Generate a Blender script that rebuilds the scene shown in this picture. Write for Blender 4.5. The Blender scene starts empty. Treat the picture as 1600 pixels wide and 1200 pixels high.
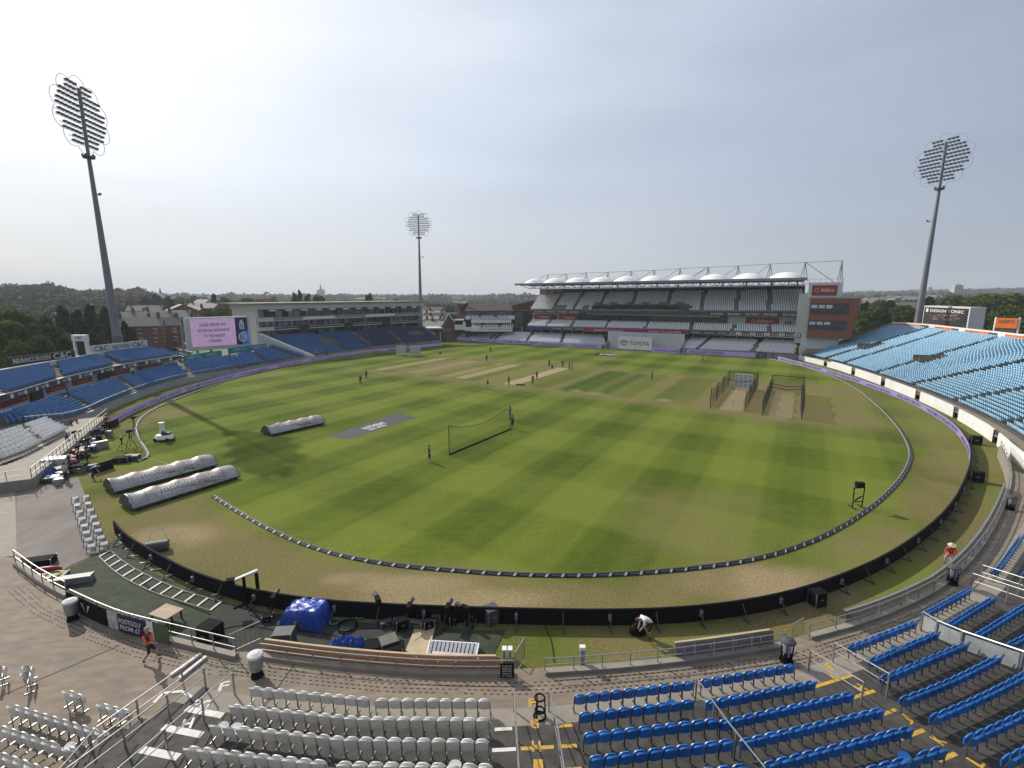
import bpy, math, random
import numpy as np
from mathutils import Vector, Matrix
R = math.radians
random.seed(7); rng = np.random.default_rng(7)
S = bpy.context.scene; COL = S.collection

# ---------------------------------------------------------------- camera, sky, sun, exposure
PITCH = R(10.3); FPX = 770.0; HC = 17.0
cd = bpy.data.cameras.new('camera'); cam = bpy.data.objects.new('camera', cd); COL.objects.link(cam)
cd.sensor_width = 36.0; cd.lens = FPX/1600*36.0; cd.clip_start = 0.1; cd.clip_end = 20000
cam.location = (0, 0, HC); cam.rotation_euler = (R(90)-PITCH, 0, 0); S.camera = cam
S.view_settings.view_transform = 'Standard'; S.view_settings.look = 'None'
S.view_settings.gamma = 1; S.view_settings.exposure = -0.03; S.view_settings.use_curve_mapping = False
SUN_AZ, SUN_EL = R(138.2), R(35.0)          # azimuth counted from +x towards +y
w = bpy.data.worlds.new('World'); S.world = w; w.use_nodes = True
N = w.node_tree.nodes; L = w.node_tree.links; N.clear()
out = N.new('ShaderNodeOutputWorld'); bg = N.new('ShaderNodeBackground'); L.new(bg.outputs[0], out.inputs[0])
sky = N.new('ShaderNodeTexSky'); sky.sky_type = 'NISHITA'; sky.sun_disc = False
sky.sun_elevation = SUN_EL; sky.sun_rotation = R(90)-SUN_AZ
sky.dust_density = 1.6; sky.air_density = 1.0; sky.ozone_density = 1.5
# thin high cloud veil mixed over the clear sky
tc = N.new('ShaderNodeTexCoord'); mp = N.new('ShaderNodeMapping'); mp.inputs['Scale'].default_value = (1.2, 1.2, 5.0)
mp.inputs['Rotation'].default_value = (0.12, 0.1, 0.5)
L.new(tc.outputs['Generated'], mp.inputs[0])
nz = N.new('ShaderNodeTexNoise'); nz.inputs['Scale'].default_value = 1.6; nz.inputs['Detail'].default_value = 7; nz.inputs['Roughness'].default_value = .5
L.new(mp.outputs[0], nz.inputs[0])
rp = N.new('ShaderNodeMapRange'); rp.inputs['From Min'].default_value = .3; rp.inputs['From Max'].default_value = .75
rp.inputs['To Min'].default_value = .74; rp.inputs['To Max'].default_value = .97
L.new(nz.outputs[0], rp.inputs[0])
mx = N.new('ShaderNodeMix'); mx.data_type = 'RGBA'; L.new(rp.outputs[0], mx.inputs[0]); L.new(sky.outputs[0], mx.inputs[6])
vd = N.new('ShaderNodeVectorMath'); vd.operation = 'DOT_PRODUCT'; L.new(tc.outputs['Generated'], vd.inputs[0])
vd.inputs[1].default_value = (math.cos(SUN_AZ)*math.cos(SUN_EL), math.sin(SUN_AZ)*math.cos(SUN_EL), math.sin(SUN_EL))
vr = N.new('ShaderNodeValToRGB'); L.new(vd.outputs['Value'], vr.inputs[0])   # forward-scattering veil: brighter near the sun
VEIL = [(0.0, (3.5, 4.1, 5.3)), (.35, (4.9, 5.5, 6.8)), (.62, (6.3, 6.95, 8.2)), (.85, (8.6, 9.2, 10.2)), (1.0, (12.0, 12.0, 12.0))]
el = vr.color_ramp.elements
for i, (p_, c_) in enumerate(VEIL):
    e_ = el[i] if i < 2 else el.new(p_)
    e_.position = p_; e_.color = tuple(v/12 for v in c_)+(1,)
vs = N.new('ShaderNodeVectorMath'); vs.operation = 'SCALE'; vs.inputs['Scale'].default_value = 12.0; L.new(vr.outputs[0], vs.inputs[0])
mp2 = N.new('ShaderNodeMapping'); mp2.inputs['Scale'].default_value = (.8, .8, 6.0); mp2.inputs['Rotation'].default_value = (.25, -.12, 1.1); L.new(tc.outputs['Generated'], mp2.inputs[0])
nz2 = N.new('ShaderNodeTexNoise'); nz2.inputs['Scale'].default_value = 2.2; nz2.inputs['Detail'].default_value = 8; nz2.inputs['Roughness'].default_value = .55; L.new(mp2.outputs[0], nz2.inputs[0])
rc = N.new('ShaderNodeMapRange'); rc.inputs['From Min'].default_value = .3; rc.inputs['From Max'].default_value = .7; rc.inputs['To Min'].default_value = 11.9; rc.inputs['To Max'].default_value = 13.0
L.new(nz2.outputs[0], rc.inputs[0]); L.new(rc.outputs[0], vs.inputs['Scale'])
sx = N.new('ShaderNodeSeparateXYZ'); L.new(tc.outputs['Generated'], sx.inputs[0]); hr = N.new('ShaderNodeMapRange'); hr.inputs['From Min'].default_value = .22; hr.inputs['From Max'].default_value = .0
hr.inputs['To Min'].default_value = 0; hr.inputs['To Max'].default_value = .75; L.new(sx.outputs[2], hr.inputs[0])
hm = N.new('ShaderNodeMix'); hm.data_type = 'RGBA'; L.new(hr.outputs[0], hm.inputs[0]); L.new(vs.outputs[0], hm.inputs[6]); hm.inputs[7].default_value = (6.6, 6.75, 6.6, 1)   # milky band low over the horizon
hv = N.new('ShaderNodeMix'); hv.data_type = 'RGBA'; hv.blend_type = 'MIX'; hq = N.new('ShaderNodeMapRange'); hq.inputs['From Min'].default_value = .1; hq.inputs['From Max'].default_value = .55; L.new(vd.outputs['Value'], hq.inputs[0])
L.new(hq.outputs[0], hv.inputs[0]); hv.inputs[6].default_value = (4.6, 5.0, 5.6, 1); hv.inputs[7].default_value = (7.2, 7.3, 7.0, 1); L.new(hv.outputs[2], hm.inputs[7])
L.new(hm.outputs[2], mx.inputs[7]); L.new(mx.outputs[2], bg.inputs[0]); bg.inputs[1].default_value = 0.1
sd = bpy.data.lights.new('sun', 'SUN'); sun = bpy.data.objects.new('sun', sd); COL.objects.link(sun)
sd.energy = 4.9; sd.angle = R(0.55); sd.color = (1, .93, .82)
sun.rotation_euler = (R(90)-SUN_EL, 0, SUN_AZ+R(90))

# ---------------------------------------------------------------- pixel -> place helpers
cP, sP = math.cos(PITCH), math.sin(PITCH)
def ray(u, v):
    a = (u-800)/FPX; b = (600-v)/FPX
    return a, cP+sP*b, cP*b-sP
def at(u, v, z=0.0):                       # the point at height z seen at (u,v)
    a, F, U = ray(u, v); t = (z-HC)/U
    return Vector((a*t, F*t, z))
def atY(u, v, Y):                          # the point at forward distance Y
    a, F, U = ray(u, v); t = Y/F
    return Vector((a*t, Y, HC+U*t))
def proj(p):
    d = p[1]*cP-(p[2]-HC)*sP; uu = p[0]/d; vv = (p[1]*sP+(p[2]-HC)*cP)/d
    return 800+uu*FPX, 600-vv*FPX
class Fr:                                  # a vertical wall plane: s along it, d behind it, z up
    def __init__(s, a, b):
        s.a = Vector((a[0], a[1])); e = Vector((b[0]-a[0], b[1]-a[1])); s.L = e.length; s.e = e.normalized(); s.n = Vector((-s.e.y, s.e.x))
    def px(s, u, v, d=0):
        a, F, U = ray(u, v); t = (s.a.dot(s.n)+d)/(a*s.n.x+F*s.n.y)
        q = Vector((a*t, F*t))-s.a
        return q.dot(s.e), HC+U*t
    def W(s, q, d, z):
        p = s.a+s.e*q+s.n*d
        return Vector((p.x, p.y, z))
    @property
    def rz(s): return math.atan2(s.e.y, s.e.x)

# ---------------------------------------------------------------- materials
MATS = {}
def fade(m, amt):
    nt = m.node_tree; b = nt.nodes['Principled BSDF']; l = b.inputs['Base Color'].links[0]; src = l.from_socket
    oi = nt.nodes.new('ShaderNodeObjectInfo'); mr = nt.nodes.new('ShaderNodeMapRange'); mr.inputs['To Min'].default_value = 1-amt; mr.inputs['To Max'].default_value = 1+amt; nt.links.new(oi.outputs['Random'], mr.inputs[0])
    vm = nt.nodes.new('ShaderNodeVectorMath'); vm.operation = 'SCALE'; nt.links.new(src, vm.inputs[0]); nt.links.new(mr.outputs[0], vm.inputs['Scale']); nt.links.new(vm.outputs[0], b.inputs['Base Color'])
def mat(name, col, rough=.7, var=.15, scale=3.0, bump=0.0, metal=0.0, spec=.5, emit=0.0, alpha=1.0, stretch=None, dirt=None, trans=0.0):
    if name in MATS: return MATS[name]
    m = bpy.data.materials.new(name); m.use_nodes = True; nt = m.node_tree; b = nt.nodes['Principled BSDF']
    n = nt.nodes.new; lk = nt.links.new
    g = n('ShaderNodeNewGeometry'); t = n('ShaderNodeTexNoise'); t.inputs['Scale'].default_value = scale; t.inputs['Detail'].default_value = 5
    if stretch:
        mm = n('ShaderNodeMapping'); mm.inputs['Scale'].default_value = stretch; lk(g.outputs['Position'], mm.inputs[0]); lk(mm.outputs[0], t.inputs[0])
    else: lk(g.outputs['Position'], t.inputs[0])
    r = n('ShaderNodeValToRGB'); lk(t.outputs[0], r.inputs[0])
    r.color_ramp.elements[0].position = .3; r.color_ramp.elements[1].position = .7
    lo = tuple(max(0, c*(1-var)) for c in col); hi = tuple(min(1, c*(1+var)) for c in col)
    r.color_ramp.elements[0].color = lo+(1,); r.color_ramp.elements[1].color = hi+(1,)
    src = r.outputs[0]
    if dirt:
        t2 = n('ShaderNodeTexNoise'); t2.inputs['Scale'].default_value = scale*.23; t2.inputs['Detail'].default_value = 8; t2.inputs['Roughness'].default_value = .7
        lk(g.outputs['Position'], t2.inputs[0]); r2 = n('ShaderNodeMapRange'); r2.inputs['From Min'].default_value = .5; r2.inputs['From Max'].default_value = .72
        lk(t2.outputs[0], r2.inputs[0]); mxx = n('ShaderNodeMix'); mxx.data_type = 'RGBA'; lk(r2.outputs[0], mxx.inputs[0]); lk(src, mxx.inputs[6]); mxx.inputs[7].default_value = tuple(dirt)+(1,)
        src = mxx.outputs[2]
    lk(src, b.inputs['Base Color']); b.inputs['Roughness'].default_value = rough; b.inputs['Metallic'].default_value = metal
    b.inputs['Specular IOR Level'].default_value = spec
    if emit: lk(src, b.inputs['Emission Color']); b.inputs['Emission Strength'].default_value = emit
    if bump:
        bp = n('ShaderNodeBump'); bp.inputs['Strength'].default_value = bump; bp.inputs['Distance'].default_value = .05; lk(t.outputs[0], bp.inputs['Height']); lk(bp.outputs[0], b.inputs['Normal'])
    if trans:
        tr = n('ShaderNodeBsdfTransparent'); ms = n('ShaderNodeMixShader'); ms.inputs[0].default_value = trans
        lk(b.outputs[0], ms.inputs[1]); lk(tr.outputs[0], ms.inputs[2]); lk(ms.outputs[0], nt.nodes['Material Output'].inputs[0])
    MATS[name] = m; return m
M_conc = mat('concrete', (.20, .158, .115), .85, .22, 2.2, .2, stretch=(.45, 1.6, 1), dirt=(.13, .115, .1))
M_concl = mat('pale_concrete', (.25, .22, .18), .85, .12, 1.6, .15, dirt=(.24, .21, .17))
M_tread = mat('shaded_stained_tread', (.075, .068, .06), .8, .35, 2.0, .2, dirt=(.035, .032, .03))  # dark stained floor, with shade from the seats mixed into the colour
M_white = mat('white_paint', (.72, .72, .70), .5, .05, 1.0, dirt=(.6, .6, .57))
M_offw = mat('offwhite_render', (.55, .56, .55), .7, .06, .4, dirt=(.45, .46, .45))
M_plas = mat('white_plastic', (.60, .59, .565), .42, .05, 5, dirt=(.5, .49, .45))
M_blue = mat('blue_plastic', (.018, .155, .44), .36, .15, 4, dirt=(.02, .12, .43))
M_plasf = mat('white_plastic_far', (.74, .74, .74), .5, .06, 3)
fade(M_blue, .22); fade(M_plas, .10)
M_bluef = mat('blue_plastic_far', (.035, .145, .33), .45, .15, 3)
M_bluep = mat('sunlit_blue_plastic', (.22, .42, .58), .45, .12, 1.2)  # same seats as the far blue, paled by sunlit sheen in the colour
M_steel = mat('galvanised_steel', (.33, .33, .33), .42, .15, 8, metal=.7)
M_grey = mat('grey_paint', (.22, .23, .24), .55, .1, 2)
M_dgrey = mat('dark_grey_paint', (.05, .055, .06), .6, .2, 2)
M_black = mat('black_fabric', (.008, .008, .009), .85, .3, 3, spec=.1)
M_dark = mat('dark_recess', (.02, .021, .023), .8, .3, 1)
M_glass = mat('tinted_glass', (.02, .03, .035), .08, .5, .6, spec=1.0)
M_glassp = mat('pale_glass', (.10, .14, .15), .1, .5, .35, spec=1.0)
M_pgrey = mat('pale_grey_wall', (.36, .37, .38), .7, .1, .8, dirt=(.27, .27, .27))
M_brick = mat('red_brick', (.16, .065, .045), .9, .25, 9, .2)
M_terra = mat('terracotta_cladding', (.23, .085, .045), .8, .12, 2.5)
M_rooft = mat('dark_roof_tile', (.045, .03, .026), .9, .3, 6, .2)
M_slate = mat('grey_slate', (.16, .15, .14), .8, .2, 4, .1)
M_lilac = mat('lilac_led', (.21, .17, .33), .5, .06, 1, emit=.42)
M_navy = mat('navy_lettering', (.015, .012, .09), .5, .1, 1)
M_red = mat('red_board', (.26, .018, .02), .5, .1, 2)
M_orange = mat('orange_board', (.75, .17, .015), .5, .08, 2)
M_gold = mat('gold_lettering', (.65, .2, .03), .5, .1, 2)
M_teal = mat('teal_board', (.01, .22, .24), .5, .1, 2)
M_crim = mat('crimson_board', (.30, .02, .07), .5, .1, 2)
M_bluebd = mat('blue_board', (.02, .05, .25), .5, .1, 2)
M_yel = mat('yellow_line_paint', (.50, .30, .03), .7, .25, 6, dirt=(.3, .2, .08))
M_wpaint = mat('white_line_paint', (.62, .60, .56), .7, .12, 6, dirt=(.4, .38, .34))
M_memb = mat('roof_membrane', (.80, .80, .79), .5, .03, 1)
M_wood = mat('plywood', (.34, .17, .085), .75, .2, 3, stretch=(1, 1, 6))
M_woodp = mat('pale_plywood', (.42, .34, .2), .75, .12, 2)
M_tarp = mat('blue_tarpaulin', (.018, .065, .33), .36, .2, 4, .25)

# ---------------------------------------------------------------- mesh builder
ORG = {}
class MB:
    def __init__(s): s.v = []; s.f = []; s.m = []
    def add(s, vs, fs, m=0):
        o = len(s.v); s.v += [tuple(v) for v in vs]; s.f += [tuple(i+o for i in f) for f in fs]; s.m += [m]*len(fs)
    def box(s, c, d, rz=0, m=0, rx=0, ry=0):
        M = Matrix.Rotation(rz, 3, 'Z') @ Matrix.Rotation(ry, 3, 'Y') @ Matrix.Rotation(rx, 3, 'X'); c = Vector(c)
        vs = [c+M @ Vector((x*d[0]/2, y*d[1]/2, z*d[2]/2)) for z in (-1, 1) for y in (-1, 1) for x in (-1, 1)]
        s.add(vs, [(0, 2, 3, 1), (4, 5, 7, 6), (0, 1, 5, 4), (2, 6, 7, 3), (0, 4, 6, 2), (1, 3, 7, 5)], m)
    def hexa(s, b, t, m=0):                 # 4 bottom points, 4 top points
        s.add(list(b)+list(t), [(3, 2, 1, 0), (4, 5, 6, 7), (0, 1, 5, 4), (1, 2, 6, 5), (2, 3, 7, 6), (3, 0, 4, 7)], m)
    def beam(s, p, q, w=.1, h=.1, m=0):
        p = Vector(p); q = Vector(q); d = (q-p)
        if d.length < 1e-6: return
        d.normalize(); a = d.cross(Vector((0, 0, 1)))
        a = Vector((1, 0, 0)) if a.length < 1e-3 else a.normalized()
        b = a.cross(d); a *= w/2; b *= h/2
        s.hexa([p-a-b, p+a-b, p+a+b, p-a+b], [q-a-b, q+a-b, q+a+b, q-a+b], m)
    def tube(s, pts, r, n=6, m=0, r2=None, cap=True):
        pts = [Vector(p) for p in pts]; k = len(pts); o = len(s.v); prev = None
        for i, p in enumerate(pts):
            d = (pts[min(i+1, k-1)]-pts[max(i-1, 0)]).normalized()
            a = d.cross(Vector((0, 0, 1))) if prev is None else prev-d*prev.dot(d)
            if a.length < 1e-3: a = d.cross(Vector((0, 1, 0)))
            a.normalize(); prev = a; b = d.cross(a); rr = r if r2 is None else r+(r2-r)*i/(k-1)
            if isinstance(r, (list, tuple)): rr = r[i]
            for j in range(n):
                t = 2*math.pi*j/n; s.v.append(tuple(p+(a*math.cos(t)+b*math.sin(t))*rr))
        for i in range(k-1):
            for j in range(n):
                s.f.append((o+i*n+j, o+i*n+(j+1) % n, o+(i+1)*n+(j+1) % n, o+(i+1)*n+j)); s.m.append(m)
        if cap: s.f += [tuple(o+j for j in range(n))[::-1], tuple(o+(k-1)*n+j for j in range(n))]; s.m += [m, m]
    def poly(s, pts, m=0): s.add(pts, [tuple(range(len(pts)))], m)
    def ext(s, pts, vec, m=0):              # prism from a polygon pushed along vec
        n = len(pts); pts = [Vector(p) for p in pts]; vec = Vector(vec)
        s.add(pts+[p+vec for p in pts], [tuple(range(n))[::-1], tuple(range(n, 2*n))]+[(i, (i+1) % n, n+(i+1) % n, n+i) for i in range(n)], m)
    def grid(s, P, m=0, closed=False):      # P[i][j] points
        a = len(P); b = len(P[0]); o = len(s.v)
        for r_ in P: s.v += [tuple(q) for q in r_]
        for i in range(a-1):
            for j in range(b-1): s.f.append((o+i*b+j, o+i*b+j+1, o+(i+1)*b+j+1, o+(i+1)*b+j)); s.m.append(m)
    def build(s, name, mats, parent=None, org=None, smooth=False, local=False):
        me = bpy.data.meshes.new(name)
        if parent is not None: org = ORG.get(parent.name, Vector((0, 0, 0)))
        if local or org is None: org = Vector((0, 0, 0)) if (local or parent is not None) else s.base()
        org = Vector(org)
        me.from_pydata([(x-org.x, y-org.y, z-org.z) for x, y, z in s.v], [], s.f); me.update()
        for m_ in (mats if isinstance(mats, (list, tuple)) else [mats]): me.materials.append(m_)
        if max(s.m, default=0): me.polygons.foreach_set('material_index', s.m)
        if smooth: me.polygons.foreach_set('use_smooth', [True]*len(me.polygons))
        o = bpy.data.objects.new(name, me); COL.objects.link(o)
        if parent is not None: o.parent = parent; ORG[o.name] = org
        else: o.location = org; ORG[o.name] = org
        return o
    def base(s):
        xs = [v[0] for v in s.v]; ys = [v[1] for v in s.v]; zs = [v[2] for v in s.v]
        return ((min(xs)+max(xs))/2, (min(ys)+max(ys))/2, min(zs))
def tag(o, label=None, cat=None, group=None, kind=None):
    if label: o['label'] = label
    if cat: o['category'] = cat
    if group: o['group'] = group
    if kind: o['kind'] = kind
    return o
def thing(name, label, cat, loc=(0, 0, 0), group=None, rz=0):
    o = bpy.data.objects.new(name, None); COL.objects.link(o); o.location = loc; o.rotation_euler.z = rz
    o.empty_display_size = .3; ORG[o.name] = Vector(loc)
    if rz: ORG[o.name] = Vector(loc)
    return tag(o, label, cat, group)
def struct(o): o['kind'] = 'structure'; return o
def copy_tree(o, parent=None):
    c = o.copy(); COL.objects.link(c)
    if parent is not None: c.parent = parent
    ORG[c.name] = ORG.get(o.name, Vector((0, 0, 0)))
    for ch in o.children: copy_tree(ch, c)
    return c
def inst(src, used, loc, rz=0, label=None, group=None, sc=None):
    o = src if not used.get(src.name) else copy_tree(src)
    used[src.name] = 1; o.location = loc; o.rotation_euler.z = rz
    if sc: o.scale = (sc, sc, sc) if not isinstance(sc, tuple) else sc
    if label: o['label'] = label
    if group: o['group'] = group
    return o
USED = {}
_tc = {}
def glyphs(txt, bold=0.0):
    k = (txt, bold)
    if k not in _tc:
        c = bpy.data.curves.new('t', 'FONT'); c.body = txt; c.size = 1; c.resolution_u = 2; c.offset = bold; c.align_x = 'LEFT'
        o = bpy.data.objects.new('t', c); COL.objects.link(o); bpy.context.view_layer.update()
        me = bpy.data.meshes.new_from_object(o.evaluated_get(bpy.context.evaluated_depsgraph_get()))
        vs = [v.co.copy() for v in me.vertices]; fs = [tuple(p.vertices) for p in me.polygons]
        bpy.data.objects.remove(o); bpy.data.curves.remove(c); bpy.data.meshes.remove(me)
        x0 = min(v.x for v in vs); x1 = max(v.x for v in vs); y0 = min(v.y for v in vs); y1 = max(v.y for v in vs)
        _tc[k] = ([((v.x-x0)/(x1-x0), (v.y-y0)/(y1-y0)) for v in vs], fs)
    return _tc[k]
def text(mb, txt, o, ex, ey, off, m=0, bold=.01):   # fills the parallelogram o, ex, ey; off = Vector pushing it proud
    vs, fs = glyphs(txt, bold); o = Vector(o)+Vector(off)
    mb.add([o+Vector(ex)*x+Vector(ey)*y for x, y in vs], fs, m)
def resample(pts, n):
    pts = [Vector(p) for p in pts]; d = [0]
    for a, b in zip(pts, pts[1:]): d.append(d[-1]+(b-a).length)
    out_ = []; j = 0
    for i in range(n):
        t = d[-1]*i/(n-1)
        while j < len(pts)-2 and d[j+1] < t: j += 1
        out_.append(pts[j].lerp(pts[j+1], (t-d[j])/max(1e-9, d[j+1]-d[j])))
    return out_
def smooth_line(pts, it=2):                # Chaikin corner cutting, ends kept
    pts = [Vector(p) for p in pts]
    for _ in range(it):
        q = [pts[0]]
        for a, b in zip(pts, pts[1:]): q += [a.lerp(b, .25), a.lerp(b, .75)]
        pts = q+[pts[-1]]
    return pts
def length(pts): return sum((b-a).length for a, b in zip(pts, pts[1:]))
def offset(pts, d):                        # parallel curve to the left of travel
    out_ = []
    for i, p in enumerate(pts):
        t = (pts[min(i+1, len(pts)-1)]-pts[max(i-1, 0)]); n_ = Vector((-t.y, t.x, 0)).normalized()
        out_.append(p+n_*d)
    return out_
def vnoise(x, y, s, seed=0):               # smooth value noise, numpy
    r_ = np.random.default_rng(seed).random((256, 256)); X = x/s+100; Y = y/s+100
    xi = np.floor(X).astype(int); yi = np.floor(Y).astype(int); fx = X-xi; fy = Y-yi; fx = fx*fx*(3-2*fx); fy = fy*fy*(3-2*fy)
    g = lambda a, b: r_[a % 256, b % 256]
    return (g(xi, yi)*(1-fx)+g(xi+1, yi)*fx)*(1-fy)+(g(xi, yi+1)*(1-fx)+g(xi+1, yi+1)*fx)*fy
def fbm(x, y, s, seed=0): return sum(vnoise(x, y, s/2**k, seed+k)/2**k for k in range(4))/1.875
# ================================================================ ground, field
ROPE = smooth_line([at(u, v, 0) for u, v in [(334,776),(370,799),(420,828),(500,862),(600,883),(700,892),(800,899),(900,901),(1000,897),(1100,888),(1200,872),(1300,835),(1380,780),(1418,735),(1425,700),(1390,650),(1330,600),(1250,570),(1180,557),(1100,552),(1000,545),(900,540),(800,538),(700,541),(600,549),(500,562),(420,577),(340,600),(260,630),(215,655),(212,680),(232,708),(232,716),(215,722)]], 2)
EX = Vector((.8617, -.5074)); EN = Vector((.5074, .8617)); PC = Vector((5.9, 104.0))   # across / along the pitch
def seg_dist(X, Y, line):
    D = np.full(X.shape, 1e9)
    for a, b in zip(line, line[1:]):
        dx, dy = b.x-a.x, b.y-a.y; l2 = dx*dx+dy*dy+1e-9
        t = np.clip(((X-a.x)*dx+(Y-a.y)*dy)/l2, 0, 1); D = np.minimum(D, np.hypot(X-a.x-t*dx, Y-a.y-t*dy))
    return D
def inside(X, Y, line):
    c = np.zeros(X.shape, bool); n_ = len(line)
    for i in range(n_):
        a = line[i]; b = line[(i+1) % n_]
        k = ((a.y > Y) != (b.y > Y)) & (X < (b.x-a.x)*(Y-a.y)/(b.y-a.y+1e-12)+a.x); c ^= k
    return c
def sm(x, a, b): t = np.clip((x-a)/(b-a), 0, 1); return t*t*(3-2*t)
def field():
    st = .4; xs = np.arange(-76, 90, st); ys = np.arange(17, 186, st); X, Y = np.meshgrid(xs, ys); nx, ny = len(xs), len(ys)
    U = (X-PC.x)*EX.x+(Y-PC.y)*EX.y; W_ = (X-PC.x)*EN.x+(Y-PC.y)*EN.y
    rp_ = ROPE[::4]; D = seg_dist(X, Y, rp_); I = inside(X, Y, rp_); sd_ = np.where(I, -D, D)
    wob = (fbm(X, Y, 9, 3)-.5)*1.2
    b1 = np.tanh(np.sin(math.pi*(U+wob*.25+1)/5.2)*6); b2 = np.tanh(np.sin(math.pi*(W_+wob*.25)/7.5)*6)
    b3 = np.tanh(np.sin(math.pi*(U)/1.75)*4)
    big = fbm(X, Y, 30, 11)
    sq = sm(-np.abs(W_), -15, -13.5)*sm(U, -42, -38)*sm(-U, -60, -56)   # the square
    mow = .5+.21*b1*(1-sq)+.15*b2*(1-sq)*(.4+big)+.06*b3*(1-sq)
    k = np.floor((U+1.6)/3.2).astype(int); rs = np.random.default_rng(5).random(200)[np.clip(k+60, 0, 199)]
    mow = mow+sq*(rs-.5)*.75
    mow = mow+(fbm(X, Y, 14, 21)-.5)*.5
    # dryness: the square's worn frame, the outfield outside the rope, patches
    n1 = fbm(X, Y, 13, 31); n2 = fbm(X, Y, 3.0, 41); n3 = fbm(U, W_*4, 16, 51)
    dry = sq*(.28+.5*(rs > .6))*(.4+n3)
    dry += sm(-np.abs(np.abs(W_)-15.5-1.5*wob), -3.2, -.5)*sm(U, -45, -30)*sm(-U, -62, -52)*.75*(.35+n2)
    dry += sq*sm(-np.abs(U+27), -16, -4)*sm(n3, .35, .65)*.5
    dry += sm(-np.hypot(X-42, Y-78), -26, -10)*sm(n1, .36, .6)*.42
    dry += sm(n1, .58, .8)*.5*sm(big, .4, .6)
    out_ = sm(sd_, -1.5, 2.5)
    near = sm(-Y, -75, -25)
    n4 = fbm(X, Y, 6, 91); n5 = fbm(X, Y, 2.2, 93)
    dry += out_*(.3+.6*near)*sm(n4+.35*n2+.10*near, .50, .88)*(.55+.8*n5)
    dry += out_*near*.28*sm(n5, .35, .7)+out_*sm(X, 20, 60)*.10+.10*sm(n3, .5, .8)
    for (u, v, r_) in [(240, 835, 4), (300, 865, 4), (600, 920, 4), (700, 930, 5), (820, 935, 4), (1120, 915, 4), (1170, 900, 3.5), (500, 915, 3), (690, 925, 4), (180, 640, 4), (60, 700, 3), (200, 820, 3), (250, 650, 4), (270, 640, 5), (220, 665, 3)]:
        q = at(u, v); dry += sm(-np.hypot((X-q.x), (Y-q.y)*1.3)+wob, -r_*1.2, -r_*.3)*.75*(.5+n2*.8)
    dk = np.zeros_like(X)
    dk += .85*sm(-np.abs(U-15.2), -5.4, -4.9)*sm(-np.abs(W_-.5), -13.2, -12.8)     # freshly watered dark strips
    dk *= (.8+.2*b3)
    dry *= (1-.9*dk)
    bare = np.zeros_like(X)
    def strip(u0, hw, w0, w1, a):
        nonlocal bare
        bare = np.maximum(bare, a*sm(-np.abs(U-u0), -hw-.15, -hw+.15)*sm(W_, w0-.3, w0+.3)*sm(-W_, -w1-.3, -w1+.3)*(.8+.3*n2))
    strip(0, 1.5, -12.2, 12.2, 1.0); strip(-12.4, 1.4, -11.5, 11.5, .72)
    strip(-16.6, 1.3, -12, 3, .3); strip(-25.5, 1.5, -12, 12, .4); strip(-35.5, 1.4, -12, 12, .45)
    strip(39.3, 1.45, -14.5, 8, .85); strip(46.0, 1.5, -15.5, 6, .6)
    for (u0, w0) in [(39.3, -14.5), (46, -15.5), (0, -12), (0, 12), (-12.4, -11), (-12.4, 11), (13.2, -12), (17.5, -12.3), (29, -12), (-25.5, 10), (-17, 10)]:
        bare = np.maximum(bare, .55*sm(-np.hypot(U-u0, (W_-w0)*1.3), -2.2, -.6)*sm(n2, .3, .6))
    for (u, v, a, b_) in [(1200, 912, 6, 2.5), (640, 915, 5, 1.5), (700, 935, 7, 1.5), (260, 840, 4, 2.5), (560, 905, 3, 1)]:
        q = at(u, v); bare = np.maximum(bare, .6*sm(-np.hypot((X-q.x)/a, (Y-q.y)/b_)+wob*.25, -1.1, -.4)*sm(n2, .25, .7))
    me = bpy.data.meshes.new('playing_field')
    vs = np.zeros((nx*ny, 3)); vs[:, 0] = X.ravel(); vs[:, 1] = Y.ravel()
    i = np.arange((ny-1)*(nx-1)); r0 = i//(nx-1); c0 = i % (nx-1); q0 = r0*nx+c0
    F = np.stack([q0, q0+1, q0+nx+1, q0+nx], 1)
    me.vertices.add(nx*ny); me.vertices.foreach_set('co', vs.ravel()); me.loops.add(F.size); me.loops.foreach_set('vertex_index', F.ravel())
    me.polygons.add(len(F)); me.polygons.foreach_set('loop_start', np.arange(0, F.size, 4)); me.polygons.foreach_set('loop_total', np.full(len(F), 4)); me.update()
    at_ = me.color_attributes.new('turf', 'FLOAT_COLOR', 'POINT')
    c = np.stack([np.clip(mow, 0, 1).ravel(), np.clip(dry, 0, 1).ravel(), np.clip(bare, 0, 1).ravel(), np.clip(dk, 0, 1).ravel()], 1)
    at_.data.foreach_set('color', c.ravel())
    m = bpy.data.materials.new('turf'); m.use_nodes = True; nt = m.node_tree; b = nt.nodes['Principled BSDF']; n = nt.nodes.new; lk = nt.links.new
    A = n('ShaderNodeAttribute'); A.attribute_name = 'turf'; sp = n('ShaderNodeSeparateColor'); lk(A.outputs['Color'], sp.inputs[0])
    g = n('ShaderNodeNewGeometry'); t = n('ShaderNodeTexNoise'); t.inputs['Scale'].default_value = 7; t.inputs['Detail'].default_value = 9; t.inputs['Roughness'].default_value = .8; lk(g.outputs['Position'], t.inputs[0])
    t2 = n('ShaderNodeTexNoise'); t2.inputs['Scale'].default_value = .9; t2.inputs['Detail'].default_value = 6; t2.inputs['Roughness'].default_value = .65; lk(g.outputs['Position'], t2.inputs[0])
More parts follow.
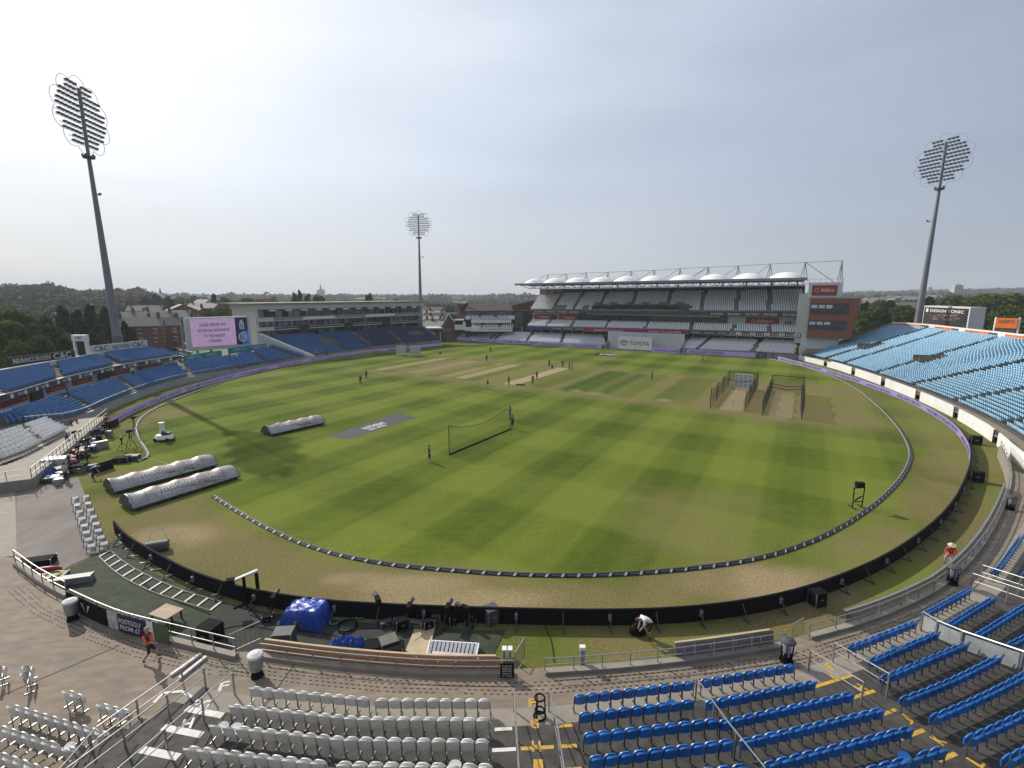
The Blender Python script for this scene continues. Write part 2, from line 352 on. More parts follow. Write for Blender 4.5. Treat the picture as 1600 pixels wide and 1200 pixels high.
    def mixc(f, a_, b_):
        q = n('ShaderNodeMix'); q.data_type = 'RGBA'
        if hasattr(f, 'is_linked'): lk(f, q.inputs[0])
        else: q.inputs[0].default_value = f
        for k_, s_ in ((6, a_), (7, b_)):
            if hasattr(s_, 'is_linked'): lk(s_, q.inputs[k_])
            else: q.inputs[k_].default_value = tuple(s_)+(1,)
        return q.outputs[2]
    def math_(op, a_, b_):
        q = n('ShaderNodeMath'); q.operation = op; q.use_clamp = True
        for k_, s_ in ((0, a_), (1, b_)):
            if hasattr(s_, 'is_linked'): lk(s_, q.inputs[k_])
            else: q.inputs[k_].default_value = s_
        return q.outputs[0]
    fm = math_('ADD', sp.outputs[0], math_('MULTIPLY', math_('SUBTRACT', t2.outputs[0], .42), .5))
    mp_ = n('ShaderNodeMapping'); mp_.inputs['Rotation'].default_value = (0, 0, math.atan2(EX.x, EX.y)-math.pi/2+math.pi/2); mp_.inputs['Scale'].default_value = (.12, 2.2, 1); lk(g.outputs['Position'], mp_.inputs[0])
    t3 = n('ShaderNodeTexNoise'); t3.inputs['Scale'].default_value = 1.0; t3.inputs['Detail'].default_value = 5; t3.inputs['Roughness'].default_value = .7; lk(mp_.outputs[0], t3.inputs[0])
    fm = math_('ADD', fm, math_('MULTIPLY', math_('SUBTRACT', t3.outputs[0], .36), .55))
    fm = math_('SUBTRACT', fm, .06)
    base = mixc(fm, (.052, .080, .009), (.146, .182, .028))
    base = mixc(math_('MULTIPLY', A.outputs['Alpha'], .8), base, (.026, .066, .010))
    nf = n('ShaderNodeMapRange'); nf.inputs['From Min'].default_value = .3; nf.inputs['From Max'].default_value = .7; lk(t.outputs[0], nf.inputs[0])
    fd = math_('MULTIPLY', sp.outputs[1], math_('ADD', .45, math_('MULTIPLY', nf.outputs[0], .75)))
    base = mixc(fd, base, (.175, .138, .066))
    fb = math_('MULTIPLY', sp.outputs[2], math_('ADD', .6, math_('MULTIPLY', nf.outputs[0], .5)))
    base = mixc(fb, base, (.36, .28, .17))
    hs = n('ShaderNodeMix'); hs.data_type = 'RGBA'; hs.blend_type = 'MULTIPLY'; hs.inputs[0].default_value = 1; lk(base, hs.inputs[6])
    cr = n('ShaderNodeValToRGB'); lk(t.outputs[0], cr.inputs[0]); cr.color_ramp.elements[0].position = .3; cr.color_ramp.elements[0].color = (.52, .52, .52, 1); cr.color_ramp.elements[1].position = .7; cr.color_ramp.elements[1].color = (1.42, 1.42, 1.42, 1); lk(cr.outputs[0], hs.inputs[7])
    lk(hs.outputs[2], b.inputs['Base Color']); b.inputs['Roughness'].default_value = 1; b.inputs['Specular IOR Level'].default_value = .05
    bp = n('ShaderNodeBump'); bp.inputs['Strength'].default_value = .35; bp.inputs['Distance'].default_value = .05; lk(t.outputs[0], bp.inputs['Height']); lk(bp.outputs[0], b.inputs['Normal'])
    me.materials.append(m); o = bpy.data.objects.new('playing_field', me); COL.objects.link(o); struct(o)
field()

def az_of(u, v=460): a, F, U = ray(u, v); return math.atan2(a, F)
def elev(u, v): a, F, U = ray(u, v); return U/math.hypot(a, F)
RIDGE1 = [(-500, 447), (-100, 442), (0, 442), (40, 444), (75, 441), (110, 452), (180, 452), (215, 449), (250, 464), (300, 469), (340, 467), (400, 471), (600, 478), (900, 482), (1300, 478), (1380, 470), (1500, 462), (1700, 458), (2200, 455)]
RIDGE2 = [(-500, 456), (0, 456), (300, 462), (420, 464), (560, 463), (640, 465), (700, 468), (760, 468), (830, 470), (1300, 458), (1400, 456), (1480, 454), (1600, 451), (2200, 450)]
def crest(tab, az, r, sub):
    azs = [az_of(u, v) for u, v in tab]; es = [elev(u, v) for u, v in tab]
    return HC+r*np.interp(az, azs, es)-sub
def hgt(x, y):
    r = np.hypot(x, y); az = np.arctan2(x, y)
    front = sm(np.cos(az), -.1, .25)
    h1 = np.maximum(crest(RIDGE1, az, 640, 11), -3); h2 = np.maximum(crest(RIDGE2, az, 2600, 12), -3)
    g1 = np.where(r < 640, sm(r, 300, 640), 1-.8*sm(r, 640, 1100)); g2 = sm(r, 1200, 2600)
    h = h1*g1*(1-g2)+h2*g2
    return (h+(fbm(x, y, 160, 77)-.5)*10*sm(r, 300, 700))*front-.06
def terrain():
    rs = np.concatenate([np.array([0, 12, 60, 150]), np.linspace(220, 1200, 36), np.linspace(1260, 4200, 34), [6000, 9000, 14000]])
    na = 200; az = np.linspace(-math.pi, math.pi, na, endpoint=False)
    Rr, A = np.meshgrid(rs[1:], az, indexing='ij'); X = Rr*np.sin(A); Y = Rr*np.cos(A); Z = hgt(X, Y)
    vs = [(0, 0, -.06)]+list(zip(X.ravel(), Y.ravel(), Z.ravel())); fs = []
    for i in range(na): fs.append((0, 1+(i+1) % na, 1+i))
    for k in range(len(rs)-2):
        for i in range(na):
            j = (i+1) % na; fs.append((1+k*na+i, 1+k*na+j, 1+(k+1)*na+j, 1+(k+1)*na+i))
    mb = MB(); mb.v = vs; mb.f = fs; mb.m = [0]*len(fs)
    m = mat('rough_land', (.075, .085, .035), .9, .45, .02, dirt=(.10, .085, .055))
    struct(mb.build('terrain', m, org=(0, 0, 0), smooth=True))
terrain()

# ================================================================ boundary cushions
def cushions():
    Lr = length(ROPE); seg = .97; n_ = int(Lr/seg); pts = resample(ROPE, n_+1)
    def cush(mb, L_=.95):
        hw, h = .19, .19
        prof = [(-hw, 0), (-hw*.93, .05), (-.05, h), (.05, h), (hw*.93, .05), (hw, 0)]
        P = [[Vector((x, y, z)) for y, z in prof] for x in (-L_/2, L_/2)]
        mb.grid(P); mb.poly(P[0][::-1]); mb.poly(P[1])
        def sl(x, t, sgn): # point on a sloping face, slightly proud
            y = sgn*(hw*.93+(.05-hw*.93)*t); z = .05+(h-.05)*t
            return Vector((x, y+sgn*.004, z+.004))
        for sg in (-1, 1):
            for (ta, tb, xa, xb) in ((0, 1, L_/2-.26, L_/2-.07),):
                mb.add([sl(xa-.02, 0, sg), sl(xa+.13, 0, sg), sl(xb+.06, 1, sg), sl(xb-.10, 1, sg)], [(0, 1, 2, 3)], 1)
            o = sl(-.34, .22, sg); ex = Vector((.56, 0, 0)); ey = sl(-.34, .75, sg)-o
            if sg == 1: o = o+ex; ex = -ex
            vs, fs = glyphs('fastway', 0.0); mb.add([o+ex*x+ey*y+Vector((0, sg*.002, .002)) for x, y in vs], fs, 2)
    mb = MB(); cush(mb)
    mats = [mat('cushion_cover', (.016, .016, .018), .5, .3, 6), mat('chevron_print', (.72, .76, .62), .6, .05, 2), mat('cushion_lettering', (.33, .33, .36), .6, .05, 2)]
    proto = mb.build('boundary_cushion', mats, local=True)
    tag(proto, 'short black padded boundary cushion with pale green chevron in the ring round the field', 'boundary cushion', 'boundary cushions ringing the field')
    order = []
    for i in range(n_):
        c = (pts[i]+pts[i+1])/2; u, v = proj(c); order.append((c.length, i, c, math.atan2(pts[i+1].y-pts[i].y, pts[i+1].x-pts[i].x)))
    order.sort(); far = MB(); base = [Vector(v.co) for v in proto.data.vertices]; bf = [tuple(p.vertices) for p in proto.data.polygons]; bm_ = [p.material_index for p in proto.data.polygons]
    keep = [k for k in range(len(bf)) if bm_[k] < 2]; nb = 12+8
    for j, (d, i, c, a) in enumerate(order):
        a += random.uniform(-.02, .02)
        if j < 298: inst(proto, USED, c, a)
        else:
            M = Matrix.Rotation(a, 3, 'Z')
            hw, h = .2, .2
            q = [c+M @ Vector(p) for p in [(-.47, -hw, 0), (.47, -hw, 0), (.47, 0, h), (-.47, 0, h), (.47, hw, 0), (-.47, hw, 0)]]
            far.add(q, [(0, 1, 2, 3), (3, 2, 4, 5), (0, 3, 5), (1, 4, 2)], 0)
            ch = [c+M @ Vector(p) for p in [(.18, -hw-.004, .01), (.46, -hw-.004, .01), (.46, -.004, h+.006), (.18, -.004, h+.006)]]
            far.add(ch, [(0, 1, 2, 3)], 1)
    if far.v: tag(far.build('boundary_cushion_row', mats), 'far run of black boundary cushions with pale chevrons before the big stand', 'boundary cushion', None, 'stuff')
cushions()

# ================================================================ LED perimeter boards
def board_run(name, label, line, h=.95, back=False, words=(), side=1, th=.12, text_step=14, group='perimeter advertising boards'):
    """line runs so that the printed face is to its right (seen from the field / camera)."""
    line = smooth_line(line, 2); line = resample(line, max(3, int(length(line)/1.2)))
    t = thing(name, label, 'advertising board', line[len(line)//2], group)
    off = offset(line, th)
    face = MB(); body = MB(); up = Vector((0, 0, h))
    face.grid([[p+Vector((0, 0, .06)), p+up] for p in line]) if side > 0 else face.grid([[p+Vector((0, 0, .06)), p+up] for p in off])
    inner = offset(line, .01)
    if side < 0: inner = line; outer = offset(line, th-.01)
    else: outer = off
    P = [[a+Vector((0, 0, .04)), a+up, b+up, b+Vector((0, 0, .04)), a+Vector((0, 0, .04))] for a, b in zip(inner, outer)]
    body.grid(P); body.poly(P[0][:4]); body.poly(P[-1][:4][::-1])
    face.build('lit_face', M_lilac, t); body.build('board_back', M_black, t)
    tx = MB(); Lr = length(line); x = 2.0; k = 0
    while x+6 < Lr and words:
        wd, wl = words[k % len(words)]; k += 1
        if x+wl > Lr: break
        i = int(x/Lr*(len(line)-1)); j = min(len(line)-1, int((x+wl)/Lr*(len(line)-1)))
        src = line if side > 0 else off
        a, b = src[i], src[j]; d = (b-a).normalized(); nn = Vector((d.y, -d.x, 0))*(.03 if side > 0 else -.03)
        vs, fs = glyphs(wd, .012)
        pts = []
        for (gx, gy) in vs:
            q = i+(j-i)*(gx if side > 0 else 1-gx); q0 = int(q); q1 = min(q0+1, len(src)-1)
            p = src[q0].lerp(src[q1], q-q0); pts.append(p+nn*.6+Vector((0, 0, h*(.24+.52*gy))))
        tx.add(pts, fs); x += wl+random.uniform(1.5, 3)
    if tx.v: tx.build('lettering', M_navy, t)
    if back:
        for i in range(1, len(line)-1, 2):
            p = off[i] if side > 0 else line[i]; d = (line[i+1]-line[i-1]).normalized(); nn = Vector((-d.y, d.x, 0))*(1 if side > 0 else -1)
            br = MB(); bk = MB(); br.beam(p+nn*.02+Vector((0, 0, h*.85)), p+nn*.55+Vector((0, 0, .04)), .05, .05); br.beam(p+nn*.02+Vector((0, 0, .04)), p+nn*.65+Vector((0, 0, .04)), .05, .05)
            if i % 4 == 1: bk.box(p+nn*.1+Vector((0, 0, h*.6)), (.14, .12, .3), math.atan2(d.y, d.x)); bk.build('power_box', M_grey, t)
            br.build('brace', M_dgrey, t)
        pass
    return t
WD = [('www.ecb.co.uk/tickets', 9), ('ENGLAND CRICKET', 9), ('THE HOME OF ENGLAND CRICKET', 14)]
board_run('perimeter_board', 'long curving lilac advertising board along the front of the left blue stands', [at(u, v) for u, v in [(173,665),(220,640),(300,608),(400,582),(500,562),(600,549),(691,540)]], back=False, words=WD)
board_run('perimeter_board', 'short detached lilac board standing among camera crates at far left', [at(u, v) for u, v in [(133,693),(150,679),(163,671)]], words=[('ECB', 2.5)], h=.9)
board_run('perimeter_board', 'lilac advertising board left of the sight screen', [Vector((EX.x*s_, 172.7+EX.y*s_, 0)) for s_ in (-27, 0, 33)], words=WD, h=1.25)
board_run('perimeter_board', 'lilac advertising board right of the sight screen', [Vector((EX.x*s_, 172.7+EX.y*s_, 0)) for s_ in (48.3, 60, 77)], words=WD, h=1.35)
board_run('perimeter_board', 'long board along the right and near side, black back to the terrace',
    [at(u, v) for u, v in [(1215,562),(1300,585),(1400,620),(1450,645),(1490,672),(1510,700),(1515,720),(1510,752),(1480,812),(1400,878),(1300,925),(1200,955),(1080,972),(950,977),(800,974),(700,971),(600,967),(500,960),(400,945),(350,930),(300,913),(250,885),(200,855),(182,832)]], h=.95, back=True, words=WD[:3])
# ================================================================ seating
SEATS = {'blue': [], 'white': []}        # far seats: (pos, angle, variant)
def tier(mb, F, B, n, kind=None, gaps=(), m=0, m2=0, sp=.55, fill=.985, var=0, riser=True, smo=True, prob=1.0, rowgap=()):
    """stepped tread surface between front line F and back line B, n rows, and the seats on it"""
    F = smooth_line(F, 2) if smo else [Vector(p) for p in F]; B = smooth_line(B, 3) if smo else [Vector(p) for p in B]
    K = 90 if n > 30 else 40; F = resample(F, K); B = resample(B, K)
    def row(t): return [f.lerp(b, t) for f, b in zip(F, B)]
    P = []
    for k in range(n):
        r0 = row(k/n); r1 = row((k+1)/n)
        z0 = [p.z for p in r0]
        zt = [z+(q.z-z)/1 for z, q in zip(z0, r0)]
        a = [Vector((p.x, p.y, z)) for p, z in zip(r0, z0)]
        top = [Vector((p.x, p.y, (p.z+q.z)/2+.0)) for p, q in zip(r0, r1)]
        bot = [Vector((q.x, q.y, (p.z+q.z)/2+.0)) for p, q in zip(r0, r1)]
        P += [top, bot]
    P = [[Vector((p.x, p.y, p.z)) for p in F]]+P+[[Vector(p) for p in B]]
    o = len(mb.f); mb.grid(P, m)
    if m2 != m:
        for i in range(len(P)-1):
            if i % 2 == 0: mb.m[o+i*(K-1):o+(i+1)*(K-1)] = [m2]*(K-1)
    if not kind: return
    for k in range(n):
        if k in rowgap: continue
        r = row((k+.45)/n); zf = [(p.z+q.z)/2 for p, q in zip(row(k/n), row((k+1)/n))]
        Lr = length(r); c = [0]
        for a, b in zip(r, r[1:]): c.append(c[-1]+(b-a).length)
        cnt = int(Lr/sp)
        for i in range(cnt):
            s_ = (i+.5)*sp; t = s_/Lr
            if any(abs(t-g[0])*Lr < g[1]/2 and g[2] <= k < g[3] for g in gaps): continue
            if prob < 1 and random.random() > prob: continue
            j = min(K-2, int(np.searchsorted(c, s_))-1); j = max(j, 0); q = (s_-c[j])/(c[j+1]-c[j]+1e-9)
            p = r[j].lerp(r[j+1], q); z = zf[j]; d = B[j]-F[j]
            SEATS[kind].append((p.x, p.y, z, math.atan2(d.y, d.x)-math.pi/2, var))
G = lambda *g: [(x, wd, a, b) for x, wd, a, b in g]
ALL = 99
def stand(name, label, cat='stand', loc=(0, 0, 0), group=None): return thing(name, label, cat, loc, group)

# ---- left terrace with two decks
LT = stand('terrace_stand', 'two-deck terrace of dark blue seats along the left edge of the ground', loc=at(120, 655, 0))
mb = MB()
F = [at(u, v, 1.0) for u, v in [(-120,690),(0,668),(60,661),(120,656),(180,626),(250,601),(300,589),(372,576)]]
B = [at(u, v, 2.4) for u, v in [(-120,675),(0,655),(88,622),(115,612),(200,588),(285,568)]]+[at(345, 560, 2.7), at(372,557,2.8)]
LF = F; LBk = B
tier(mb, F[:8], B[:8], 9, 'blue', G((.29, 1.6, 0, 99), (.52, 1.6, 0, 99), (.80, 1.6, 0, 99), (.42, 2.4, 8, 99)), sp=.56)
mb.build('lower_deck', M_conc, LT)
mb = MB()
UF = [at(u, v, 4.4) for u, v in [(-160,652),(0,621),(100,590),(200,568),(284,556)]]
UB = [at(u, v, 5.7) for u, v in [(-160,610),(0,587),(30,581),(115,566),(170,554),(232,545)]]
tier(mb, UF, UB, 10, 'blue', G((.45, 1.8, 0, 99), (.72, 1.8, 0, 99), (.2, 1.8, 0, 99)), sp=.56)
mb.build('upper_deck', M_conc, LT)
# fascia of the upper deck with little ad panels; wall between the decks with red boards
def wall_run(mb, line, z0, z1, th=.2, m=0):
    o = offset(line, th); mb.grid([[Vector((a.x, a.y, z0)), Vector((a.x, a.y, z1)), Vector((b.x, b.y, z1)), Vector((b.x, b.y, z0))] for a, b in zip(line, o)], m)
uf = resample(smooth_line(UF, 1), 60)
mb = MB(); wall_run(mb, offset(uf, -.02), 3.75, 4.45, .25); mb.build('deck_fascia', M_dgrey, LT)
mb = MB(); wall_run(mb, offset(uf, -.06), 4.46, 4.56, .3)
for i in range(2, 58, 3): mb.box(uf[i]+Vector((0, 0, -.35)), (.5, .12, .5), math.atan2(uf[i+1].y-uf[i].y, uf[i+1].x-uf[i].x))
mb.build('fascia_trim', M_white, LT)
mb = MB(); wl = offset(uf, 1.2); wall_run(mb, wl, 1.9, 3.8, .25); mb.build('recess_wall', M_offw, LT)
mb = MB()
for i, (a, b) in enumerate([(2, 10), (12, 21), (25, 31), (32, 38), (42, 48), (49, 56)]):
    mb = MB(); ln = offset(uf, 1.1)[a:b]; wall_run(mb, ln, 2.55, 3.35, .06); mb.build('red_advert_panel', M_red, LT)
mb = MB()
for (a, b) in [(3, 9), (13, 20), (26, 30), (33, 37), (43, 47), (50, 55)]:
    ln = offset(uf, 1.05); p, q = ln[a], ln[b]; text(mb, 'dafabet', Vector((p.x, p.y, 2.72)), Vector((q.x-p.x, q.y-p.y, 0)), (0, 0, .48), (0.02, -.02, 0), bold=.02); mb.build('red_panel_lettering', M_gold, LT); mb = MB()
mb = MB()
for a in range(3, 56, 6):
    ln = offset(uf, -.08); p, q = ln[a], ln[a+2]; text(mb, 'CASTORE', Vector((p.x, p.y, 3.95)), Vector((q.x-p.x, q.y-p.y, 0)), (0, 0, .3), (0.02, -.02, 0), bold=.02)
mb.build('fascia_lettering', M_white, LT)
mb = MB()    # dark vomitory openings
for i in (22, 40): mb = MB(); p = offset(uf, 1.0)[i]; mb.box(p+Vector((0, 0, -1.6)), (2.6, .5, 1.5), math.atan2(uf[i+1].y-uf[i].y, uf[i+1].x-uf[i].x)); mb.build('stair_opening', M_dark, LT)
ub = resample(smooth_line(UB, 1), 50)
mb = MB(); wall_run(mb, offset(ub, .1), 5.3, 6.5, .2); wall_run(mb, offset(ub, 1.4), 0, 6.3, .2); mb.build('back_wall', M_offw, LT)
mb = MB(); wall_run(mb, LF and resample(smooth_line(LF, 1), 40), 0, 1.15, .2); mb.build('front_wall', M_pgrey, LT)
mb = MB(); p = resample(smooth_line(LF, 1), 40)
for a, b in zip(p, p[1:]): mb.beam(Vector((a.x, a.y, 2.0)), Vector((b.x, b.y, 2.0)), .05, .05); mb.beam(Vector((a.x, a.y, 1.1)), Vector((a.x, a.y, 2.0)), .05, .05)
mb.build('railing', M_steel, LT)

def sign(name, label, a, b, h, words, bg, fg, th=.15, pad=(.04, .2), legs=0, group=None, cat='sign', bold=.012, frame=None, face_mat=None):
    """board standing from a to b (bottom corners, as seen left to right)"""
    a = Vector(a); b = Vector(b); d = b-a; nn = Vector((-d.y, d.x, 0)).normalized()
    t = thing(name, label, cat, (a+b)/2, group); mb = MB(); up = Vector((0, 0, h))
    mb.hexa([a, b, b+nn*th, a+nn*th], [a+up, b+up, b+nn*th+up, a+nn*th+up]); mb.build('board', bg, t)
    if words:
        mb = MB()
        for (txt, x0, x1, y0, y1) in words: text(mb, txt, a+d*x0+up*y0, d*(x1-x0), up*(y1-y0), -nn*.03, bold=bold)
        mb.build('lettering', fg, t)
    if legs:
        mb = MB()
        for x in (.05, .35, .65, .95): q = a+d*x+nn*(th+.05); mb.beam(q+Vector((0, 0, h*.9)), q-Vector((0, 0, legs)), .12, .12)
        mb.build('post', M_steel, t)
    return t
def gp(u, v, Y): return atY(u, v, Y)
a = at(15, 573, 6.4); b = at(119, 559, 6.4)
sign('advertising_sign', 'black board reading INSURANCE BROKERS C&C on the left terrace roofline', a+Vector((-.6, .6, 0)), b+Vector((-.6, .6, 0)), 1.25, [('INSURANCE BROKERS', .05, .60, .2, .8), ('C&C', .64, .93, .12, .92)], M_dark, M_wpaint, group='boards along the left terrace back')
a = at(142, 552, 6.4); b = at(231, 541, 6.4)
sign('advertising_sign', 'white board reading C&C HEALTHCARE C&C behind the left terrace', a, b, 1.3, [('C&C', .06, .28, .15, .9), ('HEALTHCARE', .36, .66, .2, .8), ('C&C', .70, .95, .15, .9)], M_offw, M_dgrey, group='boards along the left terrace back')
# little white tower on the terrace back
p = at(126, 557, 6.0); t = thing('announcer_tower', 'small white open tower between the two C&C boards', 'tower', p)
mb = MB()
for sx in (-1, 1):
    mb.box(p+Vector((sx*1.05, .5, 1.4)), (.35, .6, 4.0))
mb.box(p+Vector((0, .5, 3.3)), (2.6, .7, 1.1)); mb.build('frame', M_white, t)
mb = MB(); mb.box(p+Vector((0, .8, 1.5)), (1.9, .4, 2.6)); mb.build('opening', M_dark, t)
mb = MB(); text(mb, 'C&C', p+Vector((-.6, .1, 3.1)), (1.2, 0, 0), (0, 0, .5), (0, 0, 0)); mb.build('lettering', M_dgrey, t)

# ---- stand between the left terrace and the boxes (teal boards)
MS = stand('corner_stand', 'low corner bank of blue seats behind the teal boards', loc=at(380, 580, 0))
mb = MB(); F = [at(372,576,1), at(430,566,.7), at(487,557,.5)]; B = [at(372,557,2.8), at(400,549,3.1), at(425,541,3.4)]
tier(mb, F, B, 12, 'blue', G((.35, 1.8, 0, 99), (.8, 1.5, 0, 99)), sp=.6); mb.build('deck', M_conc, MS)
mb = MB(); wall_run(mb, resample(F, 10), 0, .85, .2); mb.build('front_wall', M_pgrey, MS)
for (u0, v0, u1, v1, z) in [(288, 565, 347, 556.5, 2.75), (359, 553, 417, 544.5, 3.15)]:
    sign('advertising_sign', 'teal board reading VERTU %s' % ('left of the gap under the pink screen' if u0 < 300 else 'right of the gap under the pink screen'), at(u0, v0, z), at(u1, v1, z), 1.35,
         [('VERTU', .06, .44, .25, .78), ('VERTU', .56, .95, .25, .78)], M_teal, mat('pale_teal', (.3, .6, .6)), group='teal VERTU boards')

# ---- pink LED screen
K1 = Fr(atY(300, 520, 118), atY(386, 515, 127))
scr = thing('led_screen', 'large pink video screen with navy strip on grey housing at left rear', 'screen', K1.W(K1.L/2, 0, 0))
s0, z0 = K1.px(308, 541); s1, z1 = K1.px(384, 496)
s0, s1 = -.2, K1.L+.2; z0 -= .2; 
def panel(K, s_a, s_b, z_a, z_b, d, th, m, name, parent):
    mb = MB(); mb.hexa([K.W(s_a, d, z_a), K.W(s_b, d, z_a), K.W(s_b, d+th, z_a), K.W(s_a, d+th, z_a)], [K.W(s_a, d, z_b), K.W(s_b, d, z_b), K.W(s_b, d+th, z_b), K.W(s_a, d+th, z_b)])
    return mb.build(name, m, parent)
panel(K1, s0-.9, s1+.7, z0-.9, z1+.3, .1, 1.6, M_offw, 'housing', scr)
sm_ = s0+(s1-s0)*.77
pk = panel(K1, s0, sm_, z0, z1, 0, .12, mat('pink_led', (.62, .40, .62), emit=.30), 'picture_panel', scr)
nv = panel(K1, sm_, s1, z0, z1, 0, .12, mat('navy_led', (.01, .008, .07), emit=.2), 'crest_panel', scr)
panel(K1, sm_+(s1-sm_)*.5, s1, z0, z0+(z1-z0)*.5, -.03, .03, mat('blue_led', (.0, .12, .5), emit=.3), 'blue_panel', scr)
mb = MB(); H_ = z1-z0; W2 = sm_-s0
for txt, x0, x1, y in [('PLEASE REPORT ANY', .2, .8, .72), ('ANTISOCIAL BEHAVIOUR', .13, .86, .52), ('TO THE NEAREST', .27, .75, .32), ('STEWARD', .36, .66, .13)]:
    text(mb, txt, K1.W(s0+W2*x0, 0, z0+H_*y), K1.W(s0+W2*x1, 0, 0)-K1.W(s0+W2*x0, 0, 0), (0, 0, H_*.11), (K1.n*-.03).to_3d(), bold=.01)
mb.build('message', M_navy, scr)
mb = MB(); cx = (sm_+s1)/2+.1; cz = z0+H_*.27; r_ = (s1-sm_)*.36
for ra, rb in ((1, .74), (.5, .28)):
    P = [[K1.W(cx+math.cos(t)*r_*q, -.06, cz+math.sin(t)*r_*q*1.15) for q in (ra, rb)] for t in np.linspace(0, 2*math.pi, 25)]
    mb.grid(P)
for j in range(3): mb.box(K1.W(cx-.05+(j-1)*r_*.42, -.05, z0+H_*.66), (r_*.24, .04, H_*.2), K1.rz)
mb.box(K1.W(cx-.05, -.05, z0+H_*.8), (r_*1.0, .04, H_*.06), K1.rz); mb.box(K1.W(cx-.05, -.05, z0+H_*.88), (r_*.6, .04, H_*.07), K1.rz)
mb.build('crest', M_white, scr)
mb = MB()
for s_ in (1, 4, 8, 11): mb.beam(K1.W(s_, 1.2, z0), K1.W(s_, 1.2, 0), .4, .4)
mb.beam(K1.W(s0-1.6, 1.2, 0), K1.W(s0-1.6, 1.2, z1-1), .25, .25); mb.beam(K1.W(s0-2.6, 1.2, 0), K1.W(s0-1.0, 1.2, z1-1), .15, .15)
mb.build('support_leg', M_steel, scr)

# ---- left rear stand: glazed boxes over blue seats
K2 = Fr(atY(405, 528, 133), atY(660, 513, 178)); E2 = K2.L
LS = stand('hospitality_stand', 'long pale stand with three glazed balcony storeys above dark blue seats', loc=K2.W(E2/2, 0, 0))
zt = {}
for nm, v in [('roof', 475), ('roofb', 483), ('g1b', 496), ('f1b', 501), ('g2b', 511), ('f2b', 515), ('base', 526)]:
    zt[nm] = K2.px(440, v)[1]
zt2 = {nm: K2.px(640, v)[1] for nm, v in [('roof', 471.5), ('roofb', 478), ('g1b', 488), ('f1b', 492), ('g2b', 499.5), ('f2b', 503), ('base', 512)]}
Z = {k: (zt[k]+zt2[k])/2 for k in zt}
panel(K2, 0, E2, -.5, Z['roof'], 3.5, 11, M_offw, 'building_core', LS)
panel(K2, -.5, E2+.3, Z['roofb'], Z['roof'], -.6, 16.0, M_offw, 'roof_slab', LS)
panel(K2, -4, E2+.6, Z['roof'], Z['roof']+.25, -1.4, 18, M_conc, 'roof', LS)
panel(K2, -.5, .15, 0, Z['roofb'], -.3, 14.5, M_offw, 'end_wall', LS)
panel(K2, E2-.3, E2+.2, 0, Z['roofb'], -.3, 14.5, M_offw, 'end_wall', LS)
for za, zb, nm in ((Z['g1b'], Z['roofb'], M_glassp), (Z['g2b'], Z['f1b'], M_glass), (Z['base']-1, Z['f2b'], M_glass)):
    panel(K2, .3, E2-.4, za, zb, 1.6, .1, nm, 'glazing', LS)
    x = .6; k = 0
    while x < E2-.6:
        mb = MB(); mb.box(K2.W(x, 1.5, (za+zb)/2), (.14 if k % 3 else .45, .3, zb-za), K2.rz); x += 1.75; k += 1; mb.build('mullion', M_grey if nm is M_glassp else M_dgrey, LS)
    x = 1.5
    while x < E2-3:
        if random.random() < .45: mb = MB(); mb.box(K2.W(x, 1.5, za+(zb-za)*.45), (1.5, .1, (zb-za)*.8), K2.rz); mb.build('dark_opening' if nm is M_glassp else 'pale_blind', M_dark if nm is M_glassp else M_grey, LS)
        x += 1.75
for za, zb in ((Z['f1b'], Z['g1b']), (Z['f2b'], Z['g2b'])):
    panel(K2, .2, E2-.3, za+.1, zb-.15, -.5, .15, M_grey if za > 8 else M_dgrey, 'balcony_front', LS)
    panel(K2, .2, E2-.3, za-.12, za+.1, -.5, 2.2, M_offw, 'balcony_floor', LS)
    panel(K2, .2, E2-.3, zb-.13, zb-.05, -.55, .1, M_white, 'balcony_rail', LS)
    panel(K2, -.4, 3.5, za-.1, zb+.1, -1.6, 1.1, M_offw, 'balcony_end', LS)
for i in range(12): mb = MB(); mb.box(K2.W(4+i*(E2-8)/11, -.4, Z['roofb']-.35), (1.9, .5, .4), K2.rz); mb.build('roof_bracket', M_white, LS)
mb = MB()
for (u0, u1) in ((472, 522), (570, 615)):
    sa = K2.px(u0, 500)[0]; sb = K2.px(u1, 500)[0]; zc = (Z['f1b']+Z['g1b'])/2
    mb.hexa([K2.W(sa, -.6, zc-.45), K2.W(sb, -.6, zc-.45), K2.W(sb, -.52, zc-.45), K2.W(sa, -.52, zc-.45)], [K2.W(sa, -.6, zc+.35), K2.W(sb, -.6, zc+.35), K2.W(sb, -.52, zc+.35), K2.W(sa, -.52, zc+.35)])
mb.build('balcony_banner', M_white, LS)
F = [at(u, v, .5) for u, v in [(487,557),(540,549),(600,541),(640,536.5),(690,532.5)]]
zb_ = Z['base']
B = [K2.W(3.0, -1.2, zb_), K2.W(E2*.33, -1.2, zb_), K2.W(E2*.66, -1.2, zb_+.1), K2.W(E2-.5, -1.2, zb_+.1)]
mb = MB(); tier(mb, F, B, 22, 'blue', G((.24, 2, 0, 99), (.46, 1.6, 0, 99), (.70, 1.6, 0, 99), (.24, 5, 8, 17), (.88, 6, 9, 16)), sp=.6); mb.build('lower_deck', M_conc, LS)
mb = MB(); wall_run(mb, resample(F, 20), 0, .75, .2); mb.build('front_wall', M_pgrey, LS)
mb = MB()
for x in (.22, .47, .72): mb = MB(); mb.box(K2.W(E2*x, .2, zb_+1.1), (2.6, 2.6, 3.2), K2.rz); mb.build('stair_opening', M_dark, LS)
mb = MB()   # sloping white parapet closing the left end of the seats
a0, a1 = K2.W(-1.0, -1.5, zb_+1.3), at(486, 556, 1.0); n_ = Vector((.9, .45, 0))*1.1
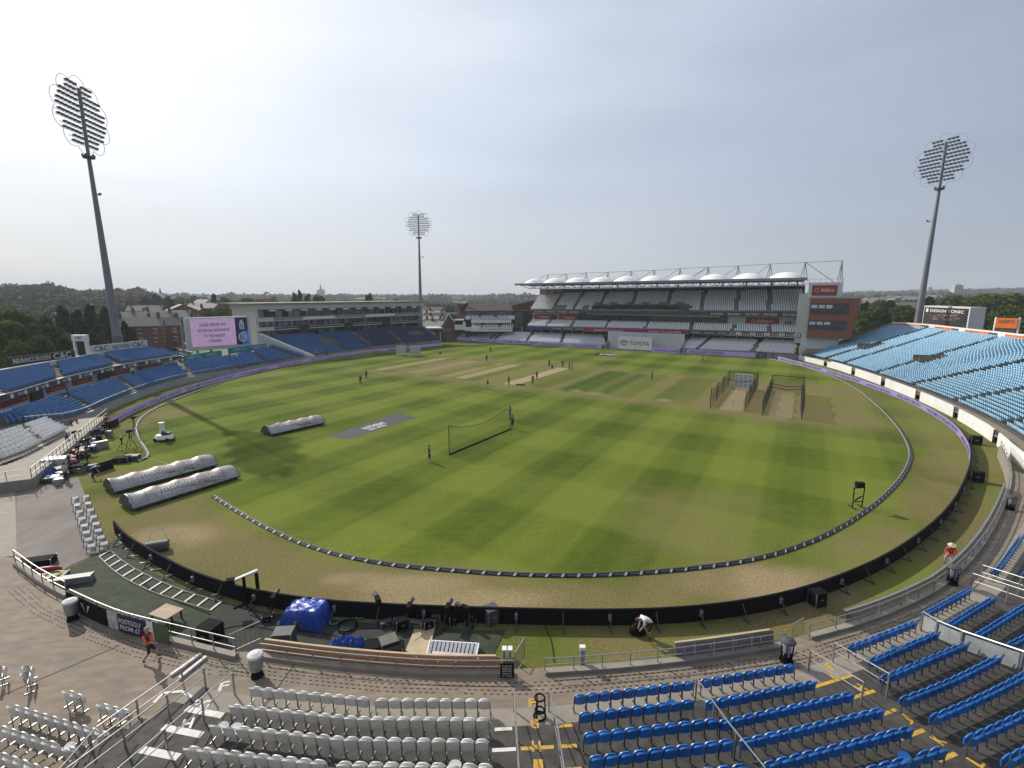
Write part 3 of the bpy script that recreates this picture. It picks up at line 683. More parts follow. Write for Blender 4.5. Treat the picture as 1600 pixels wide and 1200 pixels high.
mb.hexa([Vector((a0.x, a0.y, 0)), Vector((a1.x, a1.y, 0)), Vector((a1.x, a1.y, 0))+n_, Vector((a0.x, a0.y, 0))+n_], [a0, a1, a1+n_, a0+n_]); mb.build('parapet', M_offw, LS)

# ---- big stand with domed canopy
GS = Fr((0, 172.7), (66.4, 133.6))
GT = stand('grandstand', 'big three-tier grandstand of white seats under a canopy of white domes', loc=GS.W(45, 8, 0))
W_ = GS.W
def zl(a, b): return lambda s: a+(b-a)*(s+28)/114
def gl(s0, s1, d, z, n=8): return [W_(s0+(s1-s0)*i/(n-1), d, z(s0+(s1-s0)*i/(n-1)) if callable(z) else z) for i in range(n)]
mb = MB()
zf = zl(.1, 1.0); zb = zl(2.6, 3.9)
PVL = -31.5
tier(mb, gl(-27.5, -9.5, 2, zf), gl(-27.8, -9.5, 9, zb), 12, 'white', G((.07, .8, 0, 99), (.93, 1.5, 0, 99)), smo=False, sp=.6); mb.build('lower_tier', M_concl, GT); mb = MB()
tier(mb, gl(-8, 34, 2, zf), gl(-8, 30.5, 9, zb), 12, 'white', G((.30, 1.3, 0, 99), (.62, 1.3, 0, 99)), smo=False, sp=.6); mb.build('lower_tier', M_concl, GT); mb = MB()
tier(mb, gl(56, 86.5, 2, zf), gl(58.5, 87, 9, zb), 12, 'white', G((.18, 1.3, 0, 99), (.66, 1.3, 0, 99)), smo=False, sp=.6)
mb.build('lower_tier', M_concl, GT)
mb = MB(); mb.hexa([W_(-30, 1.6, 0), W_(33.5, 1.6, 0), W_(33.5, 1.9, 0), W_(-30, 1.9, 0)], [W_(-30, 1.6, .5), W_(33.5, 1.6, .8), W_(33.5, 1.9, .8), W_(-30, 1.9, .5)])
mb.hexa([W_(56, 1.6, 0), W_(87, 1.6, 0), W_(87, 1.9, 0), W_(56, 1.9, 0)], [W_(56, 1.6, 1.0), W_(87, 1.6, 1.2), W_(87, 1.9, 1.2), W_(56, 1.9, 1.0)])
mb.build('front_wall', M_grey, GT)
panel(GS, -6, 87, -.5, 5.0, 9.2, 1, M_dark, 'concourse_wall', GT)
mb = MB()
for i in range(24): mb = MB(); mb.box(W_(-5+i*4, 8.9, 4.2), (.5, .5, 2.2), GS.rz); mb.build('column', M_grey, GT)
panel(GS, 33.8, 57.5, 0, 5.4, 3.2, .4, M_offw, 'sightscreen_wall', GT)
mb = MB()
for s_ in (33.8, 57.0): mb = MB(); mb.hexa([W_(s_, 0, -.1), W_(s_+.5, 0, -.1), W_(s_+.5, 9, -.1), W_(s_, 9, -.1)], [W_(s_, 0, 1.2), W_(s_+.5, 0, 1.2), W_(s_+.5, 9, 4.6), W_(s_, 9, 4.6)]); mb.build('ramp_wall', M_concl, GT)
mb = MB(); mb.hexa([W_(34.5, -1.5, .0), W_(56, -1.5, .0), W_(56, 3, .0), W_(34.5, 3, .0)], [W_(34.5, -1.5, .05), W_(56, -1.5, .05), W_(56, 3, .05), W_(34.5, 3, .05)]); mb.build('apron', M_concl, GT)
mb = MB()
m0 = zl(5.3, 6.4); m1 = zl(7.4, 8.1)
tier(mb, gl(2.8, 87, 6, m0), gl(2.2, 87, 11, m1), 7, 'white', G((.09, 1, 0, 99), (.20, 1, 0, 99), (.345, 1, 0, 99), (.50, 1, 0, 99), (.66, 1.2, 0, 99), (.80, 1.2, 0, 99), (.91, 1, 0, 99)), smo=False, sp=.6)
mb.build('middle_tier', M_concl, GT)
def fascia(s0, s1, d, z0, z1, th, m, name, par=GT):
    mb = MB(); f = lambda z, s: z(s) if callable(z) else z
    mb.hexa([W_(s0, d, f(z0, s0)), W_(s1, d, f(z0, s1)), W_(s1, d+th, f(z0, s1)), W_(s0, d+th, f(z0, s0))], [W_(s0, d, f(z1, s0)), W_(s1, d, f(z1, s1)), W_(s1, d+th, f(z1, s1)), W_(s0, d+th, f(z1, s0))])
    return mb.build(name, m, par)
ma, mz = zl(4.55, 5.55), zl(5.5, 6.6)
fascia(2.6, 87.2, 5.8, ma, mz, .25, M_dgrey, 'middle_fascia')
fascia(2.6, 12, 5.7, zl(4.6, 5.6), zl(5.4, 6.5), .1, M_bluebd, 'blue_fascia_board')
fascia(25, 58, 5.55, zl(4.4, 5.3), zl(5.55, 6.6), .25, M_crim, 'crimson_fascia_board')
def gtext(words, d, z0, z1, m, name, bold=.012):
    mb = MB()
    for txt, a, b in words:
        za = z0(a) if callable(z0) else z0; zb2 = z1(a) if callable(z1) else z1
        text(mb, txt, W_(a, d, za), W_(b, d, z0(b) if callable(z0) else z0)-W_(a, d, za), (0, 0, zb2-za), (GS.n*-.03).to_3d(), bold=bold)
    return mb.build(name, m, GT)
gtext([('THANKS TO OUR FANS', 28, 38), ('THANKS TO OUR FANS', 46, 56)], 5.5, zl(4.75, 5.7), zl(5.2, 6.2), M_white, 'crimson_board_lettering')
gtext([('SEAT UNIQUE', 13+i*4.2, 16+i*4.2) for i in range(3)]+[('SEAT UNIQUE', 59+i*3.6, 61.5+i*3.6) for i in range(3)], 5.75, zl(4.85, 5.8), zl(5.2, 6.3), M_wpaint, 'middle_fascia_lettering')
mb = MB(); wds = []
for i in range(5):
    a = 69.2+i*3.6; fz = zl(4.7, 5.7)
    mb = MB(); mb.hexa([W_(a+1.9, 5.7, fz(a)), W_(a+3.4, 5.7, fz(a)), W_(a+3.4, 5.75, fz(a)), W_(a+1.9, 5.75, fz(a))], [W_(a+1.9, 5.7, fz(a)+.8), W_(a+3.4, 5.7, fz(a)+.8), W_(a+3.4, 5.75, fz(a)+.8), W_(a+1.9, 5.75, fz(a)+.8)]); mb.build('white_fascia_board', M_white, GT)
gtext([('IG', 69.4+i*3.6, 70.9+i*3.6) for i in range(5)], 5.7, zl(4.75, 5.75), zl(5.35, 6.4), mat('pale_pink', (.7, .45, .5)), 'club_lettering')
gtext([('LV=', 71.3+i*3.6, 72.5+i*3.6) for i in range(5)], 5.6, zl(4.85, 5.8), zl(5.3, 6.35), M_red, 'fascia_lettering')
# wall between middle and upper tier
za, zb2 = zl(7.3, 8.0), zl(10.5, 11.2)
fascia(2.5, 87, 11, za, zb2, .4, M_offw, 'middle_wall')
fascia(20, 68, 10.6, zl(7.7, 8.2), zl(10.2, 10.9), .3, M_glass, 'box_glazing')
mb = MB()
for i in range(34): mb = MB(); mb.box(W_(20.7+i*1.42, 10.5, 9.35), (.12, .2, 2.5), GS.rz); mb.build('glazing_bar', M_dgrey, GT)
fascia(24, 66, 9.3, zl(10.2, 10.5), zl(11.3, 11.5), .2, M_white, 'white_banner_board')
for (u0, u1, va, vb) in ((834.5, 863.5, 491.5, 498.5), (873, 904, 492, 499.5), (1165, 1217.5, 497, 506)):
    s0_, za_ = GS.px(u0, vb, 10.8); s1_, zb_2 = GS.px(u1, va, 10.8)
    sg = sign('advertising_sign', 'dark red dafabet board with gold ring, %s' % {834.5: 'leftmost on the grandstand middle wall', 873: 'second from left on the grandstand middle wall', 1165: 'at the right end of the grandstand middle wall'}[u0],
         W_(s0_, 10.75, za_), W_(s1_, 10.75, za_), zb_2-za_, [('dafabet', .34, .82, .28, .8)], M_red, mat('cream_lettering', (.7, .5, .38)), group='dark red betting boards on the grandstand')
    mb = MB(); c_ = W_(s0_+(s1_-s0_)*.24, 10.7, (za_+zb_2)/2); r_ = (zb_2-za_)*.3
    mb.grid([[c_+(GS.e*math.cos(t)*r_*q).to_3d()+Vector((0, 0, math.sin(t)*r_*q)) for q in (1, .6)] for t in np.linspace(0, 2*math.pi, 17)]); mb.build('emblem', M_gold, sg)
mb = MB()
for u in (867, 1232): s_ = GS.px(u, 500, 10.8)[0]; mb.box(W_(s_, 10.8, 8.7), (1.6, .2, 2.0), GS.rz)
mb.build('wall_door', M_glass, GT)
# upper tier
u0_, u1_ = zl(11.1, 12.1), zl(16.6, 18.0)
mb = MB()
UG = [.105, .20, .305, .43, .565, .685, .80, .90]
tier(mb, gl(2.6, 87.3, 8.6, u0_), gl(1.0, 86.5, 20, u1_), 17, 'white', G(*[(x, 1.3, 0, 99) for x in UG], (.13, 5, 0, 4), (.46, 31, 0, 5), (.25, 2.5, 0, 4)), smo=False, sp=.6)
mb.build('upper_tier', M_concl, GT)
fascia(2.3, 87.5, 8.3, zl(10.3, 10.85), zl(11.3, 12.15), .3, M_dgrey, 'upper_fascia')
gtext([('SEAT UNIQUE', a, a+3.4) for a in (4.5, 9, 13.5, 18, 63.5, 68.2, 73, 77.6, 82.3)], 8.25, zl(10.55, 11.15), zl(11.0, 11.75), M_white, 'upper_fascia_lettering')
mb = MB(); random.seed(4)
for i in range(28):
    x = 26+i*1.12; mb.box(W_(x, 9.6+random.random()*.8, u0_(x)+1.0+random.random()*.4), (.8, 1.0, 1.3), GS.rz)
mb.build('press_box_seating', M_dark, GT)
mb = MB()
for i in range(6): x = 27+i*5.4; mb.box(W_(x, 11.4, u0_(x)+2.6), (2.6, .5, .35), GS.rz); mb.box(W_(x, 11.4, u0_(x)+1.6), (.1, .1, 2), GS.rz)
mb.box(W_(56, 10, u0_(56)+1.0), (3.6, 2, 1.5), GS.rz); mb.build('press_box_screen', M_dgrey, GT)
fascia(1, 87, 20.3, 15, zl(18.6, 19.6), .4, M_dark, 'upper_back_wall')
s0_, z0_ = GS.px(844, 462, 19); s1_, z1_ = GS.px(878, 453, 19)
fascia(s0_, s1_, 18.6, z0_-2.5, z1_+.4, 1.5, M_concl, 'cream_end_block')
mb = MB(); mb.box(W_(s0_+(s1_-s0_)*.4, 18.5, z1_-.6), (.6, .1, .7), GS.rz); mb.box(W_(s0_+(s1_-s0_)*.75, 18.5, z1_-1.4), (.8, .1, 1.7), GS.rz); mb.build('end_block_opening', M_dark, GT)
fascia(85.8, 87.6, 6, 4.0, zl(17, 17.2), 14, M_offw, 'end_wall')
# roof: edge beams, trusses, membrane of domes, masts
dm = [GS.px(u, 434, 14)[0] for u in (836, 867, 902, 940, 978, 1021, 1068, 1116, 1169, 1228)]
edges = [dm[0]-3.0]+[(a+b)/2 for a, b in zip(dm, dm[1:])]+[dm[-1]+4.6]
ze = zl(20.2, 20.9)
for i, s_ in enumerate(dm):
    a, b = edges[i], edges[i+1]; P = []; Q = []
    for x in np.linspace(a, b, 25):
        row = []
        for y in np.linspace(5.2, 23, 25):
            r2 = ((x-s_)/((b-a)*.46))**2+((y-14.5)/6.0)**2
            base = ze(x)+.35+(y-5)*.03
            row.append(W_(x, y, base+1.75*max(0, 1-r2)**.8 if r2 < 1 else base))
        P.append(row)
    mb = MB(); mb.grid(P); o = mb.build('dome_membrane', M_memb, GT, smooth=True)
fascia(edges[0]-.2, edges[-1]+.6, 4.6, zl(20.0, 20.7), zl(20.6, 21.4), .7, M_grey, 'roof_edge_beam')
fascia(edges[0], edges[-1], 22.8, zl(20.0, 20.7), zl(20.6, 21.4), .7, M_grey, 'roof_edge_beam')
mb = MB()
for i, x in enumerate(np.linspace(edges[0], edges[-1], 24)):
    z = ze(x)
    mb.beam(W_(x, 5, z), W_(x, 23, z+.5), .22, .35)
    mb.beam(W_(x, 8, z-.1), W_(x, 15, z-1.2), .12, .12); mb.beam(W_(x, 15, z-1.2), W_(x, 22, z), .12, .12)
for d_ in (9, 12, 15, 18, 21):
    mb.beam(W_(edges[0], d_, ze(edges[0])-.15), W_(edges[-1], d_, ze(edges[-1])-.15), .2, .2)
for a, b in zip(np.linspace(edges[0], edges[-1], 34), np.linspace(edges[0], edges[-1], 34)[1:]):
    mb.beam(W_(a, 15, ze(a)-1.2), W_((a+b)/2, 12, ze(a)), .1, .1); mb.beam(W_((a+b)/2, 12, ze(a)), W_(b, 15, ze(b)-1.2), .1, .1)
mb.beam(W_(edges[0], 15, ze(edges[0])-1.2), W_(edges[-1], 15, ze(edges[-1])-1.2), .18, .18)
mb.build('roof_truss', M_dgrey, GT)
mb = MB()
for x in np.linspace(4, 85, 13): mb = MB(); mb.beam(W_(x, 19.5, u1_(x)-1), W_(x, 19.5, ze(x)), .3, .3); mb.build('roof_post', M_grey, GT)
fascia(edges[0]+6, edges[-1], 19, zl(18.4, 19.2), zl(18.8, 19.6), .3, M_concl, 'rear_roof_beam')
mst = [GS.px(u, v, 22) for u, v in [(856,429),(885,428),(916,426),(950,425),(986,423.5),(1022.5,422),(1063,419.4),(1107,417),(1154,415),(1204,412),(1258.5,409.6),(1316,407)]]
for i, (s_, z_) in enumerate(mst):
    mb = MB(); top = W_(s_, 22, z_)
    zb3 = ze(min(s_, 87)) if i < 11 else 16
    for dx, dy in ((-1.0, .6), (1.0, .6), (0, -1.0)): mb.beam(W_(s_+dx, 22+dy, zb3), top, .16, .16)
    if i < 10: mb.beam(top, W_(s_-4.2, 13, zb3+.5), .14, .14)
    mb.build('mast', M_grey, GT)
mb = MB()
for (a, za_), (b, zb_2) in zip(mst, mst[1:]): mb.beam(W_(a, 22, za_-.1), W_(b, 22, zb_2-.1), .13, .13)
mb.beam(W_(mst[10][0], 22, mst[10][1]), W_(mst[11][0]-1, 22, 20.2), .16, .16); mb.beam(W_(mst[10][0]+.6, 22, 20), W_(mst[11][0], 22, 20), .15, .15)
mb.beam(W_(mst[4][0], 22, mst[4][1]), W_(mst[4][0]+5.5, 16, 21.3), .14, .14); mb.beam(W_(mst[7][0], 22, mst[7][1]), W_(mst[7][0]-6, 16, 21.3), .14, .14)
mb.build('tie_beam', M_grey, GT)
# TOYOTA sight screen
s0_, zb3 = GS.px(966, 543, 0); s1_, zt3 = GS.px(1019, 525, 0)
sg = sign('sight_screen', 'white sight screen board reading TOYOTA before the grandstand', W_(s0_, 0, .35), W_(s1_, 0, .35), 3.9, [('TOYOTA', .34, .93, .34, .64)], M_white, M_dgrey, cat='sight screen', th=.3, bold=.015)
mb = MB(); cc = W_(s0_+(s1_-s0_)*.17, -.05, 2.3)
def ring(mb, c, a, b, t, n=24, e=GS.e):
    mb.grid([[c+(e*math.cos(k)*a*q).to_3d()+Vector((0, 0, math.sin(k)*b*q)) for q in (1, t)] for k in np.linspace(0, 2*math.pi, n)])
ring(mb, cc, 1.25, .85, .86); ring(mb, cc+Vector((0, 0, .25)), .9, .34, .78); ring(mb, cc, .34, .78, .7); mb.build('emblem', M_dgrey, sg)
mb = MB()
for s_ in (s0_+.5, (s0_+s1_)/2, s1_-.5): mb.box(W_(s_, .4, .18), (.5, 1.6, .35), GS.rz)
mb.build('wheel_base', M_dgrey, sg)

# ---- terracotta media block at the right end of the grandstand
RB = thing('media_building', 'terracotta-clad block with two dark window bands at the right end of the grandstand', 'building', W_(94, 6, 0))
zt_ = GS.px(1300, 466.5, 2)[1]; zb4 = GS.px(1265, 528, 2)[1]
sL = GS.px(1263, 500, 2)[0]; sR = GS.px(1345, 466, 2)[0]
def rb(s0, s1, z0, z1, d, th, m, name, lean=0):
    mb = MB(); mb.hexa([W_(s0, d, z0), W_(s1-lean, d, z0), W_(s1-lean, d+th, z0), W_(s0, d+th, z0)], [W_(s0, d, z1), W_(s1, d, z1), W_(s1, d+th, z1), W_(s0, d+th, z1)]); return mb.build(name, m, RB)
rb(sL, sR, zb4, zt_, 2, 12, M_terra, 'wall', 1.2)
rb(sL-.1, sR+.15, zt_, zt_+.25, 1.9, 12.3, M_grey, 'parapet')
rb(sL+.2, sR-3.5, -.3, zb4, 3.5, 9, M_offw, 'base')
for va, vb, ua, ub in ((474, 490.5, 1267, 1325), (500.5, 515.5, 1264, 1321)):
    sa, z1_ = GS.px(ua, va, 1.9); sb, z0_ = GS.px(ub, vb, 1.9)
    w_ = rb(sa, sb, z0_, z1_, 1.85, .12, M_glass, 'window')
    mb = MB()
    for i in range(6): mb.box(W_(sa+(sb-sa)*i/5, 1.84, (z0_+z1_)/2), (.14, .1, z1_-z0_), GS.rz)
    for z in (z0_, z1_, (z0_+z1_)/2): mb.hexa([W_(sa, 1.8, z-.06), W_(sb, 1.8, z-.06), W_(sb, 1.85, z-.06), W_(sa, 1.85, z-.06)], [W_(sa, 1.8, z+.06), W_(sb, 1.8, z+.06), W_(sb, 1.85, z+.06), W_(sa, 1.85, z+.06)])
    mb.build('window_frame', M_dgrey, w_)
    mb = MB()
    for i in (0, 1, 2): mb.box(W_(sa+(sb-sa)*(i+.5)/5, 1.83, z0_+(z1_-z0_)*.68), ((sb-sa)*.16, .04, (z1_-z0_)*.35), GS.rz)
    mb.build('window_blind', M_offw, w_)
ub_ = thing('plant_room', 'white box with a red dafabet board on top of the terracotta block', 'building', W_(92, 8, zt_))
s0_, z0_ = GS.px(1262, 465, 5); s1_, z1_ = GS.px(1318, 441, 5)
panel(GS, s0_, s1_, zt_+.27, z1_, 5, 9, M_offw, 'wall', ub_)
sa, za_ = GS.px(1268, 461.5, 4.9); sb, zb_2 = GS.px(1309, 445.5, 4.9)
sg = sign('advertising_sign', 'dark red dafabet board on the white box above the terracotta block', W_(sa, 4.8, za_), W_(sb, 4.8, za_), zb_2-za_, [('dafabet', .34, .9, .35, .75)], M_red, mat('cream_lettering', (.7, .5, .38)), group='dark red betting boards on the grandstand')
mb = MB(); c_ = W_(sa+(sb-sa)*.2, 4.75, (za_+zb_2)/2); ring(mb, c_, .6, .6, .55); mb.build('emblem', M_gold, sg)
mb = MB()
for i in range(7): mb.beam(W_(s0_+(s1_-s0_)*i/6, 5.2, z1_), W_(s0_+(s1_-s0_)*i/6, 5.2, z1_+.9), .06, .06)
mb.beam(W_(s0_, 5.2, z1_+.9), W_(s1_, 5.2, z1_+.9), .07, .07); mb.build('roof_rail', M_steel, ub_)
panel(GS, 87.3, sL+.25, 0, zt_-.1, 3.4, 3, M_offw, 'gap_panel', RB)  # panel added to close the gap where light showed through

# ---- pavilion with tiled roof
PY = 184.0; px_ = lambda u, v, Y=PY: atY(u, v, Y)
PV = thing('pavilion', 'old pavilion with dark hipped tiled roof and white balconies of seats left of the grandstand', 'building', (px_(760, 530).x, PY, 0))
def pbox(u0, u1, va, vb, Y, th, m, name, par=PV):
    a = px_(u0, va, Y); b = px_(u1, vb, Y); mb = MB(); mb.box(((a.x+b.x)/2, Y+th/2, (a.z+b.z)/2), (abs(b.x-a.x), th, abs(a.z-b.z))); return mb.build(name, m, par)
pbox(727, 803, 487, 536, PY+2, 10, M_dark, 'wall')
pbox(728, 802, 487, 497, PY+1, .8, M_glassp, 'glazing')
mb = MB()
for u in (729, 737, 744, 751, 758, 765, 772, 779, 786, 793, 800): q = px_(u, 492, PY+.8); mb.box((q.x, PY+.85, q.z), (.35, .3, 2.6))
mb.build('window_frame', M_dgrey, PV)
mb = MB(); a, b, c, d = px_(726, 486, PY-1), px_(804, 485, PY-1), px_(796, 474, PY+7), px_(733, 474, PY+7); up = Vector((0, 0, 0)); bk = [px_(726, 486, PY-1), px_(804, 485, PY-1)]
a2, b2 = a+Vector((0, 16, 0)), b+Vector((0, 16, 0))
mb.add([a, b, c, d, a2, b2], [(0, 1, 2, 3), (1, 5, 2), (5, 4, 3, 2), (4, 0, 3), (0, 4, 5, 1)]); mb.build('roof', M_rooft, PV)
pbox(727, 735, 494, 499, PY-2.2, .2, M_white, 'balcony_front'); pbox(795, 804, 493, 499, PY-2.2, .2, M_white, 'balcony_front')
pbox(736, 799, 500, 504.5, PY-3, .3, M_white, 'balcony_front')
mb = MB(); tier(mb, [px_(737, 500.5, PY-2.6), px_(799, 500, PY-2.6)], [px_(736, 495.5, PY+.6), px_(796, 495, PY+.6)], 4, 'white', G((.22, 1.2, 0, 99), (.63, 1.2, 0, 99)), smo=False, sp=.7); mb.build('upper_balcony', M_offw, PV)
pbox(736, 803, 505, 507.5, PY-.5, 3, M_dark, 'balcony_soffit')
mb = MB(); tier(mb, [px_(736, 517, PY-5), px_(800, 516, PY-5)], [px_(737, 507.5, PY), px_(804, 506.5, PY)], 7, 'white', G((.25, 1.2, 0, 99), (.68, 1.2, 0, 99)), smo=False, sp=.7); mb.build('lower_balcony', M_offw, PV)
pbox(736, 801, 515.5, 518, PY-5.3, .3, M_white, 'balcony_front')
pbox(710, 737, 515, 521, PY-3, 3, M_dark, 'wall_band'); pbox(710, 726, 507.5, 515.5, PY-3.5, .4, M_white, 'side_balcony_front'); pbox(726, 738, 511, 517, PY-3.5, .4, M_white, 'side_balcony_front')
pbox(709.5, 724, 499, 501, PY-3.6, 4, M_white, 'side_balcony_roof'); pbox(711, 723, 501, 507.5, PY-1.5, .3, M_dark, 'side_window')
# gabled brick house
GH = thing('gabled_house', 'brick house with swept white-edged gable between the glazed stand and the pavilion', 'house', (px_(700, 530).x, PY+1, 0))
a, b, c = px_(690, 511, PY), px_(714, 511, PY), px_(701, 491.5, PY); d0, e0 = px_(690, 535, PY), px_(714, 535, PY)
mb = MB(); mb.ext([d0, e0, b, c, a], (0, 12, 0)); mb.build('wall', M_brick, GH)
mb = MB(); r0 = px_(701, 491, PY-.5); r1 = px_(727, 490.5, PY+3); e1 = px_(712, 505, PY-.5); f1 = px_(728, 500, PY-.5)
mb.add([r0, r1, f1, e1, r0+Vector((0, 0, -.3)), r1+Vector((0, 0, -.3)), f1+Vector((0, 0, -.3)), e1+Vector((0, 0, -.3))], [(0, 1, 2, 3), (7, 6, 5, 4), (0, 3, 7, 4), (3, 2, 6, 7)])
mb.hexa([px_(688, 514, PY-.4), px_(700, 492, PY-.4), px_(700, 492, PY+12), px_(688, 514, PY+12)], [px_(687, 513, PY-.4), px_(700, 490.5, PY-.4), px_(700, 490.5, PY+12), px_(687, 513, PY+12)]); mb.build('roof', M_rooft, GH)
mb = MB(); cur = [px_(u, v, PY-.6) for u, v in [(700.5, 490.5), (697, 496), (694, 502), (690.5, 507), (687, 510), (686, 512)]]
for p_, q_ in zip(cur, cur[1:]): mb.beam(p_, q_, .5, .4)
mb.beam(px_(700.5, 490.5, PY-.6), px_(712, 505, PY-.6), .3, .3); mb.build('bargeboard', M_white, GH)
mb = MB()
for (u, v, w2, h2) in ((700.5, 503.5, 1.6, .5), (694, 516, .9, 1.6), (700, 516, .9, 1.6), (703.5, 516, .9, 1.6), (700, 527, 1, 1.6), (705, 527, 1, 1.6)):
    q = px_(u, v, PY-.05); mb.box((q.x, PY-.05, q.z), (w2, .1, h2))
mb.build('window', M_glassp, GH)
pbox(717, 728, 475, 495, PY+6, 4, M_brick, 'chimney_block', GH)
mb = MB(); a, b, c = px_(720, 483, PY+5.9), px_(732, 483, PY+5.9), px_(729, 473, PY+5.9); mb.ext([a, b, c], (0, 5, 0)); mb.build('rear_gable', M_rooft, GH)
pbox(664, 690, 512, 514, PY-4, 6, M_white, 'canopy_roof', GH); pbox(672, 690, 514, 532, PY, 1, M_brick, 'side_wall', GH)
mb = MB()
for u in (668, 678, 688): q = px_(u, 523, PY-3.6); mb.box((q.x, PY-3.6, q.z-1.2), (.25, .25, 4.4))
mb.build('canopy_post', M_white, GH)
# glazed stair hall between pavilion and grandstand, and lattice roof far behind
SH = thing('glazed_stair_hall', 'dark glazed hall with sloping brick top between pavilion and grandstand', 'building', (px_(815, 530).x, PY, 0))
pbox(803, 832, 486, 538, PY-2, 8, M_dark, 'wall', SH); pbox(804, 817, 487, 512, PY-2.2, .15, M_glass, 'glazing', SH)
mb = MB(); mb.ext([px_(801, 485, PY), px_(835, 484, PY), px_(834, 470, PY), px_(800, 478, PY)], (0, 4, 0)); mb.build('brick_gable', M_brick, SH)
mb = MB(); mb.beam(px_(798, 477.5, PY-.3), px_(835, 468.5, PY-.3), .5, .5)
for i, u in enumerate(range(806, 832, 6)): q = px_(u, 478, PY-2.3)
mb.build('roof_edge', M_grey, SH)
LR = thing('lattice_roof', 'pale steel lattice roof of the stand beyond the pavilion', 'roof', px_(815, 480, 215)); mb = MB()
for Yq, dv in ((210, 0), (218, -1)):
    xs = [794+i*5 for i in range(11)]
    for i, u in enumerate(xs[:-1]):
        mb.tube([px_(u, 465+dv+(i % 2)*5, Yq), px_(u+5, 465+dv+((i+1) % 2)*5, Yq)], .16, 5)
    mb.tube([px_(806, 464+dv, Yq), px_(848, 462+dv, Yq)], .16, 5); mb.tube([px_(790, 473+dv, Yq), px_(848, 470+dv, Yq)], .18, 5)
mb.build('lattice', M_steel, LR)
mb = MB()
for u in (800, 822, 844): mb.beam(px_(u, 471, 214), Vector((px_(u, 471, 214).x, 214, 0)), .5, .5)
mb.build('column', M_grey, LR)

# ---- right stand: large single bank of blue seats, sunlit sheen put into their colour
RS = stand('seating_bowl', 'huge curved bank of bright blue seats along the right side', loc=at(1500, 600, 0))
zrb = 8.8
RF = [at(u, v, 1.0) for u, v in [(1248,556),(1300,568),(1350,584),(1400,602),(1450,622),(1500,646),(1550,675),(1590,712)]]+[Vector((46.5, 39.5, 1)), Vector((41, 34, 1))]
RBk = [at(u, v, zrb) for u, v in [(1392,511),(1425,513),(1450,515),(1500,522),(1550,528),(1600,535)]]+[Vector((93, 80, zrb)), Vector((88, 62, zrb)), Vector((79, 46, zrb)), Vector((68, 30, zrb)), Vector((58, 18, zrb))]
RF2 = offset([Vector(p) for p in RF], 2.0)
mb = MB(); n_r = 34
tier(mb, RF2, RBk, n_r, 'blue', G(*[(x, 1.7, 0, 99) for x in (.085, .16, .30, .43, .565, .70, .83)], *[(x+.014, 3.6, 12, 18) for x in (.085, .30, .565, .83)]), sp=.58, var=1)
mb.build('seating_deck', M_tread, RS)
_f = resample(smooth_line(RF2, 1), 200); _b = resample(smooth_line(RBk, 1), 200)
for x in (.099, .314, .579, .844):                     # stair openings in the bank
    a = _f[int(x*199)]; b = _b[int(x*199)]; d = (b-a); an = math.atan2(d.y, d.x)
    mb = MB(); c = a.lerp(b, .435); mb.box(c+Vector((0, 0, .25)), (5.2, 3.0, .5), an); mb.build('stair_opening', M_dark, RS)
    mb = MB(); nn = Vector((-d.y, d.x, 0)).normalized(); e_ = Vector((d.x, d.y, 0)).normalized()
    for sg_ in (-1, 1): mb = MB(); mb.box(c+nn*1.6*sg_+Vector((0, 0, .45)), (5.2, .18, 1.0), an); mb.build('opening_wall', M_conc, RS)
    mb = MB(); mb.box(c+e_*2.6+Vector((0, 0, .9)), (.2, 3.3, 1.3), an); mb.build('opening_wall', mat('brown_board', (.12, .08, .05), .8), RS)
rsb = resample(smooth_line(RBk, 3), 50)
mb = MB(); wall_run(mb, offset(rsb, .2), 0, zrb+1.3, .3); mb.build('back_wall', M_white, RS)
mb = MB(); mt = MB()
for k, i in enumerate(range(0, 30, 1)):
    if i % 5 in (4,): continue
    ln = offset(rsb, .1)[i:i+2]
    mb = MB(); wall_run(mb, ln, zrb+.25, zrb+1.0, .06); mb.build('orange_advert_panel' if i % 5 < 3 else 'dark_advert_panel', M_orange if i % 5 < 3 else M_dgrey, RS)
mb = MB()
for i in range(0, 30, 5):
    ln = offset(rsb, .04); p, q = ln[i], ln[i+2]; text(mb, 'SCARPETTA', Vector((p.x, p.y, zrb+.42)).lerp(Vector((q.x, q.y, zrb+.42)), .1), Vector((q.x-p.x, q.y-p.y, 0))*.8, (0, 0, .4), (0, 0, 0), bold=.01)
mb.build('advert_lettering', M_dgrey, RS)
mb = MB(); p = resample(smooth_line([Vector(q) for q in RF], 1), 64)
for i in range(len(p)-1):
    if i % 8 == 7: continue
    if i % 8 == 0: mb = MB()
    a, b = p[i], p[i+1]; wall_run(mb, [a, b], -.05, 1.55 if i > 8 else 1.2, .2)
    if i % 8 == 6: mb.build('front_wall', M_white, RS)
mb = MB(); ff = offset(p, 1.6)
mb.grid([[Vector((a.x, a.y, .9)), Vector((b.x, b.y, 1.0))] for a, b in zip(p, offset(p, 2.2))]); mb.build('front_walkway', M_conc, RS)
mb = MB()  # end wall of the bowl next to the terracotta block
a, b = RF2[0], RBk[0]; nn = Vector((-.5, .86, 0))*.3
mb.hexa([Vector((a.x, a.y, 0)), Vector((b.x, b.y, 0)), Vector((b.x, b.y, 0))+nn, Vector((a.x, a.y, 0))+nn], [a+Vector((0, 0, .6)), b+Vector((0, 0, 1.0)), b+nn+Vector((0, 0, 1.0)), a+nn+Vector((0, 0, .6))]); mb.build('end_wall', M_conc, RS)
mb = MB(); c0 = at(1250, 556, 2.2)
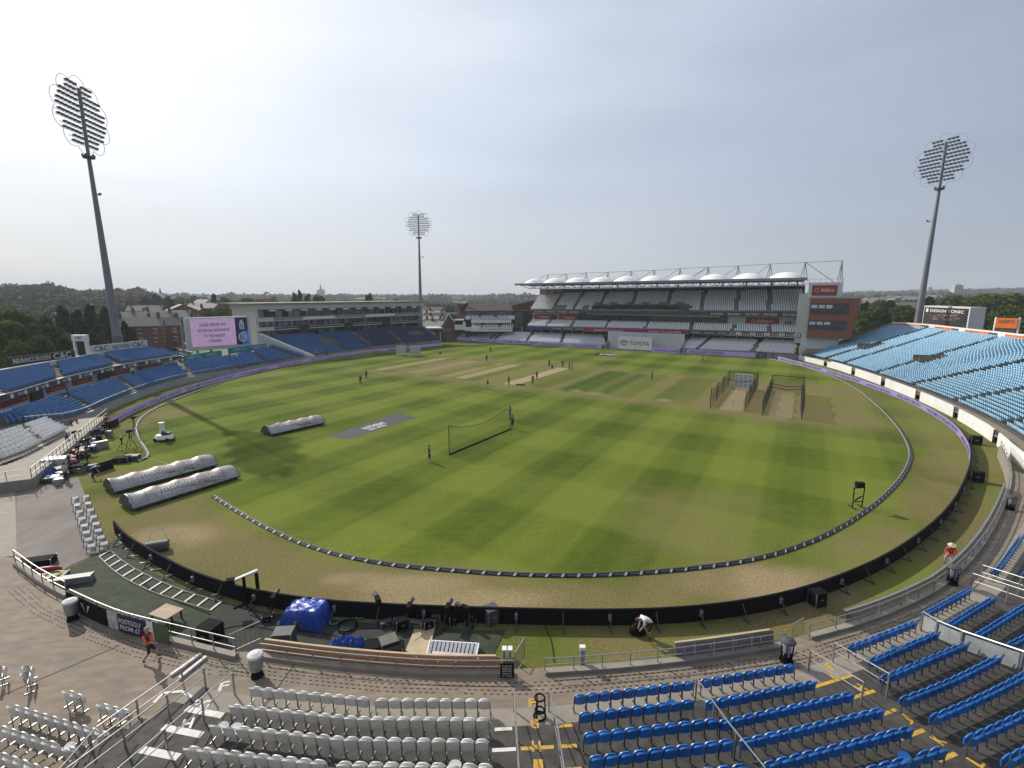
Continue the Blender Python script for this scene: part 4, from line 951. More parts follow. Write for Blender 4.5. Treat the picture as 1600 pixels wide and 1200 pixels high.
mb.hexa([W_(88, 0, 0), W_(97, 3, 0), W_(99, 9, 0), W_(90, 9, 0)], [W_(88, 0, 1.9), W_(97, 3, 3.4), W_(99, 9, 4.6), W_(90, 9, 4.2)]); mb.build('corner_block', M_conc, RS)

# video screen 2 on the right
K3 = Fr(atY(1441, 507, 128), atY(1508, 512, 112))
sc2 = thing('led_screen', 'dark video screen reading DESIGN TONIC beside the right floodlight', 'screen', K3.W(K3.L/2, 0, 6))
_, zA = K3.px(1441, 507); _, zB = K3.px(1445, 479); zA = K3.px(1475, 510)[1]; zB = K3.px(1478, 481)[1]
panel(K3, -.5, K3.L+.5, zA-.4, zB+.35, .15, 3.0, M_offw, 'housing', sc2)
panel(K3, 0, K3.L, zA, zB, 0, .15, mat('dark_led', (.018, .013, .014), .5, .6, .5, emit=.15), 'picture_panel', sc2)
mb = MB(); text(mb, 'DESIGN TONIC', K3.W(K3.L*.16, 0, zA+(zB-zA)*.74), K3.W(K3.L*.93, 0, 0)-K3.W(K3.L*.16, 0, 0), (0, 0, (zB-zA)*.16), (K3.n*-.03).to_3d(), bold=.015)
mb.box(K3.W(K3.L*.08, -.03, zA+(zB-zA)*.83), (.9, .03, .9), K3.rz); mb.build('message', M_white, sc2)
mb = MB(); rr = random.Random(3)
for i in range(22): mb.box(K3.W(K3.L*(.1+.75*rr.random()), -.02-.001*i, zA+(zB-zA)*(.35+.28*rr.random())), (rr.uniform(.5, 2.2), .02, rr.uniform(.1, .5)), K3.rz)
mb.build('picture_detail', mat('dusky_led', (.13, .09, .09), .5, .5, 1.5, emit=.2), sc2)
mb = MB()
for s_ in (1, K3.L/2, K3.L-1): mb.beam(K3.W(s_, 1.5, 0), K3.W(s_, 1.5, zA), .4, .4)
mb.build('support_leg', M_steel, sc2)
q = atY(1572, 513, 96); sb2 = thing('scoreboard', 'small orange topped scoreboard on a white plinth at the right stand back', 'scoreboard', (q.x, q.y, 8))
rzs = -1.15
mb = MB(); mb.box((q.x, q.y, q.z+1.0), (3.2, .5, 1.9), rzs); mb.build('board', M_orange, sb2)
mb = MB(); mb.box((q.x, q.y, q.z-.5), (2.9, .45, .9), rzs); mb.build('dark_panel', M_dgrey, sb2)
mb = MB(); dx = Vector((math.cos(rzs), math.sin(rzs), 0))
for sg_ in (-1, 1): mb.beam(Vector((q.x, q.y, q.z+2.1))+dx*1.75*sg_, Vector((q.x, q.y, 8))+dx*1.75*sg_, .25, .25)
mb.box((q.x, q.y, q.z-1.9), (3.6, .6, 1.8), rzs); mb.build('frame', M_white, sb2)
nn = Vector((math.sin(rzs), -math.cos(rzs), 0)); mb = MB()
text(mb, 'SCARPETTA', Vector((q.x, q.y, q.z+1.0))-dx*1.2+nn*.3, dx*2.4, (0, 0, .6), (0, 0, 0)); mb.build('lettering', M_dgrey, sb2)
# ================================================================ near terrace
def row_line(k):
    base = [(-13.3, 17.5), (-12, 17.2), (-10.5, 16.9), (-5.3, 16.4), (-.8, 16.3), (2.4, 16.5), (7.4, 17.25), (12, 18.25), (15, 19.2), (19.5, 21.05), (24.4, 23.7), (28.0, 26.0), (32.1, 29.0), (37.5, 33), (44, 38.5)]
    p = [Vector((x, y, 0)) for x, y in base]; p = offset(p, -1.12*k) if k else p
    return [Vector((q.x, q.y, 1.0+.3*k)) for q in p]
NT = thing('near_terrace', 'stepped concrete terrace in the foreground carrying white and blue seats', 'stand', (0, 14, 0))
nr = 15
steps = MB()
for k in range(nr):
    z = 1.0+.3*k
    a = smooth_line(offset([Vector((q.x, q.y, 0)) for q in row_line(0)], -1.12*k+.42), 1); b = smooth_line(offset([Vector((q.x, q.y, 0)) for q in row_line(0)], -1.12*(k+1)+.42), 1)
    lo = z-.3 if k else 0
    i0 = 0
    P = [[Vector((p.x, p.y, lo)), Vector((p.x, p.y, z)), Vector((q.x, q.y, z))] for p, q in list(zip(a, b))[i0:]]
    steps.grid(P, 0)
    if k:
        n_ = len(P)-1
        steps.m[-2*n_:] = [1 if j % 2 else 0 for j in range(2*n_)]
steps.build('step', [M_concl, mat('shaded_terrace_tread', (.052, .047, .041), .85, .4, 2.5, .25, dirt=(.028, .026, .024))], NT)  # near-black tread colour holds floor tint plus the shadow behind the seats
# wall along the front of the terrace, with the gaps the photograph shows
def low_wall(pts, z0, z1, th, name, m=M_concl, par=NT):
    mb = MB(); pts = [Vector(p) for p in pts]; o = offset(pts, th)
    mb.grid([[Vector((a.x, a.y, z0)), Vector((a.x, a.y, z1)), Vector((b.x, b.y, z1)), Vector((b.x, b.y, z0))] for a, b in zip(pts, o)])
    a, b = pts[0], o[0]; mb.poly([(a.x, a.y, z0), (a.x, a.y, z1), (b.x, b.y, z1), (b.x, b.y, z0)]); a, b = pts[-1], o[-1]; mb.poly([(a.x, a.y, z0), (b.x, b.y, z0), (b.x, b.y, z1), (a.x, a.y, z1)])
    return mb.build(name, m, par)
WA = [at(u, v, 1.0) for u, v in [(20,884),(60,915),(100,936)]]; WA2 = [at(u, v, 1.0) for u, v in [(108,950),(180,985),(250,1003),(366,1032)]]
WB = [at(u, v, 1.0) for u, v in [(405,1030),(500,1043),(620,1054),(700,1058),(803,1058)]]
WC = [at(u, v, 1.0) for u, v in [(852,1056),(950,1050),(1050,1040),(1140,1028),(1228,1014)]]
WD = [at(u, v, 1.0) for u, v in [(1268,1000),(1350,978),(1420,950),(1480,918),(1530,868),(1562,815),(1580,765),(1582,735),(1566,700)]]
for wl, z0, z1 in ((WA, 0, 1.2), (WA2, 0, 1.2), (WB, 0, 1.15), (WC, 0, 1.15), (WD, 0, 1.15)): low_wall(smooth_line(wl, 1), z0, z1, .28, 'front_wall')
# concrete apron behind the front wall and the flat standing area at left
mb = MB()
fr_ = [at(u, v, 1.0) for u, v in [(-260,860),(-60,868),(20,870),(60,900),(105,935),(180,968),(250,992),(366,1018),(405,1018),(500,1030),(620,1041),(803,1045),(852,1043),(1050,1027),(1228,1001),(1268,988),(1350,964),(1420,937),(1480,905),(1530,855),(1562,803),(1580,760),(1582,735)]]
bk_ = [Vector(p) for p in [(-44, 4, 1), (-38, 6, 1), (-30, 6, 1), (-26, 7, 1), (-22, 8, 1), (-17, 8.5, 1), (-13.5, 10, 1), (-12.5, 15.8, 1), (-11.6, 16.2, 1), (-8, 15.8, 1), (-4.6, 15.8, 1), (-.4, 15.6, 1), (1.6, 15.8, 1), (7.4, 16.4, 1), (13, 17.9, 1), (14.6, 18.4, 1), (18.3, 19.6, 1), (21.6, 21.3, 1), (26, 24.0, 1), (31.5, 27.6, 1), (37, 32.5, 1), (43, 39, 1), (46.5, 42, 1)]]
fr_ = resample(fr_, 120); bk_ = resample(bk_, 120)
mb.grid([[a.lerp(b, t)-Vector((0, 0, .006)) for t in np.linspace(0, 1, 8)] for a, b in zip(fr_, bk_)]); mb.grid([[Vector((a.x, a.y, 0)), Vector((a.x, a.y, .994))] for a in fr_]); mb.build('walkway', M_conc, NT)
# little dark drainage slots set in rows behind the wall
mb = MB(); dl = resample(fr_[20:], 620)
for i in range(len(dl)-1):
    d = (dl[i+1]-dl[i]).normalized(); n_ = Vector((-d.y, d.x, 0))
    for k_, r_ in enumerate((.8, 1.0, 1.2, 1.4)):
        if (i+k_) % 2 and random.random() > .1 and -27 < dl[i].x < 24:
            c = dl[i]-n_*r_*-1; c = dl[i]+Vector((d.y, -d.x, 0))*r_
            mb.box((c.x, c.y, .999), (.13, .045, .008), math.atan2(d.y, d.x))
tag(mb.build('drain_slot', M_dark, NT), kind='stuff')
# blocks behind the first rows at left: flat slab steps for the left stair
AIS = MB(); YL = MB(); WL_ = MB()
def aisle_paint(mbx, x0, x1, k, d=.07, y=None):
    mb_ = MB()
    ln = resample(offset([Vector((q.x, q.y, 0)) for q in row_line(0)], -1.12*k+.40), 400)
    pts = [p for p in ln if x0 <= p.x <= x1]
    if len(pts) < 2: return
    z = 1.0+.3*k+.004
    o = offset(pts, -d*2)
    mb_.grid([[Vector((a.x, a.y, z)), Vector((b.x, b.y, z))] for a, b in zip(pts, o)])
    mb_.build('yellow_nosing' if mbx is YL else 'white_nosing', M_yel if mbx is YL else M_wpaint, NT)
for k in range(0, 9):
    aisle_paint(YL, 1.55, 2.35, k+1); aisle_paint(WL_, -.75, .15, k+1)
    if k in (1, 2, 3, 4, 5): aisle_paint(YL, .25, 1.5, k+1)
    aisle_paint(YL, 12.0+.32*k, 14.3+.02*k, k+1); aisle_paint(WL_, -12.6, -10.9, k+1, .13)
def paint_letters(lst, m, name):
    for ch, x, y, z, s_, a in lst:
        mb = MB()
        ex = Vector((math.cos(a), math.sin(a), 0))*s_*.75; ey = Vector((-math.sin(a), math.cos(a), 0))*s_
        text(mb, ch, (x-ex.x/2-ey.x/2, y-ex.y/2-ey.y/2, z), ex, ey, (0, 0, .008), bold=.03); mb.build(name, m, NT)
L1 = []
for i, ch in enumerate('FGHI'):
    q = at(832+i*3, [1098, 1131, 1166, 1196][i], 1.0+.3*i); L1.append((ch, q.x, q.y, 1.0+.3*i, .42, 0))
for i, (ch, u, v) in enumerate([('F', 1297, 1042), ('G', 1303, 1056), ('H', 1345, 1075), ('J', 1417, 1124), ('K', 1466, 1156), ('L', 1525, 1190)]):
    k = max(0, i-0); q = at(u, v, 1.0+.3*k); L1.append((ch, q.x, q.y, 1.0+.3*k, .4, .5))
paint_letters(L1, M_yel, 'row_letter')
paint_letters([('F', at(350, 1072, 1).x, at(350, 1072, 1).y, 1.0, .5, .3), ('G', at(320, 1102, 1.0).x, at(320, 1102, 1.0).y, 1.0, .5, .3), ('H', at(293, 1131, 1.3).x, at(293, 1131, 1.3).y, 1.3, .5, .3)], M_wpaint, 'row_letter')

# ---------------------------------------------------------------- seats
def seat_parts():
    """tip-up seat, back towards -y, row direction x; faces +y"""
    P = []; Q = []
    back = MB()
    for i in range(7):
        x = -.215+.43*i/6; r = []; q = []
        edge = abs(x)/.215
        for j in range(6):
            t = j/5; z = .36+.47*t-.085*edge**3*t**3
            y = -.06-.07*t-.045*(1-edge**2)+(.03 if j == 5 else 0)*0
            r.append(Vector((x*(1-.08*t**3), y, z))); q.append(Vector((x*(1-.08*t**3), y-.022, z)))
        P.append(r); Q.append(q)
    back.grid(P); back.grid([c[::-1] for c in Q])
    back.grid([[a[-1], b[-1]+Vector((0, -.03, -.02))] for a, b in zip(P, Q)]); back.grid([[P[0][j], Q[0][j]] for j in range(6)]); back.grid([[P[-1][j], Q[-1][j]] for j in range(6)])
    pan = MB(); P = []; Q = []
    for i in range(7):
        x = -.205+.41*i/6; edge = abs(x)/.205; r = []; q = []
        for j in range(5):
            t = j/4; z = .30+.37*t-.10*edge**3*t**2; y = .03+.03*math.sin(t*3)+.05*(1-t)*.3+.02*edge**2
            r.append(Vector((x, y, z))); q.append(Vector((x, y+.035, z)))
        P.append(r); Q.append(q)
    pan.grid([c[::-1] for c in P]); pan.grid(Q); pan.grid([[a[-1], b[-1]] for a, b in zip(P, Q)]); pan.grid([[a[0], b[0]] for a, b in zip(P, Q)]); pan.grid([[P[0][j], Q[0][j]] for j in range(5)]); pan.grid([[P[-1][j], Q[-1][j]] for j in range(5)])
    fr = MB()
    for sx in (-.238, .238):
        fr.beam((sx, -.05, 0), (sx, -.03, .45), .035, .03); fr.beam((sx, -.03, .42), (sx, -.11, .74), .028, .03); fr.beam((sx, -.16, .015), (sx, .14, .015), .03, .03)
    fr.beam((-.238, -.03, .38), (.238, -.03, .38), .03, .03)
    return back, pan, fr
def make_seat(m, label, group, cat='seat'):
    t = thing('stadium_seat', label, cat, (0, 0, 0), group)
    b, p, f = seat_parts(); b.build('backrest', m, t, smooth=True); p.build('seat_pan', m, t, smooth=True); f.build('frame', M_dgrey if m is M_blue else M_steel, t)
    return t
near_b = []; near_w = []
def place_row(lst, zt, a, b, label, sp=.485, jx=None):
    n_ = max(1, round((b-a).length/sp)); d = (b-a)
    for i in range(n_):
        p = a+d*((i+.5)/n_); ang = math.atan2(d.y, d.x); lst.append((p.x, p.y, zt, ang, label))
def px_row(lst, k, pts, label):
    z = 1.0+.3*k
    for (u0, v0), (u1, v1) in pts:
        a = at(u0, v0, z+.83); b = at(u1, v1, z+.83); a.z = b.z = z; n_ = Vector((-(b-a).y, (b-a).x, 0)).normalized()*.13
        L_ = (b-a).length
        if L_ > 6:                              # follow the curve of the terrace
            rl = resample(row_line(k), 400); best = lambda p: min(rl, key=lambda q: (q.x-p.x)**2+(q.y-p.y)**2)
            m_ = (a+b)/2; q = best(m_); ea, eb = best(a), best(b); sag = (q-(ea+eb)/2); mid = m_+Vector((sag.x, sag.y, 0))
            pts_ = resample(smooth_line([a, a.lerp(mid, .5)+Vector((sag.x, sag.y, 0))*.22, mid, mid.lerp(b, .5)+Vector((sag.x, sag.y, 0))*.22, b], 1), 5)
            for p0, p1 in zip(pts_, pts_[1:]):
                pass
            cnt = round(L_/.485); rs_ = resample(pts_, cnt+1)
            for p0, p1 in zip(rs_, rs_[1:]): c = (p0+p1)/2+n_; lst.append((c.x, c.y, z, math.atan2((p1-p0).y, (p1-p0).x), label))
        else: place_row(lst, z, a+n_, b+n_, label)
ORD = ['front', 'second', 'third', 'fourth', 'fifth', 'sixth', 'seventh', 'eighth']
Wr = [[((388,1072),(575,1090)),((585,1091),(766,1092))],[((356,1100),(556,1120)),((556,1120),(764,1122))],[((325,1130),(535,1152)),((535,1152),(764,1156))],[((285,1166),(506,1190)),((523,1191),(770,1195))]]
for k, r in enumerate(Wr): px_row(near_w, k, r, 'white tip-up seat in the %s row of the centre white block' % ORD[k])
for k in (4, 5): px_row(near_w, k, [((285-40*(k-3), 1166+42*(k-3)), (770, 1195+42*(k-3)))], 'white tip-up seat in the %s row of the centre white block' % ORD[k])
B1 = [[((898,1086),(1087,1063)),((1098,1061),(1246,1036))],[((906,1114),(1087,1092)),((1107,1095),(1278,1062))],[((913,1146),(1125,1122)),((1129,1126),(1338,1080))],[((922,1183),(1149,1155)),((1162,1156),(1385,1105))],[((926,1222),(1173,1194)),((1200,1192),(1432,1133))],[((1200,1240),(1485,1165))]]
for k, r in enumerate(B1): px_row(near_b, k, r, 'blue tip-up seat in the %s row between centre and right stairs' % ORD[k])
B2 = [[((1332,1008),(1437,967)),((1449,955),(1521,916))],[((1366,1029),(1471,984)),((1488,972),(1560,928))],[((1384,1056),(1518,1000)),((1533,988),(1620,934))],[((1417,1089),(1570,1020)),((1584,1003),(1640,975))],[((1465,1117),(1660,1017))],[((1521,1150),(1690,1060))],[((1581,1183),(1720,1112))]]
for k, r in enumerate(B2): px_row(near_b, k, r, 'blue tip-up seat in the %s row right of the right stair' % ORD[k])
for k in range(8):
    ln = resample(offset([Vector((q.x, q.y, 0)) for q in row_line(0)], -1.12*k), 300); pts = [p for p in ln if p.x > 27.0+.9*k and p.x < 33.5+.9*k]
    if len(pts) > 2:
        cnt = round(length(pts)/.485); rs_ = resample(pts, cnt+1)
        for p0, p1 in zip(rs_, rs_[1:]):
            c = (p0+p1)/2; 
            near_b.append((c.x, c.y, 1+.3*k, math.atan2((p1-p0).y, (p1-p0).x), 'blue tip-up seat in the %s row of the block at the right picture edge' % ORD[k]))
# white block at lower left, facing the field more squarely
for k, r in enumerate([((9,1100),(163,1146)), ((-40,1124),(111,1171)), ((-60,1158),(70,1204)), ((-80,1196),(30,1240))]):
    px_row(near_w, k*.5, [r], 'white tip-up seat in the %s row of the lower left block' % ORD[k])
for (u, v, n_, a, lb) in [(44, 1044, 2, -.9, 'white seat standing loose with another on the open concrete at lower left'), (115, 1078, 2, -.35, 'white seat in the pair beside the lower left block'), (178, 1100, 3, -.25, 'white seat in the trio beside the left stair'), (2, 1038, 1, -.8, 'single white seat at the very left edge of the concrete')]:
    q = at(u, v, 1.83)
    for i in range(n_): near_w.append((q.x+math.cos(a)*(i-.5*(n_-1))*.49, q.y+math.sin(a)*(i-.5*(n_-1))*.49, 1.0, a, lb))
def emit_seats(lst, m, kind, group):
    proto = None; rest = []
    vis = []
    for s_ in lst:
        u, v = proj((s_[0], s_[1], s_[2]+.6)); (vis if -12 < u < 1612 and v < 1214 else rest).append(s_)
    vis.sort(key=lambda s_: (s_[0]**2+s_[1]**2)); rest += vis[299:]; vis = vis[:299]
    for s_ in vis:
        if proto is None: proto = make_seat(m, s_[4], group)
        o = inst(proto, USED, (s_[0], s_[1], s_[2]), s_[3]+random.uniform(-.05, .05), s_[4])
        if o is not proto and random.random() < .02:      # a few seats left folded down
            for ch in o.children:
                if ch.name.startswith('seat_pan'): p_ = Vector((0, .06, .34)); ch.rotation_euler.x = -1.3; ch.location = p_-Matrix.Rotation(-1.3, 3, 'X') @ p_
    return rest
rb_ = emit_seats(near_b, M_blue, 'blue', 'blue seats on the near terrace')
rw_ = emit_seats(near_w, M_plas, 'white', 'white seats on the near terrace')
def merge_seats(name, lst, mats, label):
    bk = [(-.225, -.06, .40), (.225, -.06, .40), (.21, -.14, .80), (-.21, -.14, .80), (-.225, -.10, .40), (.225, -.10, .40), (.21, -.18, .80), (-.21, -.18, .80),
          (-.21, .05, .34), (.21, .05, .34), (.20, .10, .70), (-.20, .10, .70), (-.21, .12, .36), (.21, .12, .36), (.20, .15, .68), (-.20, .15, .68),
          (-.24, -.05, 0), (-.20, -.05, 0), (-.20, -.05, .42), (-.24, -.05, .42)]
    fs = [(0, 1, 2, 3), (7, 6, 5, 4), (3, 2, 6, 7), (0, 3, 7, 4), (1, 5, 6, 2), (8, 9, 10, 11), (15, 14, 13, 12), (11, 10, 14, 15), (8, 11, 15, 12), (9, 13, 14, 10), (16, 17, 18, 19)]
    T = np.array(bk); FF = np.array([f for f in fs]); n_ = len(lst); A = np.array([(s_[0], s_[1], s_[2], s_[3], (s_[4] if not isinstance(s_[4], str) else 0)) for s_ in lst], float)
    A[:, 3] += np.random.default_rng(1).normal(0, .03, n_)
    c, s_ = np.cos(A[:, 3])[:, None], np.sin(A[:, 3])[:, None]
    tip = np.random.default_rng(2).random(n_) < .03
    X = T[None, :, 0]*c-T[None, :, 1]*s_+A[:, 0:1]; Y = T[None, :, 0]*s_+T[None, :, 1]*c+A[:, 1:2]; Zz = np.repeat(T[None, :, 2], n_, 0)+A[:, 2:3]
    V = np.stack([X, Y, Zz], 2).reshape(-1, 3); nv = len(bk)
    F = (FF[None]+np.arange(n_)[:, None, None]*nv).reshape(-1, 4)
    me = bpy.data.meshes.new(name); me.vertices.add(len(V)); me.vertices.foreach_set('co', V.ravel()); me.loops.add(F.size); me.loops.foreach_set('vertex_index', F.ravel())
    me.polygons.add(len(F)); me.polygons.foreach_set('loop_start', np.arange(0, F.size, 4)); me.polygons.foreach_set('loop_total', np.full(len(F), 4))
    for m_ in mats: me.materials.append(m_)
    mi = np.repeat(A[:, 4].astype(int), len(fs)); mi = mi.reshape(n_, len(fs)); mi[:, -1] = len(mats)-1; me.polygons.foreach_set('material_index', mi.ravel().astype(np.int32)); me.update()
    o = bpy.data.objects.new(name, me); COL.objects.link(o); tag(o, label, 'seats', None, 'stuff'); print(name, n_)
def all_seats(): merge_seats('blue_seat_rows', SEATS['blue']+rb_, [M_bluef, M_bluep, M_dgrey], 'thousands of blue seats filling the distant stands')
def all_white(): merge_seats('white_seat_rows', SEATS['white']+rw_, [M_plasf, M_plasf, M_dgrey], 'thousands of white seats filling the grandstand and pavilion')

# ================================================================ floodlights
def floodlight(loc, top, yaw, label, lean=(0, 0), hs=1.0):
    loc = Vector(loc); H_ = top; t = thing('floodlight_mast', label, 'floodlight', loc, 'stadium floodlight masts')
    hd = 12.0*hs
    zc = H_-hd*.42
    mb = MB(); mb.tube([loc, loc+Vector((lean[0]*.2, lean[1]*.2, H_*.2)), loc+Vector((lean[0], lean[1], H_-hd))], [.88, .74, .32], 16, cap=True)
    mb.tube([loc+Vector((lean[0], lean[1], H_-hd)), loc+Vector((lean[0], lean[1], H_))], .30, 10); mb.build('pole', mat('mast_grey', (.16, .165, .19), .5, .12, .3), t)
    mb = MB(); mb.tube([loc, loc+Vector((lean[0]*.1, lean[1]*.1, H_*.16))], [1.0, .9], 16); mb.build('pole_base', mat('mast_dark', (.07, .07, .085), .5, .12, .3), t)
    e = Vector((math.cos(yaw), math.sin(yaw), 0)); n_ = Vector((-math.sin(yaw), math.cos(yaw), 0)); C = loc+Vector((lean[0], lean[1], 0))
    rows = [(.95, 3, 2.6), (.80, 5, 4.4), (.64, 6, 5.2), (.48, 6.5, 5.6), (.32, 5.5, 4.8), (.17, 3.5, 3.2)]
    lm = None
    for f_, c_, hw in rows:
        hw *= 1.12*hs
        z = H_-hd+hd*f_
        for dz in (0, .92*hs):
            mb = MB(); mb.beam(C+e*-hw+Vector((0, 0, z+dz))+n_*.5, C+e*hw+Vector((0, 0, z+dz))+n_*.5, .07, .07); mb.build('lamp_rail', M_dgrey, t)
            cnt = min(6, int(hw/hs/.95))
            for i in range(-cnt, cnt+1):
                if abs(i) < .5: continue
                p = C+e*(i*.93*hs+(.2 if dz else -.1))+Vector((0, 0, z+dz))-n_*.1; lm = MB()
                lm.hexa([p+e*-.24+n_*.0+Vector((0, 0, -.08)), p+e*.24+Vector((0, 0, -.08)), p+e*.2+n_*.5+Vector((0, 0, .05)), p-e*.2+n_*.5+Vector((0, 0, .05))],
                        [p+e*-.33*hs+Vector((0, 0, .36*hs)), p+e*.33*hs+Vector((0, 0, .36*hs)), p+e*.26*hs+n_*.6*hs+Vector((0, 0, .34*hs)), p-e*.26*hs+n_*.6*hs+Vector((0, 0, .34*hs))]); lm.build('lamp', mat('lamp_housing', (.03, .03, .04), .4, .2, 2), t)
    mb = MB(); pts = []
    # looping petal outline round the head
    for k in range(241):
        a = 2*math.pi*k/240; r_ = .93+.17*abs(math.sin(a*5))**.8
        pts.append(C+e*(6.7*hs*r_*math.cos(a))+Vector((0, 0, zc+.2+6.3*hs*r_*math.sin(a)))+n_*.2)
    mb.tube(pts, .05, 5, cap=False); mb.build('outline_hoop', M_steel, t)
    mb = MB(); mb.tube([C+Vector((0, 0, H_-hd-.2)), C+Vector((0, 0, H_-hd+.1))], 1.0, 10)
    for a in range(6): mb.box(C+Vector((math.cos(a)*.9, math.sin(a)*.9, H_-hd+.3)), (.3, .3, .35), a)
    mb.build('collar', M_dgrey, t)
    mb = MB(); q = C*.0+loc+Vector((lean[0]*.8, lean[1]*.8, H_*.66)); mb.box(q+e*1.0, (1.0, .2, .15), yaw); mb.box(q+e*1.5+Vector((0, 0, .25)), (.35, .35, .35), yaw); mb.build('bracket_camera', M_dgrey, t)
    return t
YB = 100.0; b0 = atY(184, 530, YB); t0 = atY(123.5, 141, YB)
floodlight((b0.x, YB, 0), t0.z+.3, math.atan2(1,-.1), 'tall grey floodlight mast with oval lamp head rising behind the left terrace', (t0.x-b0.x, 0))
YB = 122.0; b0 = atY(1433, 505, YB); t0 = atY(1478.5, 223, YB)
floodlight((b0.x, YB, 0), t0.z+.2, math.atan2(.95,-.31), 'tall grey floodlight mast beside the dark video screen on the right', (t0.x-b0.x, 0), .86)
YB = 205.0; b0 = atY(657.5, 500, YB); t0 = atY(653.5, 336, YB)
floodlight((b0.x, YB, 0), t0.z, .33, 'slender floodlight mast far away behind the glazed stand', (t0.x-b0.x, 0), .74)
# ================================================================ trees, houses, far buildings
def leaf_mat(name, c1, c2):
    m = bpy.data.materials.new(name); m.use_nodes = True; nt = m.node_tree; b = nt.nodes['Principled BSDF']; n = nt.nodes.new; lk = nt.links.new
    oi = n('ShaderNodeObjectInfo'); g = n('ShaderNodeNewGeometry'); t = n('ShaderNodeTexNoise'); t.inputs['Scale'].default_value = .45; t.inputs['Detail'].default_value = 6; lk(g.outputs['Position'], t.inputs[0])
    ad = n('ShaderNodeMath'); ad.operation = 'MULTIPLY_ADD'; lk(oi.outputs['Random'], ad.inputs[0]); ad.inputs[1].default_value = .45; lk(t.outputs[0], ad.inputs[2])
    r = n('ShaderNodeValToRGB'); r.color_ramp.elements[0].position = .4; r.color_ramp.elements[1].position = .95; r.color_ramp.elements[0].color = c1+(1,); r.color_ramp.elements[1].color = c2+(1,)
    lk(ad.outputs[0], r.inputs[0]); lk(r.outputs[0], b.inputs['Base Color']); b.inputs['Roughness'].default_value = .7; b.inputs['Specular IOR Level'].default_value = .05
    tl = n('ShaderNodeBsdfTranslucent'); lk(r.outputs[0], tl.inputs[0]); ms = n('ShaderNodeMixShader'); ms.inputs[0].default_value = .25; lk(b.outputs[0], ms.inputs[1]); lk(tl.outputs[0], ms.inputs[2]); lk(ms.outputs[0], nt.nodes['Material Output'].inputs[0])
    return m
LM = [leaf_mat('foliage_mid', (.028, .052, .013), (.125, .165, .035)), leaf_mat('foliage_dark', (.016, .032, .013), (.06, .085, .03)), leaf_mat('foliage_olive', (.04, .055, .015), (.16, .17, .04))]
M_bark = mat('bark', (.07, .055, .04), .9, .3, 4)
def make_tree(kind, seed):
    rr = np.random.default_rng(seed); rd = random.Random(seed)
    name = 'conifer_tree' if kind == 1 else 'broadleaf_tree'
    t = thing(name, 'tree', 'tree'); tr = MB()
    H_ = 12.0; tr.tube([(0, 0, -1.5), (.1, .05, 3), (0, .1, 7.5)], [.38, .28, .12], 7)
    lobes = []
    if kind == 1:
        for i in range(34):
            z = 1.2+10.8*(i/34); r_ = 3.6*(1-(z/12.8))**.8+.3; a = rd.random()*6.3; lobes.append((math.cos(a)*r_*.6, math.sin(a)*r_*.6, z, r_*.62, .9))
    else:
        for i in range(26):
            a = rd.random()*6.3; z = rd.uniform(3.2, 10.8); R_ = 4.3*math.sin(min(1, max(.12, (z-1.2)/10.4))*math.pi)**.6; q = R_*rd.uniform(.25, .8)
            lobes.append((math.cos(a)*q, math.sin(a)*q, z, rd.uniform(1.2, 2.2), .8))
            if i % 4 == 0: tr.tube([(0, 0, 3+rd.random()*2), (math.cos(a)*q*.5, math.sin(a)*q*.5, z*.75), (math.cos(a)*q, math.sin(a)*q, z)], [.16, .1, .05], 5)
    tr.build('trunk', M_bark, t)
    V = []; n_per = 150
    for (x, y, z, r_, sq) in lobes:
        d = rr.normal(size=(n_per, 3)); d /= np.linalg.norm(d, axis=1)[:, None]; rad = r_*(.55+.5*rr.random(n_per)**.5)
        c = np.array([x, y, z])+d*rad[:, None]*np.array([1, 1, sq])
        s_ = rr.uniform(.22, .48, n_per)*(1.0 if kind != 1 else .8)
        u_ = rr.normal(size=(n_per, 3))+d*.2; u_ /= np.linalg.norm(u_, axis=1)[:, None]; w_ = np.cross(u_, rr.normal(size=(n_per, 3))); w_ /= np.linalg.norm(w_, axis=1)[:, None]
        V.append(np.stack([c-u_*s_[:, None], c+w_*s_[:, None]*.8, c+u_*s_[:, None], c-w_*s_[:, None]*.8], 1))
    V = np.concatenate(V).reshape(-1, 3); mb = MB(); me = bpy.data.meshes.new('crown'); nF = len(V)//4
    me.vertices.add(len(V)); me.vertices.foreach_set('co', V.ravel()); me.loops.add(len(V)); me.loops.foreach_set('vertex_index', np.arange(len(V)))
    me.polygons.add(nF); me.polygons.foreach_set('loop_start', np.arange(0, len(V), 4)); me.polygons.foreach_set('loop_total', np.full(nF, 4)); me.materials.append(LM[kind]); me.update()
    o = bpy.data.objects.new('crown', me); COL.objects.link(o); o.parent = t
    return t
TP = {0: [make_tree(0, 1), make_tree(0, 2), make_tree(0, 3)], 1: [make_tree(1, 4), make_tree(1, 5)], 2: [make_tree(2, 6), make_tree(2, 7)]}
rt = random.Random(12)
KN = {0: 'leafy green tree', 1: 'dark evergreen tree', 2: 'olive green tree'}
def tree_px(u, vtop, Y, wpx, kind, where, zb=None):
    p = atY(u, vtop, Y); zb = -.2 if zb is None else zb; h = max(3.5, p.z-zb); wid = wpx/FPX*math.hypot(Y, 0)*1.0
    src = rt.choice(TP[kind]); sz = h/12.4; sx = max(.55*sz, min(1.8*sz, wid/9.0))
    o = inst(src, USED, (p.x, Y, zb), rt.random()*6.28, '%s %s' % (KN[kind], where), 'trees %s' % where, (sx, sx, sz))
    return o
